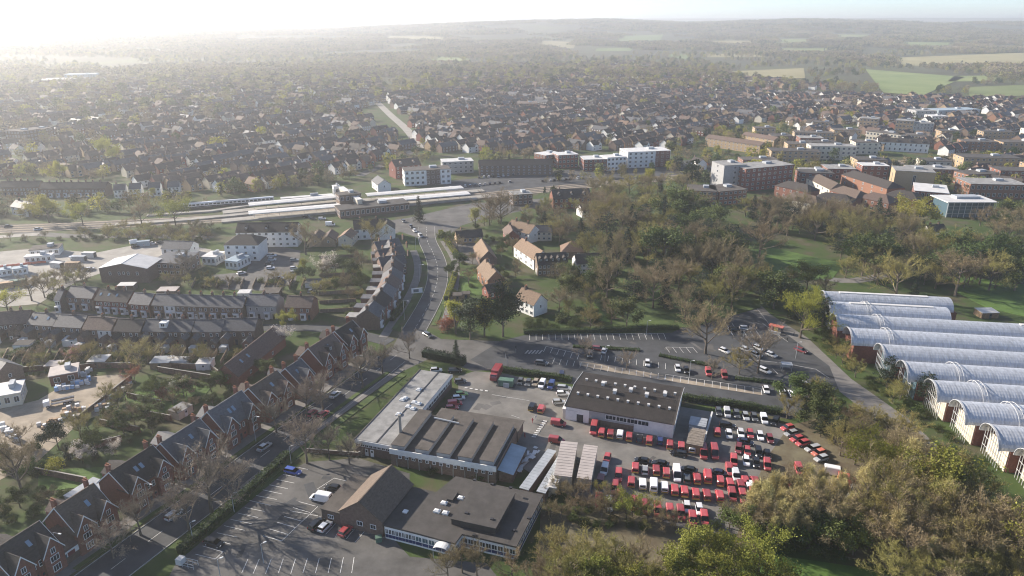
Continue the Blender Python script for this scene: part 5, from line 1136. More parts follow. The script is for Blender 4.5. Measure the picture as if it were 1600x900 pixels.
canopy((388,318),(528,305),8,4.6,'long pale platform canopy left of the footbridge, farther one'); canopy((388,331),(532,319),8,4.6,'long pale platform canopy left of the footbridge, nearer one')
canopy((572,303),(722,291),8,4.6,'long pale platform canopy right of the footbridge, farther one'); canopy((592,312),(732,300),9,4.6,'long pale platform canopy right of the footbridge, nearer one')
for k in range(4):
    strip('rail_track', [(-120,368-k*3.4),(100,360-k*3.4),(380,345-k*3.2),(620,324-k*2.8),(850,300-k*2.5),(1150,272-k*2),(1500,251-k*1.8),(1700,241-k*1.7)], 1.5, 'gravel', z=.05, h=.1, sm=1)
blk('station_building', (532,342), (640,330), 13, 5.0, 'brick_brown', 'felt', 'low brown station building with long window front', 1, 14, 'station')
blk('station_tower', (532,330), (566,326), 9, 9.5, 'brick_brown', 'felt_brown', 'taller brown block of the station with glass stair', 2, 4, 'station')
A, B_ = P(533,292,8), P(562,312,8); v = B_-A; c = (A+B_)/2; o = empty('footbridge', (c.x, c.y, 0), math.atan2(v.y, v.x)); m = MB(); m.box((0,0,6.6), (v.length,3,2.6)); m.build('deck', M['render_cream'], o); m = MB(); m.box((0,0,8.05), (v.length+.4,3.4,.3)); m.build('roof', M['sheet_white'], o)
for sx in (-1, 1): m = MB(); m.box((sx*v.length*.46,0,2.65), (2.5,2.6,5.3)); m.build('pier', M['brick_brown'], o)
tag(o, 'covered footbridge crossing the tracks at the station', 'footbridge')
blk('stair_tower', (523,311), (533,310), 5, 8, 'render_white', 'sheet_white', 'white stair tower at the left end of the footbridge', 1, 1, 'tower')
blk('shop_unit', (440,318), (520,312), 4, 3, 'render_white', 'sheet_white', 'low white waiting shelter on the platform', 1, 8, 'shelter')
# houses before and beside the station
hs('gabled_house', (552,344), (603,341), 9.5, 11, 6, 'render_white', 'tile_dark', 'white-gabled house with dark roof in front of the station', nw=5, chim=2)
hs('gabled_house', (604,349), (604.5,341), 9, 8, 6, 'render_white', 'tile_dark', 'pale end gable facing the station road', nw=2, chim=0)
for i, x in enumerate((492,512)): hs('workshop', (x,368), (x+6,358), 6.0, 7, 3.6, 'brick_buff', 'tile_brown', '%s of two small gabled workshops below the station' % ['left','right'][i], nw=2, storeys=1, chim=0, cat='workshop', group='gabled workshops')
hs('workshop', (538,366), (548,356), 6.5, 7, 4.5, 'render_cream', 'tile_orange', 'cream gabled workshop with lit orange roof side', nw=3, chim=0, cat='workshop')
for i, (a, b) in enumerate((((585,378),(622,372)), ((590,390),(628,384)), ((592,402),(630,397)))): hs('terrace_house', a, b, 8.2, 9, 5.4, 'brick_brown', 'slate', 'dark slate terrace below the station, %s from the top' % ordw(i), nw=6, chim=3, group='station terraces')
# old tiled houses right of the station road
OH = 'old houses among gardens'
hs('stone_cottage', (712,361), (752,358), 6.0, 8, 3.2, 'brick_buff', 'tile_dark', 'long low stone cottage with dark roof and chimney', nw=5, storeys=1, chim=1, group=OH)
hs('barn', (752,373), (763,392), 7.5, 8, 3.6, 'brick_brown', 'tile_orange', 'barn with steep sunlit tan roof beside the yard', nw=2, storeys=1, chim=0, cat='barn', group=OH)
hs('brick_house', (758,405), (775,424), 9, 7.5, 5.4, 'brick_orange', 'tile_orange', 'tall brick house with orange tiled roof and twin chimneys', nw=3, chim=2, group=OH)
hs('outhouse', (758,445), (782,441), 5.5, 6.5, 3, 'brick_red', 'tile_dark', 'dark-roofed outhouse below the brick house', nw=2, storeys=1, chim=0, cat='outhouse', group=OH)
hs('white_cottage', (816,449), (845,460), 8.6, 7.5, 5.2, 'render_white', 'tile_orange', 'white cottage with orange tiled roof and black gable', nw=4, chim=1, group=OH)
hs('long_house', (838,396), (884,394), 9.2, 10, 5.4, 'brick_brown', 'tile_dark', 'long brick house with black roof and white dormers', nw=7, chim=0, dorm=5, group=OH)
hs('white_house', (816,372), (848,392), 8.8, 9, 5.2, 'render_white', 'tile_orange', 'white house with broad tan roof and dark dormer', nw=4, chim=1, group=OH)
hs('white_house', (800,343), (836,352), 9, 9, 5.4, 'render_white', 'tile_orange', 'white timbered house with tan roof behind the others', nw=4, chim=2, group=OH)
hs('tile_hung_house', (796,349), (801,360), 8, 7, 5, 'brick_red', 'tile_brown', 'red tile-hung gable house left of the white timbered house', nw=2, chim=1, group=OH)
hs('pink_cottage', (838,352), (862,352), 7.5, 7.5, 5, 'render_cream', 'slate', 'pale pink cottage with dark slate roof and porch', nw=3, chim=0, group=OH)
hs('pyramid_roof_barn', (893,376), (896,376), 7.5, 10, 3.4, 'brick_brown', 'tile_orange', 'square barn with pyramid tan roof', hip=5, nw=2, storeys=1, chim=0, cat='barn', group=OH)
hs('dark_house', (898,397), (936,395), 8, 9, 4.8, 'render_white', 'tile_dark', 'dark-roofed house with white gable at the wood edge', nw=5, chim=0, group=OH)
hs('gabled_mansion', (862,296), (920,294), 11, 12, 6.4, 'brick_red', 'tile_dark', 'large gabled house with dark roof beside the railway', nw=7, chim=1, dorm=3)
hs('gabled_house', (906,320), (925,318), 7, 8, 4, 'render_white', 'tile_brown', 'small white-gabled house among the dark conifers', nw=3, chim=0)
blk('grey_block', (802,322), (832,320), 10, 7, 'brick_brown', 'felt_pale', 'small grey flat-roofed block left of the gabled mansion', 2, 4)
# flats and offices beyond the railway
hs('brick_flats', (612,250), (652,246), 13, 13, 9, 'brick_red', 'tile_brown', 'red brick flats with steep gables behind the station', nw=5, storeys=3, chim=0, cat='flats', dorm=2)
blk('white_flats', (633,291), (705,287), 14, 10.5, 'render_white', 'felt_brown', 'white and brick flats with flat roof above the platforms', 3, 9, 'flats', band=('brick_brown', .12, .3))
hs('white_gable_shop', (590,274), (600,281), 8, 9, 5, 'render_white', 'slate', 'small white gabled shop left of the white flats', nw=2, chim=0, cat='shop')
blk('modern_flats', (692,272), (740,270), 13, 9, 'render_grey', 'sheet_white', 'grey modern flats with sloping white roof', 3, 6, 'flats')
hs('long_flats', (748,250), (862,248), 11, 12, 7.5, 'brick_brown', 'tile_dark', 'long brown brick flats with dark roof beside the car park', nw=14, storeys=3, chim=0, cat='flats')
blk('mono_roof_flats', (852,262), (878,258), 14, 9.5, 'brick_red', 'sheet_white', 'brick flats with white roof, left of the trio', 3, 4, 'flats'); blk('mono_roof_flats', (872,264), (903,262), 13, 10.5, 'brick_red', 'sheet_white', 'brick flats with sloped white roof, middle of the trio', 3, 5, 'flats')
blk('white_brick_flats', (912,268), (948,267), 16, 9, 'brick_red', 'sheet_white', 'brick flats with broad white roof, right of the trio', 3, 5, 'flats'); blk('white_flats', (948,267), (978,265), 12, 10, 'render_white', 'sheet_white', 'white rendered flats joined to the brick flats', 3, 5, 'flats')
blk('white_brick_flats', (980,263), (1046,260), 18, 12.5, 'render_white', 'sheet_white', 'tall white and brick flats at the end of the car park', 4, 8, 'flats', band=('brick_red', .32, .34))
blk('grey_tower', (1128,298), (1162,296), 17, 17, 'render_grey', 'felt_pale', 'tall grey windowless tower block by the railway', 5, 1, 'tower', ns=1); blk('brick_tower', (1162,300), (1236,292), 18, 15.5, 'brick_red', 'felt_pale', 'dark red brick office tower joined to the grey tower', 5, 9, 'office')
blk('brick_office', (1074,320), (1118,322), 18, 9, 'brick_orange', 'felt_brown', 'flat-roofed brick office left of the tower, nearer half', 3, 6, 'office'); blk('brick_office', (1122,322), (1165,318), 18, 9, 'brick_orange', 'felt_brown', 'flat-roofed brick office below the tower, right half', 3, 6, 'office')
hs('buff_flats', (1108,210), (1194,222), 10, 11, 7.5, 'brick_buff', 'tile_brown', 'long buff brick flats with low roof', nw=14, storeys=3, chim=0, cat='flats'); hs('buff_flats', (1165,206), (1216,214), 9.5, 10, 7, 'brick_buff', 'tile_brown', 'shorter buff brick flats right of the long ones', nw=8, storeys=3, chim=0, cat='flats')
TC = 'town centre blocks'
for i, (a, b, d, h, wk, rk, st, nw, lab) in enumerate([((1240,222),(1302,224),14,9,'brick_buff','felt_brown',3,10,'buff block with flat brown roof, left in the town centre'), ((1268,204),(1300,206),13,9,'brick_buff','felt_brown',3,5,'square buff block behind the flat brown-roofed one'), ((1340,206),(1368,208),16,14,'brick_buff','felt_pale',4,5,'tall sandy block, left of the bright pair'), ((1396,210),(1424,212),16,14,'brick_buff','felt_pale',4,5,'tall sandy block, right of the bright pair'), ((1424,212),(1456,212),16,12,'render_grey','felt_pale',4,6,'dark grey block joined to the sandy block'), ((1352,218),(1405,224),13,8,'render_cream','felt_brown',2,10,'low cream block below the sandy blocks'), ((1405,224),(1455,226),13,8,'render_cream','felt_brown',2,9,'low cream block, right-hand one below the sandy blocks'), ((1430,184),(1462,184),20,8,'render_grey','felt_pale',2,5,'grey flat block with white upper floor'), ((1465,182),(1530,180),22,7,'sheet_blue','sheet_blue',1,8,'blue-roofed store near the field'), ((1455,190),(1480,190),16,6,'render_white','sheet_white',2,5,'white low block beside the blue store'), ((1330,230),(1380,236),12,6,'brick_buff','felt_brown',2,7,'low buff block beside the car park'), ((1160,262),(1215,262),14,6,'brick_orange','felt_brown',2,8,'low brick block behind the tower')]):
    blk('town_block', a, b, d, h, wk, rk, lab, st, nw, group=TC)
H_ = hs('gabled_row', (1372,214), (1452,218), 11, 13, 8, 'render_white', 'tile_dark', 'white-gabled long building with four timbered gables', nw=10, storeys=2, chim=0, cat='building', dorm=4)
for i, (a, b, hp, wk, lab) in enumerate([((1232,282),(1262,288),5,'brick_red','dark hip-roofed brick building nearest the tower'), ((1280,272),(1310,286),4,'render_cream','brown-roofed building with pale gable end'), ((1290,300),(1322,304),5,'brick_red','dark pyramid-roofed wing above the bare trees'), ((1318,290),(1345,298),4,'brick_red','hipped brown wing of the shopping centre, left'), ((1335,266),(1395,284),4,'brick_orange','long orange brick wing with brown tiled roof'), ((1365,300),(1385,304),6,'brick_red','hipped dark roof in the middle of the shopping centre'), ((1405,296),(1425,299),6,'brick_red','dark hipped brick wing left of the cinema hall'), ((1240,300),(1275,306),4,'render_cream','cream house with brown roof at the park edge')]):
    hs('shopping_wing', a, b, 10.5, 13, 7, wk, 'tile_brown' if i % 2 else 'tile_dark', lab, hip=hp, nw=5, storeys=2, chim=0, cat='building', group='shopping centre wings')
blk('brown_stage_block', (1394,296), (1456,300), 18, 13, 'brick_buff', 'felt_pale', 'windowless tan brick block above the shopping centre', 1, 1, ns=1)
blk('white_roof_hall', (1425,320), (1478,325), 26, 9, 'brick_red', 'sheet_white', 'brick hall with broad white roof left of the glass hall', 2, 6)
blk('brick_block', (1512,310), (1600,312), 20, 9.5, 'brick_orange', 'felt_pale', 'long brick block with pale flat roof right of the glass hall', 2, 10); blk('brick_block', (1510,292), (1560,290), 14, 8.5, 'brick_orange', 'felt_brown', 'smaller brick block behind the long one', 2, 6)
A, B_ = P(1478,340), P(1552,340); v = B_-A; c = (A+B_)/2+Vector((0,9,0)); o = empty('glass_hall', (c.x, c.y, 0), math.atan2(v.y, v.x)); w = v.length; m = MB(); m.box((0,0,4.4), (w-1.5,16,8.8)); m.build('glass_wall', M['pane_blue'], o); m = MB(); m.box((0,0,9.1), (w+2,19,.5)); m.build('roof', M['sheet_white'], o)
for k in range(9): m = MB(); m.tube((-w/2+w*k/8,-8.6,0), (-w/2+w*k/8,-8.6,9), .2, .2, 6); m.build('column', M['steel_white'], o)
for k in range(3): m = MB(); m.box((0,-8.05,2.2*(k+1)), (w-1.5,.15,.12)); m.build('transom', M['steel_white'], o)
m = MB(); m.box((2,2,10), (w*.5,6,1.4)); m.build('roof_plant', M['metal_grey'], o); tag(o, 'glass entrance hall with white roof and slim white columns', 'hall'); reserve(c.x, c.y, 24)
hs('lodge', (1448,352), (1474,350), 7, 8, 4, 'render_white', 'tile_dark', 'small lodge with tall brick chimneys among park trees', nw=3, chim=2, storeys=1)
# left side beyond the railway
H_ = terrace((2,283),(64,282),9,6,9,6,9,'brick_brown','tile_dark','brown terrace beyond the railway at the left edge', 'far terraces'); reserve(H_.location.x, H_.location.y, 20)
H_ = terrace((66,285),(168,284),9,9,9,6,9,'brick_brown','tile_dark','long brown terrace with white windows beyond the railway', 'far terraces', bays=True); reserve(H_.location.x, H_.location.y, 26)
for i, x in enumerate((178,202,232,262)): hs('white_house', (x,288-i*1.5), (x+18,287-i*1.5), 8.5, 9, 5.6, 'render_white', 'slate', 'white house with dark roof beyond the railway, %s from left' % ordw(i), nw=3, group='white houses')
hs('white_house', (25,312), (50,316), 8, 8, 5, 'render_white', 'slate', 'white gabled house left of the railway bridge', nw=3)
blk('hazy_flats', (12,226), (40,228), 14, 13, 'brick_brown', 'felt_brown', 'brown block of flats in the haze at left, nearer half', 4, 6, 'flats'); blk('hazy_flats', (42,222), (72,222), 14, 12, 'brick_brown', 'felt_brown', 'brown block of flats in the haze at left, farther half', 4, 6, 'flats')
blk('glass_school', (102,126), (150,125), 40, 11, 'sheet_blue', 'sheet_blue', 'pale teal building in the haze at upper left', 3, 12, 'school'); blk('white_roof_unit', (50,132), (120,131), 60, 7, 'render_white', 'sheet_white', 'white-roofed industrial unit beside the teal building', 1, 10, 'unit')
blk('white_unit', (432,107), (470,107), 40, 8, 'render_white', 'sheet_white', 'white unit in the haze above the town', 1, 8, 'unit'); blk('brick_school', (808,172), (840,172), 30, 8, 'brick_red', 'tile_brown', 'red brick school block among the far houses', 2, 6, 'school')

bg2 = random.Random(99); made = 0; tries = 0; cand = []
while made < 26 and tries < 900:
    tries += 1; x, y = bg2.uniform(1180, 1640), bg2.uniform(214, 300); q = P(x, y); w = bg2.uniform(18, 42); d = bg2.uniform(12, 18); c = q+Vector((0, d/2, 0))
    if any((c.x-a)**2+(c.y-b)**2 < (r+w*.42)**2 for a, b, r in RES) or near_line(c.x, c.y): continue
    cand.append((x, y, w, d)); reserve(c.x, c.y, w*.5); made += 1
for i, (x, y, w, d) in enumerate(sorted(cand)):
    q = P(x, y); A, B_ = q-Vector((w/2, 0, 0)), q+Vector((w/2, -w*.12, 0)); h = bg2.uniform(6.5, 11); wk = bg2.choice(['brick_orange','brick_red','brick_buff','render_cream','brick_brown','brick_buff']); rk = bg2.choice(['felt_pale','felt_brown','sheet_white','felt','felt_pale'])
    def px_of(v):
        dx = v-Vector((0, 0, CAM_H)); f = dx.y*math.cos(PITCH)-dx.z*math.sin(PITCH); u = dx.y*math.sin(PITCH)+dx.z*math.cos(PITCH); return (800+F_PX*dx.x/f, 450-F_PX*u/f)
    blk('town_block', px_of(A), px_of(B_), d, h, wk, rk, '%s town centre building, %s from left among the scattered blocks' % ({'brick_orange':'orange brick','brick_red':'red brick','brick_buff':'buff brick','render_cream':'cream','brick_brown':'brown brick'}[wk], ordw(i)), 3 if h > 8 else 2, max(4, int(w/4)), group='scattered town centre blocks', ns=3)

strip('platform', [(180,353),(300,344),(392,335)], 5, 'concrete', z=0, h=.9, sm=0); strip('platform', [(230,338),(330,331),(392,322)], 4, 'concrete', z=0, h=.9, sm=0)
cg = random.Random(6)
for i, (x, y) in enumerate([(10,450),(30,446),(90,418),(115,418),(125,408),(140,402),(225,384)]):
    mk = cg.choice(['sheet_white','sheet_blue','metal_grey','skip_green','pallet_tan']); q = P(x, y); o = empty('storage_container', (q.x, q.y, 0), cg.uniform(-.3,.6)); m = MB(); m.box((0,0,1.3), (6.0,2.4,2.5)); m.build('body', M[mk], o); m = MB(); m.box((0,0,2.62), (6.1,2.5,.1)); m.build('roof', M[mk], o); m = MB()
    for k in range(9): m.box((-2.8+k*.7,-1.23,1.3), (.12,.08,2.3))
    m.build('corrugation', M[mk], o); m = MB(); m.box((3.03,0,1.3), (.06,2.2,2.3)); m.build('door', M['dark_trim'], o); tag(o, '%s container in the works yard, %s container from left' % ({'sheet_white':'white','sheet_blue':'pale blue','metal_grey':'grey','skip_green':'green','pallet_tan':'tan'}[mk], ordw(i)), 'container', 'works yard containers')
# ================================================================ the town's houses and the far trees
def inside(x, y, poly):
    c = False; n = len(poly)
    for i in range(n):
        a, b = poly[i], poly[i-1]
        if (a[1] > y) != (b[1] > y) and x < (b[0]-a[0])*(y-a[1])/(b[1]-a[1])+a[0]: c = not c
    return c
rail = smooth([P(*p) for p in [(-120,362),(100,354),(380,340),(620,320),(850,296),(1150,268),(1500,248),(1700,238)]], 1)
def near_rail(x, y, r=18):
    for a, b in zip(rail, rail[1:]):
        t = max(0, min(1, ((x-a.x)*(b.x-a.x)+(y-a.y)*(b.y-a.y))/max(1e-6, (b-a).length_squared))); q = a.lerp(b, t)
        if (q.x-x)**2+(q.y-y)**2 < r*r: return True
    return False
DIST = [  # name, pixel polygon, two pixels giving the street direction, density, row gap, jitter
 ('left of the station', [(-40,262),(150,240),(330,195),(560,178),(640,236),(560,270),(500,282),(380,300),(230,300),(180,278),(-40,275)], ((240,290),(545,235)), .7, 28),
 ('behind the station flats', [(665,236),(640,190),(600,150),(800,142),(1000,138),(1150,150),(1230,190),(1105,206),(1060,235),(905,236),(850,240)], ((700,235),(1000,185)), .74, 26),
 ('round the town centre', [(1240,198),(1150,148),(1400,152),(1600,158),(1760,180),(1760,262),(1600,262),(1455,240),(1300,245),(1240,260)], ((1230,290),(1600,215)), .7, 27),
 ('at the right edge', [(1540,262),(1760,262),(1760,330),(1610,320),(1560,290)], ((1540,300),(1700,260)), .7, 27),
 ('along the railway at right', [(1060,262),(1240,262),(1330,256),(1600,246),(1760,240),(1760,275),(1600,285),(1520,285),(1460,262),(1330,272),(1180,300),(1060,285)], ((1230,290),(1600,262)), .75, 24),
 ('in the hazy suburb at left', [(-60,258),(-60,132),(300,122),(590,118),(600,160),(560,176),(330,193),(150,238)], ((0,190),(400,150)), .5, 30),
 ('in the farther suburb', [(620,150),(700,104),(1000,98),(1135,118),(1330,140),(1100,146)], ((620,150),(1000,120)), .4, 30)]
KINDS = [  # width, depth, eave, ridge, wall, roof, look
 (12.5,8.2,5.3,8.6,'brick_brown','tile_brown','brown-roofed brick house'), (9.5,8.4,5.2,8.8,'brick_red','tile_brown','red brick house'), (18.5,8.4,5.3,8.4,'brick_brown','slate','slate-roofed brick terrace'),
 (11.5,8.2,5.2,8.5,'render_white','tile_dark','white-walled house'), (9.0,9.0,5.0,8.9,'brick_buff','tile_brown','buff brick house'), (19.5,8.2,5.4,8.6,'brick_red','tile_dark','dark-roofed red terrace'), (12.0,8.5,5.2,8.5,'render_cream','tile_brown','cream-walled house'), (10.5,8.4,5.2,8.9,'brick_orange','tile_orange','orange-roofed brick house')]
WT = [20,12,16,19,9,11,12,3]
KM = []; HT = []
win_row = {}
for k, (w, d, e, r, wk, rk, lk) in enumerate(KINDS):
    wm = gable_shell(w, d, e, r, wk)
    gw = MB(); gw.v = list(wm.v); gw.f = list(wm.f); gw.m = list(wm.m)
    x0 = w*.22   # cross gable on the front
    gm = MB(); gm.face([(x0-2.3,-d/2-.8,0),(x0+2.3,-d/2-.8,0),(x0+2.3,-d/2-.8,e),(x0,-d/2-.8,r-.7),(x0-2.3,-d/2-.8,e)]); gm.face([(x0+2.3,-d/2-.8,0),(x0+2.3,-d/2+.3,0),(x0+2.3,-d/2+.3,e),(x0+2.3,-d/2-.8,e)]); gm.face([(x0-2.3,-d/2+.3,0),(x0-2.3,-d/2-.8,0),(x0-2.3,-d/2-.8,e),(x0-2.3,-d/2+.3,e)])
    rm = gable_roof(w, d, e, r); bk = -d/2+(r-.7-e)/((r-e)/(d/2))
    rm.slab((x0-2.6,-d/2-1.1,e-.3),(x0,-d/2-1.1,r-.62),(x0,bk,r-.62),(x0-2.6,bk,e-.3),.12); rm.slab((x0,-d/2-1.1,r-.62),(x0+2.6,-d/2-1.1,e-.3),(x0+2.6,bk,e-.3),(x0,bk,r-.62),.12)
    cm = MB(); cm.box((0, 0, r), (.7, 1.1, 2.6))
    full = MB(); full.v = list(wm.v); full.f = list(wm.f); full.m = [0]*len(wm.f)
    wm_all = MB()
    for src in (wm, gm):
        n = len(wm_all.v); wm_all.v += src.v; wm_all.f += [tuple(i+n for i in f) for f in src.f]; wm_all.m += src.m
    KM.append((wm_all.mesh('wall', M[wk]), rm.mesh('roof', M[rk]), [(-w*.5+.5, 0)] if w < 15 else [(-w*.25, 0), (w*.25, 0)], cm.mesh('chimney', M['brick_brown'])))
    # one joined model of the same house for the crowd of far roofs
    J = MB()
    pieces = [(wm_all, 0), (rm, 1), (cm, 2)]
    wb = MB()
    for zz in (.9, 3.5):
        for q in range(int(w/3)): wb.box((-w/2+w*(q+.5)/int(w/3), -d/2-.05, zz+.6), (1.2, .1, 1.2)); wb.box((-w/2+w*(q+.5)/int(w/3), d/2+.05, zz+.6), (1.2, .1, 1.2))
    for src, mi in pieces+[(wb, 3)]:
        n = len(J.v); J.v += src.v; J.f += [tuple(i+n for i in f) for f in src.f]; J.m += [mi]*len(src.f)
    HT.append(bpy.data.objects.new('house_model', J.mesh('house_model', [M[wk], M[rk], M['brick_brown'], M['frame_white']])))
spots = []; grid = {}
def free(x, y, r):
    gx, gy = int(x//30), int(y//30)
    for i in range(-1, 2):
        for j in range(-1, 2):
            for (a, b, q) in grid.get((gx+i, gy+j), ()):
                if (a-x)**2+(b-y)**2 < (r+q)**2: return False
    return True
def occupy(x, y, r): grid.setdefault((int(x//30), int(y//30)), []).append((x, y, r))
hg = random.Random(21)
for di, (dn, poly, (sa, sb), dens, gap) in enumerate(DIST):
    A, B = P(*sa), P(*sb); u = (B-A).normalized(); n = Vector((-u.y, u.x, 0)); wp = [P(*q) for q in poly]; W2 = [(q.x, q.y) for q in wp]
    us = [Vector((q.x, q.y, 0)).dot(u) for q in wp]; ns_ = [Vector((q.x, q.y, 0)).dot(n) for q in wp]; row = 0; s = min(ns_)+8
    while s < max(ns_):
        t = min(us); side = row % 2
        while t < max(us):
            k = hg.choices(range(8), WT)[0]; w = KINDS[k][0]; t += w/2+hg.uniform(1.2, 4.0); wob = 7*math.sin(t/140+di)+4*math.sin(t/53+row)
            p = u*t+n*(s+wob+hg.uniform(-1.5,1.5)); x, y = p.x, p.y; t += w/2
            if not inside(x, y, W2) or hg.random() > dens or near_rail(x, y) or abs(x) > y*.8+60: continue
            if any((x-a)**2+(y-b)**2 < (r+5)**2 for a, b, r in RES) or not free(x, y, 4.5): continue
            occupy(x, y, 5.5); cross = hg.random() < .12
            spots.append((math.hypot(x, y), x, y, math.atan2(u.y, u.x)+(math.pi if side else 0)+(math.pi/2 if cross else 0)+hg.uniform(-.06,.06), k, di, row))
        s += gap*(.46 if side else .54)*1.0+ (0 if side else 0) if True else gap; row += 1
spots.sort(); NEAR_H = spots[:290]; FAR_H = spots[290:]
rows = {}
for sp in NEAR_H: rows.setdefault((sp[5], sp[6]), []).append(sp)
rowno = {}
for key in sorted(rows, key=lambda q: (q[0], min(s_[0] for s_ in rows[q]))): rowno[key] = sum(1 for q in rowno if q[0] == key[0])
for key, lst in rows.items():
    lst.sort(key=lambda q: q[1]/q[2])
    for i, (dd, x, y, rz, k, di, row) in enumerate(lst):
        w, d, e, r, wk, rk, lk = KINDS[k]; o = empty('town_house' if w < 15 else 'terrace', (x, y, 0), rz); wm, rm, cps, cmesh = KM[k]
        wa = mobj('wall', wm, o); mobj('roof', rm, o)
        for cp in cps: mobj('chimney', cmesh, o, (cp[0], cp[1], 0))
        if dd < 760:
            nn = max(3, int(w/3.2))
            for sd in (-1, 1):
                for zz in (3.3, .9):
                    for q in range(nn):
                        xx = -w/2+w*(q+.5)/nn
                        if sd < 0 and abs(xx-w*.22) < 2.7: continue
                        window(o, xx, sd*(d/2+.04), zz, 1.3, 1.25, 0 if sd < 0 else math.pi, 'twin')
            for zz in (3.2, .8): window(o, w*.22, -d/2-.84, zz, 1.9, 1.4, 0, 'twin')
        tag(o, '%s %s, row %s, %s from left' % (lk, DIST[di][0], ['one','two','three','four','five','six','seven','eight','nine','ten','eleven','twelve','thirteen','fourteen','fifteen','sixteen','seventeen','eighteen','nineteen','twenty'][min(19, rowno[key])], ordw(i)), 'house', 'houses of the town')
# crowd of instances on points (used only for what nobody could count)
def scatter(name, pts, models, kind_label=None):
    """pts: (x, y, z, rz, sx, sz, model index)"""
    me = bpy.data.meshes.new(name); me.from_pydata([p[:3] for p in pts], [], [])
    a = me.attributes.new('rot', 'FLOAT_VECTOR', 'POINT'); a.data.foreach_set('vector', np.array([(0, 0, p[3]) for p in pts], 'f').ravel())
    a = me.attributes.new('scl', 'FLOAT_VECTOR', 'POINT'); a.data.foreach_set('vector', np.array([(p[4], p[4], p[5]) for p in pts], 'f').ravel())
    a = me.attributes.new('idx', 'INT', 'POINT'); a.data.foreach_set('value', np.array([p[6] for p in pts], 'i'))
    col = bpy.data.collections.new(name+'_models')
    for i, m_ in enumerate(models): m_.name = 'm%02d_%s' % (i, m_.name); col.objects.link(m_)
    ng = bpy.data.node_groups.new(name, 'GeometryNodeTree'); ng.interface.new_socket('Geometry', in_out='INPUT', socket_type='NodeSocketGeometry'); ng.interface.new_socket('Geometry', in_out='OUTPUT', socket_type='NodeSocketGeometry')
    N, L = ng.nodes.new, ng.links.new; gi = N('NodeGroupInput'); go = N('NodeGroupOutput'); ip = N('GeometryNodeInstanceOnPoints'); ci = N('GeometryNodeCollectionInfo')
    ci.inputs['Collection'].default_value = col; ci.inputs['Separate Children'].default_value = True; ci.inputs['Reset Children'].default_value = True
    def attr(nm, ty):
        n_ = N('GeometryNodeInputNamedAttribute'); n_.data_type = ty; n_.inputs['Name'].default_value = nm; return n_.outputs[0]
    L(gi.outputs[0], ip.inputs['Points']); L(ci.outputs[0], ip.inputs['Instance']); ip.inputs['Pick Instance'].default_value = True
    L(attr('idx', 'INT'), ip.inputs['Instance Index']); L(attr('scl', 'FLOAT_VECTOR'), ip.inputs['Scale'])
    er = N('FunctionNodeEulerToRotation'); L(attr('rot', 'FLOAT_VECTOR'), er.inputs[0]); L(er.outputs[0], ip.inputs['Rotation']); L(ip.outputs[0], go.inputs[0])
    o = mobj(name, me); md = o.modifiers.new('scatter', 'NODES'); md.node_group = ng; o['kind'] = 'stuff'; return o
scatter('far_houses', [(x, y, 0, rz, 1, 1, k) for dd, x, y, rz, k, di, row in FAR_H], HT)
def joined(keys):
    out = []
    for k in keys:
        t, c, h = TREE[k]; J = MB(); mats = [t.materials[0], c.materials[0]]
        for mi, me in ((0, t), (1, c)):
            n = len(J.v); J.v += [tuple(v.co) for v in me.vertices]; J.f += [tuple(i+n for i in f.vertices) for f in me.polygons]; J.m += [mi]*len(me.polygons)
        out.append(bpy.data.objects.new('tree_model', J.mesh('tree_model', mats)))
    return out
FK = ['fbare0','fbare1','fbare2','folive0','folive1','fgreen0','fgreen1','fspring0','fdark0','fdark1']; FW = [13,13,13,12,12,8,8,12,3,4]
tg = random.Random(33); tpts = []
def town_tree(x, y, h): 
    k = tg.choices(range(10), FW)[0]; tpts.append((math.hypot(x, y), x, y, h, k))
# trees between the houses: in every district and along the railway bank
for di, (dn, poly, _, dens, gap) in enumerate(DIST):
    W2 = [tuple(P(*q)[:2]) for q in poly]; xs_ = [q[0] for q in W2]; ys_ = [q[1] for q in W2]; area = (max(xs_)-min(xs_))*(max(ys_)-min(ys_)); n = int(area/({0:340,1:400,2:430,3:260,4:220,5:250,6:220}[di]))
    for _ in range(n):
        x, y = tg.uniform(min(xs_), max(xs_)), tg.uniform(min(ys_), max(ys_))
        if abs(x) > y*.8+60 or not inside(x, y, W2) or near_rail(x, y, 14) or not free(x, y, 3.2) or any((x-a)**2+(y-b)**2 < (r+1)**2 for a, b, r in RES): continue
        h = tg.uniform(4.5, 9.5) if di < 4 else tg.uniform(7, 14)
        if tg.random() < .12: h *= 1.5
        town_tree(x, y, h)
for poly, n in (([(-60,345),(120,340),(330,325),(330,312),(120,322),(-60,330)], 60), ([(560,275),(640,240),(700,240),(640,262)], 30), ([(1050,262),(1130,250),(1240,255),(1240,200),(1105,207),(1040,228)], 110), ([(330,300),(560,275),(520,288),(350,312)], 40), ([(760,262),(860,246),(860,238),(740,246)], 24), ([(0,262),(180,275),(170,282),(0,280)], 30), ([(-60,300),(20,300),(20,345),(-60,350)], 16), ([(1180,250),(1330,262),(1330,240),(1200,232)], 24), ([(1240,262),(1420,300),(1600,330),(1600,318),(1430,262)], 26), ([(850,312),(1150,284),(1500,262),(1700,250),(1700,240),(1500,250),(1150,270),(850,298)], 80), ([(850,290),(1150,262),(1150,252),(850,284)], 30)):
    W2 = [tuple(P(*q)[:2]) for q in poly]; xs_ = [q[0] for q in W2]; ys_ = [q[1] for q in W2]; c_ = 0
    for _ in range(n*12):
        x, y = tg.uniform(min(xs_), max(xs_)), tg.uniform(min(ys_), max(ys_))
        if inside(x, y, W2) and not near_rail(x, y, 12) and free(x, y, 2.5) and not any((x-a)**2+(y-b)**2 < (r*.8)**2 for a, b, r in RES): town_tree(x, y, tg.uniform(5, 11)); c_ += 1
        if c_ >= n: break
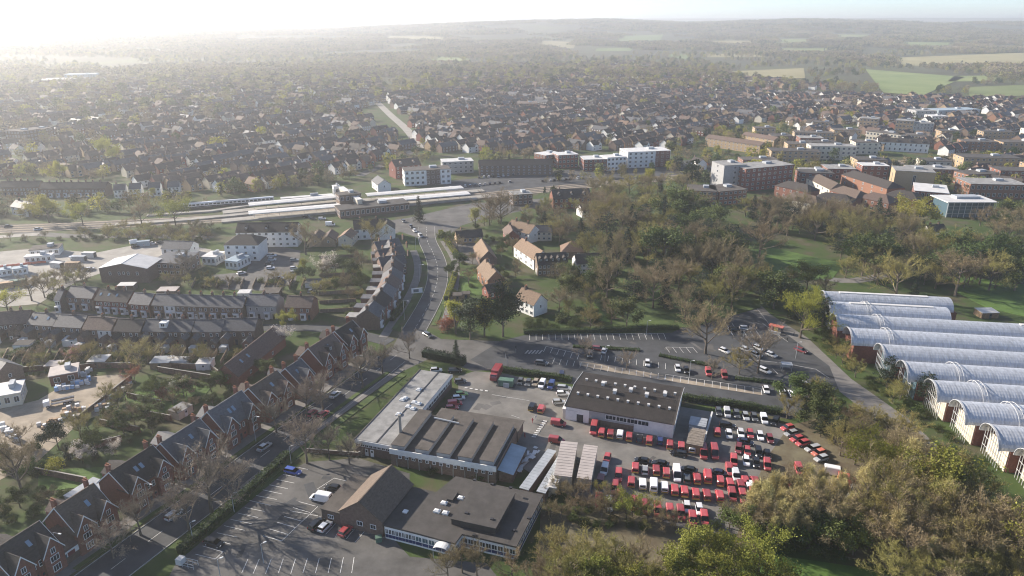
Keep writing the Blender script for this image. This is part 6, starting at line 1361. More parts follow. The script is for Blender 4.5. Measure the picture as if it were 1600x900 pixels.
# open country just beyond the town: hedgerow and copse trees down to where the woods begin
FIELDS = [[tuple(PT(x, y)[:2]) for x, y in pts] for pts in ([(1378,152),(1442,156),(1520,119),(1345,106)], [(1150,127),(1262,125),(1260,105),(1138,110)], [(1385,105),(1640,107),(1660,80),(1390,89)], [(1515,155),(1660,153),(1660,130),(1505,135)], [(880,134),(930,135),(934,119),(880,117)], [(1480,130),(1560,130),(1572,116),(1488,118)])]
for _ in range(9000):
    y = tg.uniform(1150, 2500); x = tg.uniform(-.78*y, .8*y)
    if noise.noise(Vector((x/170, y/170, 1.3))) < -.08 or not free(x, y, 3) or any(inside(x, y, f) for f in FIELDS): continue
    if any(inside(x, y, [tuple(P(*q)[:2]) for q in DIST[k][1]]) for k in (1, 2)): continue
    town_tree(x, y, tg.uniform(7, 14))
tpts.sort(); nearT, farT = tpts[:190], tpts[190:]
lab_n = {}
for dd, x, y, h, k in sorted(nearT, key=lambda q: q[1]/q[2]):
    zone = 'left of the station' if x < -40 else ('behind the station' if x < 230 else 'in the town at right'); band = ['near the railway', 'in the nearer streets', 'in the middle streets', 'in the farther streets'][0 if dd < 500 else 1 if dd < 580 else 2 if dd < 660 else 3]
    kk = LOOK[FK[k].rstrip('0123456789')]; q = (kk, zone, band); i = lab_n.get(q, 0); lab_n[q] = i+1
    tree(FK[k], x, y, h, '%s %s, %s, %s from left' % (kk, zone, band, ordw(i)), 'town trees', px=False)
scatter('far_trees', [(x, y, hill(x, y), tg.uniform(0, 6.28), h/TREE[FK[k]][2]*tg.uniform(.9,1.25), h/TREE[FK[k]][2], k) for dd, x, y, h, k in farT], joined(FK))
# woodland of the hills: clumps of some thirty crowns each
def clump(seed, mk):
    g = random.Random(seed); J = MB()
    for _ in range(34):
        cx, cy_ = g.uniform(-30, 30), g.uniform(-30, 30); hh = g.uniform(7, 14); w = g.uniform(6, 10); J.cur = g.choices(range(len(mk)), [5,3,2][:len(mk)])[0]
        for _ in range(34):
            u = g.uniform(.25, 1); an = g.uniform(0, 6.28); rr = w*.55*math.sqrt(max(.08, 1-((u-.5)/.55)**2))*math.sqrt(g.random()); c = Vector((cx+rr*math.cos(an), cy_+rr*math.sin(an), hh*u)); a = Vector((g.gauss(0,1), g.gauss(0,1), g.gauss(0,1))).normalized(); b = a.orthogonal().normalized(); z = g.uniform(1.4, 3.0); a, b = a*z*.5, b*z*.42
            J.face([c-a, c-b, c+a, c+b])
    return bpy.data.objects.new('clump_model', J.mesh('clump_model', [M[q] for q in mk]))
CL = [clump(1, ['twig','twig_olive','leaf_green']), clump(2, ['twig_grey','twig','twig_olive']), clump(3, ['leaf_dark','leaf_green','twig_olive'])]
FP = []
for pts in [[(1215,84),(1300,84),(1303,75),(1216,75)],[(1393,76),(1492,76),(1502,66),(1412,65)],[(833,74),(898,77),(904,65),(840,63)],[(968,67),(1034,64),(1038,53),(960,56)],[(928,82),(987,81),(992,74),(930,75)],[(1043,91),(1077,94),(1084,85),(1040,84)],[(1103,91),(1197,90),(1202,83),(1100,84)],[(538,111),(597,112),(602,104),(536,103)],[(663,98),(732,101),(737,91),(670,87)],[(1206,71),(1264,71),(1264,61),(1210,60)],[(38,121),(100,119),(102,107),(53,109)],[(598,63),(702,65),(702,57),(608,56)],[(1098,71),(1182,71),(1187,63),(1103,63)],[(1298,61),(1362,62),(1367,54),(1308,53)]]: FP.append([tuple(PT(x, y)[:2]) for x, y in pts])
wp = []
for _ in range(21000):
    y = 1500+7200*tg.random()**1.25; x = tg.uniform(-.80*y, .80*y); nv = noise.noise(Vector((x/420, y/420, 5.5)))+.35*noise.noise(Vector((x/120, y/120, 2.5)))
    if nv < -.22+(.22 if y < 2300 else 0): continue
    if any(inside(x, y, f) for f in FP) or any(inside(x, y, f) for f in FIELDS) or y < 2000 and not free(x, y, 8): continue
    wp.append((x, y, hill(x, y)-1.0, tg.uniform(0, 6.28), tg.uniform(.8, 1.3), tg.uniform(.75, 1.25), tg.choices((0,1,2), (5,5,2))[0]))
scatter('hill_woods', wp, CL)
# ================================================================ near trees, woods, hedges, gardens, street furniture
def tt(key, xb, yb, yt, label, group='single trees', crown=None, wide=1.0, **kw):
    """tree standing at pixel (xb, yb) whose top shows at pixel row yt"""
    b = P(xb, yb); a1 = P(xb, yt, 100); o = Vector((0, 0, CAM_H)); d = a1-o; t = b.y/d.y; h = min(19.0, CAM_H+d.z*t)
    return tree(key, xb, yb, max(2, h), label, group, crown=crown, wide=wide, **kw)
SG = 'bare street trees'
for i, (k, x, y, t) in enumerate([('bare1',178,872,822),('bare2',220,836,778),('bare0',296,828,765),('bare3',331,800,706),('bare1',365,770,722),('bare2',432,676,626),('bare0',480,652,596),('bare3',505,640,586),('bare2',567,606,550),('bare1',598,584,540)]):
    tt(k, x, y, t, 'bare twiggy street tree on the main street, %s from left' % ordw(i), SG, crown='twig_grey', wide=1.15)
for i, (k, x, y, t) in enumerate([('bare0',480,724,652),('bare1',515,719,668),('bare3',546,725,686)]): tt(k, x, y, t, 'slender bare tree at the head of the front car park, %s from left' % ordw(i), SG, crown='twig_grey')
for i, (k, x, y, t, c, lab) in enumerate([('bare2',34,768,688,None,'big bare tree behind the villas at lower left'), ('bare1',128,692,646,'twig_olive','pale bare tree below the builders yard'), ('green0',92,702,668,'leaf_dark','dark evergreen below the builders yard'), ('conifer0',108,720,692,None,'dark pointed conifer in the villa gardens'), ('blossom',130,724,700,'blossom_white','white blossoming tree in the villa gardens'), ('conifer1',150,718,690,None,'small dark conifer right of the white blossom'), ('bush1',86,736,716,'leaf_yellow','round golden bush on the villa lawn'), ('blossom',182,712,692,'blossom_white','small white blossom tree behind a villa roof'), ('blossom',212,600,578,'leaf_russet','russet pink tree at the end of the builders yard'), ('blossom',118,566,546,'blossom_pink','pale pink blossom tree behind the lower terraces'), ('olive0',141,568,533,None,'budding tree beside the pale pink blossom'), ('olive1',218,580,528,'twig_pale','tall pale tree behind the lower terraces'), ('blossom',292,620,600,'blossom_pink','pink blossom bush in the long walled gardens'), ('blossom',280,618,597,'blossom_white','white blossom bush in the long walled gardens'), ('bush0',256,622,606,'leaf_russet','russet bush in the long walled gardens'), ('spring0',448,514,488,'leaf_spring','rounded budding tree behind the corner villas'), ('blossom',442,540,516,'blossom_white','white blossom tree behind the corner villas'), ('blossom',511,432,404,'blossom_white','large white blossom tree left of the station road'), ('willow0',474,434,400,'leaf_spring','olive green tree beside the white offices car park'), ('bare2',478,398,352,None,'tall bare tree right of the white offices'), ('bare0',582,388,344,'twig_olive','tall dark budding tree by the station terraces'), ('conifer0',655,347,305,None,'single conifer on the station roundabout island'), ('willow1',743,356,318,'leaf_yellow','slim yellow-green tree by the station forecourt'), ('bare1',783,350,300,None,'tall bare tree right of the station forecourt'), ('bare3',765,352,306,None,'bare tree beside the slim yellow-green tree'), ('olive0',297,434,392,'twig_grey','large budding tree between warehouse and terraces'), ('spring1',130,352,320,'leaf_spring','rounded spring green tree by the railway at left'), ('spring2',77,348,310,'leaf_yellow','yellow-green tree by the railway at left'), ('spring0',275,354,312,'leaf_spring','broad green tree in front of the train'), ('bare1',222,352,318,None,'bare tree in front of the train'), ('willow1',240,312,290,'leaf_yellow','yellow tree before the white houses'), ('spring2',95,287,256,'leaf_yellow','bright yellow-green tree beyond the railway at left'), ('spring1',165,258,217,'leaf_yellow','big spring green tree in the left suburb'), ('spring0',14,492,452,'leaf_yellow','yellow tree at the left edge beside the works yard'), ('bare0',50,470,430,None,'bare thicket tree left of the upper terraces'), ('bare2',70,465,432,None,'second bare thicket tree left of the upper terraces'), ('conifer1',100,520,500,'leaf_dark','small dark shrub tree in the terrace gardens'), ('bare3',1102,553,476,None,'large spreading bare tree in the public car park'), ('bare1',1184,583,512,'twig_grey','tall slim bare tree in the public car park'), ('olive0',1155,585,546,None,'low budding tree beside the slim bare tree'), ('bare2',1112,593,562,'twig_grey','bare sapling on the gravel path, right'), ('bare0',979,578,548,'twig_grey','bare sapling on the gravel path, left'), ('bare1',914,561,528,'twig_grey','bare sapling in the left part of the car park'), ('olive1',1229,654,616,'twig_olive','yellowish budding tree above the depot corner'), ('olive0',1262,632,590,None,'budding tree beside the car park exit'), ('conifer1',713,566,530,None,'dark pine beside the junction hedge'), ('willow0',712,522,460,'leaf_yellow','yellow-green tree beside the junction, left of the pair'), ('willow1',757,526,460,'leaf_yellow','yellow-green tree beside the junction, right of the pair'), ('green0',735,530,478,'leaf_dark','dark evergreen between the yellow-green pair'), ('green1',786,526,462,'leaf_dark','dark evergreen right of the yellow-green pair'), ('bush2',700,515,492,'leaf_russet','red-leaved bush at the junction corner'), ('cedar0',1385,606,556,None,'dark cedar at the vaulted halls entrance'), ('cedar1',1442,632,582,None,'dark spreading evergreen before the vaulted halls'), ('olive1',1250,528,440,'leaf_yellow','golden birch left of the vaulted halls'), ('bare2',1398,470,352,'twig_olive','great spreading oak behind the vaulted halls'), ('bare0',1492,462,362,'twig','broad bare oak right of the great oak'), ('conifer0',1426,468,432,None,'dark conifer just behind the vaulted halls'), ('bare1',1566,398,310,'twig','large bare tree at the right edge by the path'), ('spring0',1428,365,308,'leaf_yellow','yellow-green tree before the glass hall'), ('bare3',1186,402,300,'twig','big round bare tree on the park lawn'), ('cedar0',1140,408,302,None,'tall cedar on the park lawn'), ('conifer1',985,372,278,None,'tall dark conifer behind the old houses'), ('bare0',948,362,252,'twig_olive','large budding tree above the dark conifer'), ('willow1',1014,300,242,'leaf_yellow','slim yellow tree beside the railway'), ('cedar1',1048,392,290,None,'broad cedar in the park wood'), ('conifer0',906,398,318,None,'tall dark pine behind the barn'), ('bare1',640,560,520,'twig_grey','bare tree at the corner of the villas')]):
    tt(k, x, y, t, lab, 'single trees', crown=c, wide=1.25 if k.startswith('bare') and y < 480 else 1.0)
wg = random.Random(77)
def on_house(x, y):
    for a, b, rz, hw, hd in FOOT:
        dx, dy = x-a, y-b; u = dx*math.cos(rz)+dy*math.sin(rz); v = -dx*math.sin(rz)+dy*math.cos(rz)
        if abs(u) < hw and abs(v) < hd: return True
    return False
def on_road(x, y):
    for line in (ROAD_A, ROAD_S):
        for a, b in zip(line, line[1:]):
            a, b = Vector((*a, 0)), Vector((*b, 0)); t = max(0, min(1, ((x-a.x)*(b.x-a.x)+(y-a.y)*(b.y-a.y))/(b-a).length_squared)); q = a.lerp(b, t)
            if (q.x-x)**2+(q.y-y)**2 < 36: return True
    return False
def fill(poly, n, kw, hr, mind, where, group, avoid=(), res=True, crown=None):
    """woodland trees inside a pixel polygon, no two closer than mind metres"""
    W2 = [tuple(P(*q)[:2]) for q in poly]; xs_ = [q[0] for q in W2]; ys_ = [q[1] for q in W2]; pts = []; tries = 0; out = []
    while len(pts) < n and tries < n*60:
        tries += 1; x, y = wg.uniform(min(xs_), max(xs_)), wg.uniform(min(ys_), max(ys_))
        if not inside(x, y, W2) or any((x-a)**2+(y-b)**2 < mind**2 for a, b in pts) or (res and any((x-a)**2+(y-b)**2 < (r*.72)**2 for a, b, r in RES)): continue
        if any((x-a)**2+(y-b)**2 < 2.3**2 for a, b in CARS) or on_house(x, y) or on_road(x, y): continue
        pts.append((x, y))
    its = []
    for x, y in sorted(pts, key=lambda q: q[0]/q[1]):
        key = wg.choices([q[0] for q in kw], [q[1] for q in kw])[0]; key += str(wg.randrange({'bare':4,'spring':3,'bush':3}.get(key, 2))); its.append((key, x, y, wg.uniform(*hr)*(.35 if key.startswith('bush') else 1)))
    seen = {}
    for key, x, y, h in its:
        lk = LOOK[key.rstrip('0123456789')]; i = seen.get(lk, 0); seen[lk] = i+1
        tree(key, x, y, h, '%s %s, %s from left' % (lk, where, ordw(i)), group, px=False, wide=wg.uniform(1.0, 1.3))
sheet('wood_floor', [(900,400),(960,330),(1060,330),(1140,372),(1132,440),(1190,480),(1080,512),(960,510),(925,470)], 'grass')
sheet('wood_floor', [(1150,840),(1195,720),(1235,664),(1300,650),(1420,660),(1500,745),(1560,810),(1640,880),(1640,930),(1430,900),(1330,872),(1200,850)], 'earth')
sheet('wood_floor', [(838,905),(845,800),(950,790),(1100,835),(1190,852),(1140,905)], 'earth')
PW = 'park wood trees'
fill([(905,405),(955,335),(1060,335),(1135,375),(1130,440),(1185,470),(1080,505),(960,500),(930,468)], 88, [('bare',4),('olive',4),('green',2.5),('cedar',2.5),('conifer',2.2)], (11,19), 4.6, 'in the park wood', PW)
fill([(925,300),(1065,300),(1070,335),(960,332),(925,345)], 20, [('bare',4),('olive',3),('conifer',2),('cedar',2)], (9,15), 5.5, 'between the wood and railway', PW)
fill([(1150,335),(1350,350),(1440,370),(1440,392),(1330,385),(1200,372)], 44, [('bare',5),('olive',3),('cedar',2),('conifer',1)], (11,18), 5, 'below the shopping centre', PW)
fill([(1190,445),(1290,455),(1288,520),(1262,520),(1225,492),(1195,478)], 22, [('olive',3),('green',2),('bush',3),('cedar',1.5),('bare',2)], (8,13), 5, 'left of the vaulted halls', PW)
fill([(1310,400),(1440,398),(1600,420),(1600,470),(1480,455),(1320,445)], 46, [('bare',3),('olive',3),('green',2.5),('cedar',2),('conifer',1)], (9,17), 5.2, 'behind the vaulted halls', PW)
fill([(1510,340),(1640,340),(1640,392),(1560,372)], 12, [('bare',4),('olive',2),('green',1)], (8,14), 7, 'at the right edge of the park', PW)
GT = 'garden trees'
fill([(695,385),(735,352),(790,345),(800,385),(830,430),(800,440),(800,490),(760,470),(700,470)], 40, [('bush',6),('green',3),('bare',2),('olive',2)], (4,7.5), 3.0, 'among the old houses', GT)
fill([(872,440),(935,425),(960,500),(1000,512),(875,515),(872,480)], 30, [('bare',4),('olive',3),('green',2),('bush',3)], (6,11), 4.2, 'above the public car park', GT)
fill([(790,345),(850,325),(940,330),(930,392),(870,385)], 30, [('bare',4),('olive',3),('cedar',1),('bush',2),('conifer',1)], (6,12), 4, 'behind the old houses', GT)
fill([(1235,630),(1300,642),(1318,690),(1300,700),(1262,668)], 15, [('green',3),('cedar',1.5),('olive',2)], (5,8.5), 3.4, 'on the evergreen bank beside the depot', GT)
WR = 'thicket trees at lower right'
fill([(1150,830),(1175,795),(1260,785),(1340,780),(1345,830),(1300,850),(1200,862)], 40, [('poplar',7),('bare',1)], (9.5,13.5), 2.6, 'behind the depot vans', WR)
fill([(1330,790),(1350,755),(1400,735),(1470,775),(1540,850),(1610,905),(1420,905),(1335,850)], 66, [('olive',3),('bare',4),('spring',1.5),('poplar',7)], (11,15.5), 3.8, 'in the thicket at lower right', WR)
fill([(1305,690),(1330,665),(1420,690),(1440,725),(1350,745),(1310,715)], 18, [('olive',4),('bare',3)], (7,9.5), 4.2, 'above the lower right thicket', WR)
fill([(1560,880),(1640,890),(1640,960),(1400,960),(1400,905)], 14, [('olive',4),('bare',3)], (8,11), 5, 'in the bottom right corner', WR)
fill([(1020,930),(1050,885),(1190,885),(1200,950),(1000,960)], 13, [('spring',6)], (8,10), 4.6, 'at the bottom edge below the vans', WR)
fill([(840,930),(860,885),(1000,890),(1010,950),(840,955)], 12, [('spring',2),('olive',4),('bare',2)], (8.5,10.5), 4.6, 'right of the office, bottom edge', WR)
fill([(860,770),(950,775),(1000,812),(1140,825),(1150,835),(1000,826),(880,800)], 20, [('bare',5),('olive',1),('bush',3)], (4,6.5), 3.0, 'along the depot back fence', WR)
tt('spring0', 978, 812, 775, 'low bright green shrub tree among the rear vans', GT)
for i, (x, y) in enumerate(((722,895),(745,900),(700,905),(800,905))): tt('bare%d' % i, x, y, y-44, 'leafless shrub before the office porch, %s from left' % ordw(i), GT)
fill([(470,445),(560,385),(575,400),(570,470),(600,500),(540,500),(500,470)], 34, [('bush',6),('green',2),('bare',3),('olive',2)], (4,7.5), 3.4, 'in gardens left of the station road', GT)
fill([(0,552),(190,552),(400,556),(330,572),(200,570),(20,595)], 60, [('bush',7),('bare',2),('olive',2)], (3.5,6), 2.8, 'in the lower terrace gardens', GT)
fill([(85,470),(60,440),(130,432),(150,445),(95,452)], 14, [('bush',3),('bare',4),('olive',2)], (4,8), 3.5, 'by the upper terraces left end', GT)
fill([(180,620),(330,590),(400,575),(420,590),(330,640),(190,700),(60,745),(20,745),(120,690)], 60, [('bush',7),('green',2),('bare',3),('olive',1)], (3.5,6.5), 3.2, 'in the villa back gardens', GT)
fill([(250,440),(420,440),(470,455),(250,452)], 16, [('bush',5),('bare',3),('olive',2)], (4,8), 4, 'behind the upper terraces', GT)
fill([(340,372),(360,358),(200,362),(120,372),(220,380),(300,384)], 48, [('bush',4),('bare',3),('olive',3)], (4,8), 3.2, 'on the railway bank', GT)
fill([(0,700),(60,690),(60,740),(0,760)], 8, [('bush',4),('bare',3)], (4,7), 4, 'beside the builders yard', GT)
fill([(600,690),(640,722),(800,752),(800,760),(620,735)], 8, [('bush',5),('olive',2)], (4,7), 3, 'before the ridged factory', GT)
fill([(1400,612),(1440,640),(1490,690),(1470,690),(1410,640)], 9, [('bush',5),('green',1)], (4,7), 3.0, 'beside the vaulted halls wall', GT)
fill([(1270,520),(1300,560),(1340,590),(1320,540)], 7, [('bush',4),('green',2)], (4,6), 3, 'by the footway to the halls', GT)
fill([(1150,842),(1200,858),(1340,872),(1345,850),(1300,845),(1180,830)], 26, [('bush',8),('green',1.5)], (5,8), 2.2, 'under the poplars', WR)
fill([(820,512),(870,516),(872,508),(822,500)], 8, [('bush',5)], (5,7), 2.5, 'below the white cottage', GT)
fill([(1270,530),(1300,556),(1345,600),(1400,640),(1430,640),(1380,600),(1330,585),(1300,540)], 20, [('bush',5),('olive',3)], (4,7), 3.0, 'between footway and halls', GT)
fill([(855,765),(880,790),(960,810),(950,830),(860,815)], 16, [('bush',6),('bare',2)], (3.5,6), 2.6, 'right of the office end wall', GT)
fill([(-20,385),(120,376),(330,380),(330,374),(120,371),(-20,377)], 34, [('bush',5),('bare',3),('olive',2)], (3.5,7), 3.2, 'along the works yard road', GT)
fill([(-20,772),(60,764),(115,778),(40,812),(-20,832)], 18, [('bush',6),('green',1),('bare',2)], (3.5,6), 3.0, 'behind the lowest villas', GT)
# hedges
hedge('hedge', [(281,866),(365,792),(452,712)], 2.0, 1.9, 'long clipped hedge between main street and front car park', dens=24)
hedge('hedge', [(784,580),(840,588),(893,597)], 1.8, 1.8, 'clipped hedge along the depot, left of the warehouse')
hedge('hedge', [(1064,624),(1140,634),(1222,648)], 2.2, 1.9, 'yellow-topped hedge along the depot, right of the warehouse')
hedge('hedge', [(662,556),(690,562),(726,570)], 3.4, 2.6, 'thick dark hedge at the junction', matk='leaf_dark')
hedge('hedge', [(688,364),(700,382),(713,400)], 2.2, 2.0, 'bright hedge beside the station road bend', matk='leaf_spring')
hedge('hedge', [(712,430),(706,448),(697,470)], 2.2, 2.0, 'bright hedge along the cottage garden', matk='leaf_spring')
hedge('hedge', [(818,521),(930,519),(1060,514)], 2.2, 1.7, 'low dark hedge at the top of the public car park')
hedge('hedge', [(612,502),(622,492),(632,476)], 1.8, 1.8, 'clipped hedge round the corner garden')
hedge('hedge', [(15,562),(62,540)], 2.4, 2.0, 'thick hedge in the terrace gardens at left')
for i, (a, b) in enumerate((((895,542),(1000,548)), ((1030,556),(1120,574)), ((1148,592),(1222,600)))): hedge('hedge', [a, b], 2.0, .7, 'low planted strip in the public car park, %s from left' % ordw(i), dens=16)
# garden walls and fences: panels between posts
def wall_line(a, b, h, mk, label, name='garden_wall', cat='wall', group='garden walls', t=.25):
    A, B = P(*a), P(*b); v = B-A; c = (A+B)/2; o = empty(name, (c.x, c.y, 0), math.atan2(v.y, v.x)); L_ = v.length; m = MB(); m.box((0,0,h/2), (L_, t, h)); m.build('panel', M[mk], o); m = MB(); m.box((0,0,h+.05), (L_+.1, t+.12, .1)); m.build('coping', M['concrete' if mk != 'fence_grey' else 'timber'], o)
    for k in range(int(L_/3)+1): m = MB(); m.box((-L_/2+k*L_/max(1, int(L_/3)), 0, h*.52), (.3, t+.12, h*1.04)); m.build('pier', M[mk], o)
    return tag(o, label, cat, group)
for i, (a, b) in enumerate([((152,575),(205,575)), ((206,594),(122,660)), ((158,664),(219,676)), ((55,740),(136,756)), ((248,574),(328,578)), ((248,581),(356,598)), ((200,622),(252,634)), ((200,645),(268,658)), ((150,700),(190,690)), ((0,585),(80,578)), ((90,582),(150,575)), ((330,578),(356,597)), ((595,690),(560,712)), ((560,712),(480,706))]):
    wall_line(a, b, 1.9 if i < 12 else 1.0, 'brick_wall', 'brick garden wall left of the villas, %s in the order of building' % ordw(i) if False else ['brick wall closing the far end of the builders yard','slanting wall along the builders yard right side','short wall below the builders yard lawn','brick wall behind the lower villas lawn','upper of two long parallel garden walls','lower of two long parallel garden walls','garden wall left of the villas, upper lawn','garden wall left of the villas, lower lawn','short wall behind the pale roofed villa','wall along the back lane at left','wall along the back lane beside the sheds','slanting end wall of the long gardens','low wall beside the ridged factory lawn','low wall at the head of the front car park'][i])
for k in range(24):
    x = 14+k*16.3; wall_line((x, 550), (x-11, 570), 1.5, 'fence_grey', 'grey board fence between terrace back gardens, %s from left' % ordw(k), 'board_fence', 'fence', 'back garden fences', .08)
for k in range(7):
    y = 405+k*14; wall_line((500, y), (556, y-3), 1.5, 'fence_grey', 'board fence across gardens by the station road, %s from the top' % ordw(k), 'board_fence', 'fence', 'cross fences', .08)
for k in range(10):
    x = 300+k*19; wall_line((x, 452), (x+6, 438), 1.5, 'fence_grey', 'board fence behind the upper terraces, %s from left' % ordw(k), 'board_fence', 'fence', 'upper garden fences', .08)
# sheds and garages
def hut(x, y, w, d, h, rk, wk, label, rz=0.0, cat='shed', gab=True):
    p = P(x, y); o = empty('garden_shed', (p.x, p.y, 0), rz); m = MB(); m.box((0,0,h/2), (w-.2,d-.2,h)); m.build('wall', M[wk], o); m = MB()
    if gab: m.slab((-w/2,-d/2,h),(w/2,-d/2,h),(w/2,0,h+.7),(-w/2,0,h+.7),.1); m.slab((w/2,d/2,h),(-w/2,d/2,h),(-w/2,0,h+.7),(w/2,0,h+.7),.1)
    else: m.slab((-w/2,-d/2,h),(w/2,-d/2,h),(w/2,d/2,h+.25),(-w/2,d/2,h+.25),.12)
    m.build('roof', M[rk], o); door(o, 0, -d/2+.05, 0, 0, 'car_white' if wk != 'timber' else 'car_grey'); return tag(o, label, cat, 'sheds and garages')
for x, y, w, d, rk, wk, lab in [(157,570,6,5,'sheet_white','timber','tan flat-roofed shed behind the pink blossom'), (87,578,5,4,'sheet_pink','timber','small tan shed on the back lane'), (255,572,6.5,5,'metal_grey','timber','grey-roofed shed behind the lower terraces'), (279,571,7,3,'sheet_white','render_white','long white flat-roofed shed'), (322,574,5,4.5,'sheet_white','render_white','white arched shed beside the brick hall'), (491,447,7,5,'slate','render_white','blue-grey garage with white door'), (426,462,7,6,'felt_brown','brick_brown','flat brown garage behind the grey pair'), (383,464,5,4,'sheet_white','render_white','white flat-roofed extension behind the long terrace'), (264,460,8,5,'sheet_pink','brick_brown','pale-roofed extension behind the upper terraces'), (200,452,7,4,'sheet_white','brick_brown','pale flat extension near the brown warehouse'), (118,538,7,4,'metal_grey','render_white','white lean-to in the terrace gardens'), (40,545,6,4,'felt','render_white','dark-roofed lean-to at left'), (715,468,4,3.5,'felt_brown','timber','small dark shed by the cottage garden'), (728,466,3.5,3,'felt_brown','timber','brown hut beside the cottage garden shed'), (284,648,5.5,4,'felt_pale','render_cream','cream shed behind the middle villas'), (140,778,8,6,'metal_grey','render_grey','grey hipped outbuilding behind the second villa') , (844,427,4,4,'sheet_white','render_white','white conservatory of the long brick house'), (1540,494,7,5,'sheet_white','timber','pale-roofed open shelter behind the vaulted halls')]:
    hut(x, y, w, d, 2.4, rk, wk, lab, rz=.05 if y < 600 else VROT, gab=False)
blk('cream_roof_store', (-8,640), (36,632), 9, 4, 'render_cream', 'sheet_white', 'store with cream flat roof at the left edge', 1, 3, 'store'); blk('red_brick_store', (80,604), (124,596), 7, 3.4, 'brick_red', 'sheet_pink', 'red brick store with patched pale roof in the builders yard', 1, 2, 'store')
hs('brick_house', (-14,556), (10,566), 8.2, 8, 5.2, 'brick_brown', 'slate', 'slate-roofed house cut by the left edge', nw=3); 
pg = random.Random(12); pal = []
for (x0, y0, x1, y1, n, mats) in [(88,610,142,596,22,['pallet_white','pallet_white','pallet_blue']), (98,645,172,636,18,['pallet_tan','pallet_white']), (60,668,118,648,16,['pallet_tan','pallet_white','pallet_white']), (150,638,205,600,18,['pallet_tan','pallet_tan','pallet_white']), (0,668,30,690,12,['pallet_white']), (126,588,146,582,6,['pallet_white'])]:
    for k in range(n):
        t = (k+.5)/n; pal.append((x0+(x1-x0)*t+pg.uniform(-3,3), y0+(y1-y0)*t+pg.uniform(-5,5), mats[pg.randrange(len(mats))]))
cnt = {}
for x, y, mk in sorted(pal):
    p = P(x, y); o = empty('pallet_stack', (p.x, p.y, 0), pg.uniform(-.2,.2)+.5); hgt = pg.uniform(.5,1.6); m = MB(); m.box((0,0,.08), (1.2,1.1,.14)); m.build('pallet', M['timber'], o); m = MB(); m.box((0,0,.16+hgt/2), (1.1,1.0,hgt), taper=.96); m.build('load', M[mk], o)
    i = cnt.get(mk, 0); cnt[mk] = i+1; tag(o, '%s pallet load in the builders yard, %s of its colour from left' % ({'pallet_white':'white wrapped','pallet_blue':'blue wrapped','pallet_tan':'tan brick'}[mk], ordw(i)), 'pallet', 'pallets in the builders yard')
# lamp posts, sign, people, barrier, shelter, trailer
def lamp_post(x, y, h, label, arm=1.0, rz=0):
    p = P(x, y); o = empty('lamp_post', p, rz); m = MB(); m.tube((0,0,0), (0,0,h), .09, .06, 7); m.build('pole', M['metal_grey'], o); m = MB(); m.tube((0,0,h), (arm,0,h+.15), .05, .04, 5); m.build('arm', M['metal_grey'], o); m = MB(); m.box((arm+.25,0,h+.15), (.7,.28,.14)); m.build('lantern', M['lamp'], o); tag(o, label, 'lamp post', 'lamp posts')
for i, (x, y) in enumerate([(302,846),(366,800),(455,724),(412,880),(345,905)]): lamp_post(x, y, 5, 'lamp post by the front car park, %s from the bottom' % ordw(i) if i < 3 else ['lamp post amid the front car park bays','lamp post at the front car park entrance'][i-3], .6, .6)
for i, (x, y) in enumerate([(96,880),(235,800),(400,690),(560,590),(632,500),(656,440),(650,395)]): lamp_post(x, y, 8, 'tall street lamp beside the main and station roads, %s from the bottom' % ordw(i), 1.6, -.3)
for i, (x, y) in enumerate([(945,566),(1010,525),(1077,590),(1160,540),(1243,560)]): lamp_post(x, y, 6, 'lamp post in the public car park, %s from left' % ordw(i), .7)
p = P(652,463); o = empty('billboard', p, .25); m = MB(); m.box((0,0,2.6), (4.6,.15,2.2)); m.build('board', M['frame_white'], o); m = MB(); m.box((-.4,-.1,2.6), (2.2,.06,1.3)); m.build('poster', M['pane_blue'], o)
for s in (-1, 1): m = MB(); m.tube((s*1.8,0,0), (s*1.8,0,1.6), .07, .07, 5); m.build('post', M['timber'], o)
tag(o, 'white and blue billboard beside the station road', 'billboard')
p = P(1107,690); a = P(1098,700); b = P(1112,652); v = b-a; o = empty('boundary_wall', ((a+b)/2), math.atan2(v.y, v.x)); m = MB(); m.box((0,0,.9), (v.length,.3,1.8)); m.build('panel', M['render_cream'], o); m = MB(); m.box((0,0,1.85), (v.length+.1,.45,.12)); m.build('coping', M['sheet_white'], o); tag(o, 'pale low wall dividing the depot yard', 'wall')
# people: one continuous body each (skin grown over a posed skeleton), too small here to show more
import bmesh
def person2(x, y, top, label, rz=0, step=.1):
    v = [(0,0,.95),(0,0,1.2),(0,0,1.42),(0,0,1.54),(0,.02,1.68),(.1,0,.9),(.12,step*.8,.48),(.13,step,.06),(-.1,0,.9),(-.12,-step*.6,.5),(-.13,-step*1.6,.08),(.2,0,1.4),(.27,-step*.5,1.12),(.27,-step,.88),(-.2,0,1.4),(-.27,step*.5,1.12),(-.27,step,.88)]
    e = [(0,1),(1,2),(2,3),(3,4),(0,5),(5,6),(6,7),(0,8),(8,9),(9,10),(2,11),(11,12),(12,13),(2,14),(14,15),(15,16)]; rad = [.15,.14,.15,.06,.11,.1,.075,.05,.1,.075,.05,.07,.05,.04,.07,.05,.04]
    me = bpy.data.meshes.new('person'); bm = bmesh.new(); lay = bm.verts.layers.skin.verify(); vs_ = [bm.verts.new(q) for q in v]
    for a, b in e: bm.edges.new((vs_[a], vs_[b]))
    for q, r in zip(vs_, rad): q[lay].radius = (r, r)
    vs_[0][lay].use_root = True; bm.to_mesh(me); bm.free(); me.materials.append(M[top])
    o = mobj('person', me, None, P(x, y), rz); o.modifiers.new('skin', 'SKIN'); o.modifiers.new('sub', 'SUBSURF').levels = 1; tag(o, label, 'person')
person2(832,661,'car_red','person in a red jacket walking on the depot crossing', .6, .18); person2(837,656,'car_white','person in pale clothes walking beside the one in red', .6, .18)
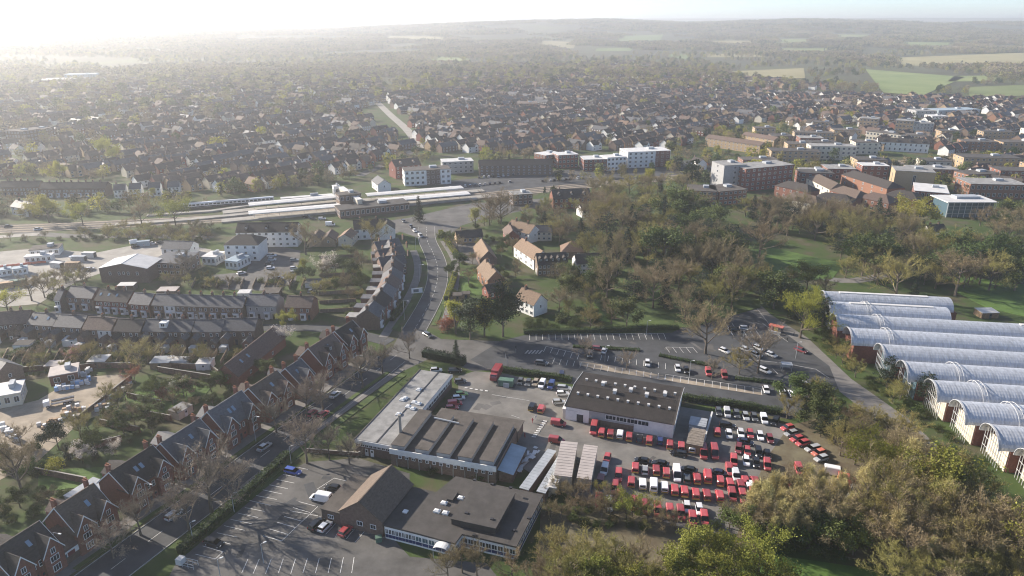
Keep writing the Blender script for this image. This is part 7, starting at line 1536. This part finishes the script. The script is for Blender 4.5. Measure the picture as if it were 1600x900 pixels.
person2(820,684,'car_red','person in red beside the ridged factory corner', 2, .1); person2(1230,533,'car_black','person in dark clothes by the car park stall', 1, .15); person2(1240,525,'car_navy','person in navy walking on the footway', 1, .15)
p = P(1212,518); o = empty('play_trailer', p, -.6)
for i, (mk, x) in enumerate((('car_red',-1.6),('car_yellow',.2),('car_navy',1.7))): m = MB(); m.box((x,0,1.2), (1.6,1.8,1.9)); m.build('panel', M[mk], o)
m = MB(); m.box((0,0,2.3), (5.2,2.3,.2)); m.build('awning', M['car_orange'], o); m = MB(); m.box((0,-2.2,.5), (4.4,1.0,.8)); m.build('counter', M['metal_grey'], o); tag(o, 'colourful stall trailer at the car park edge', 'stall')
p = P(1228,578); o = empty('trolley_shelter', p, -.15)
for x in (-1.5, 1.5):
    for y in (-1, 1): m = MB(); m.tube((x,y,0), (x,y,2.3), .06, .06, 5); m.build('post', M['steel_white'], o)
m = MB(); m.box((0,0,2.35), (3.4,2.4,.12)); m.build('roof', M['sheet_white'], o); m = MB(); m.box((0,1.0,1.3), (3.0,.06,1.6)); m.build('panel', M['sheet_white'], o); tag(o, 'white trolley shelter in the public car park', 'shelter')
p = P(293,884); o = empty('trailer', p, -.3); m = MB(); m.box((-1.6,0,1.0), (1.4,1.5,1.4)); m.build('box', M['sheet_white'], o)
for x in (-.6,.8,2.2):
    m = MB(); m.tube((x,-.7,.1), (x,-.7,1.3), .05, .05, 5); m.tube((x,.7,.1), (x,.7,1.3), .05, .05, 5); m.build('upright', M['steel_white'], o)
for y in (-.7,.7): m = MB(); m.tube((-.8,y,1.3), (2.3,y,1.3), .05, .05, 5); m.tube((-.8,y,.6), (2.3,y,.6), .05, .05, 5); m.build('rail', M['steel_white'], o)
tag(o, 'white trailer with railing at the front car park entrance', 'trailer')
p = P(592,846); o = empty('waste_bin', p, .3); m = MB(); m.box((0,0,.65), (1.3,1.0,1.2), taper=1.1); m.build('body', M['skip_green'], o); m = MB(); m.box((0,0,1.32), (1.45,1.2,.14)); m.build('lid', M['skip_green'], o); tag(o, 'green wheeled bin at the office end of the car park', 'bin')
for i, (x, y) in enumerate(((806,552),(790,560),(793,568))):
    p = P(x, y); o = empty('traffic_signal', p, .5*i); m = MB(); m.tube((0,0,0), (0,0,2.6), .06, .06, 6); m.build('pole', M['metal_grey'], o); m = MB(); m.box((0,-.1,2.4), (.3,.25,.9)); m.build('head', M['dark_trim'], o); tag(o, 'signal post at the car park entrance, %s from the top' % ordw(i), 'signal', 'signal posts')
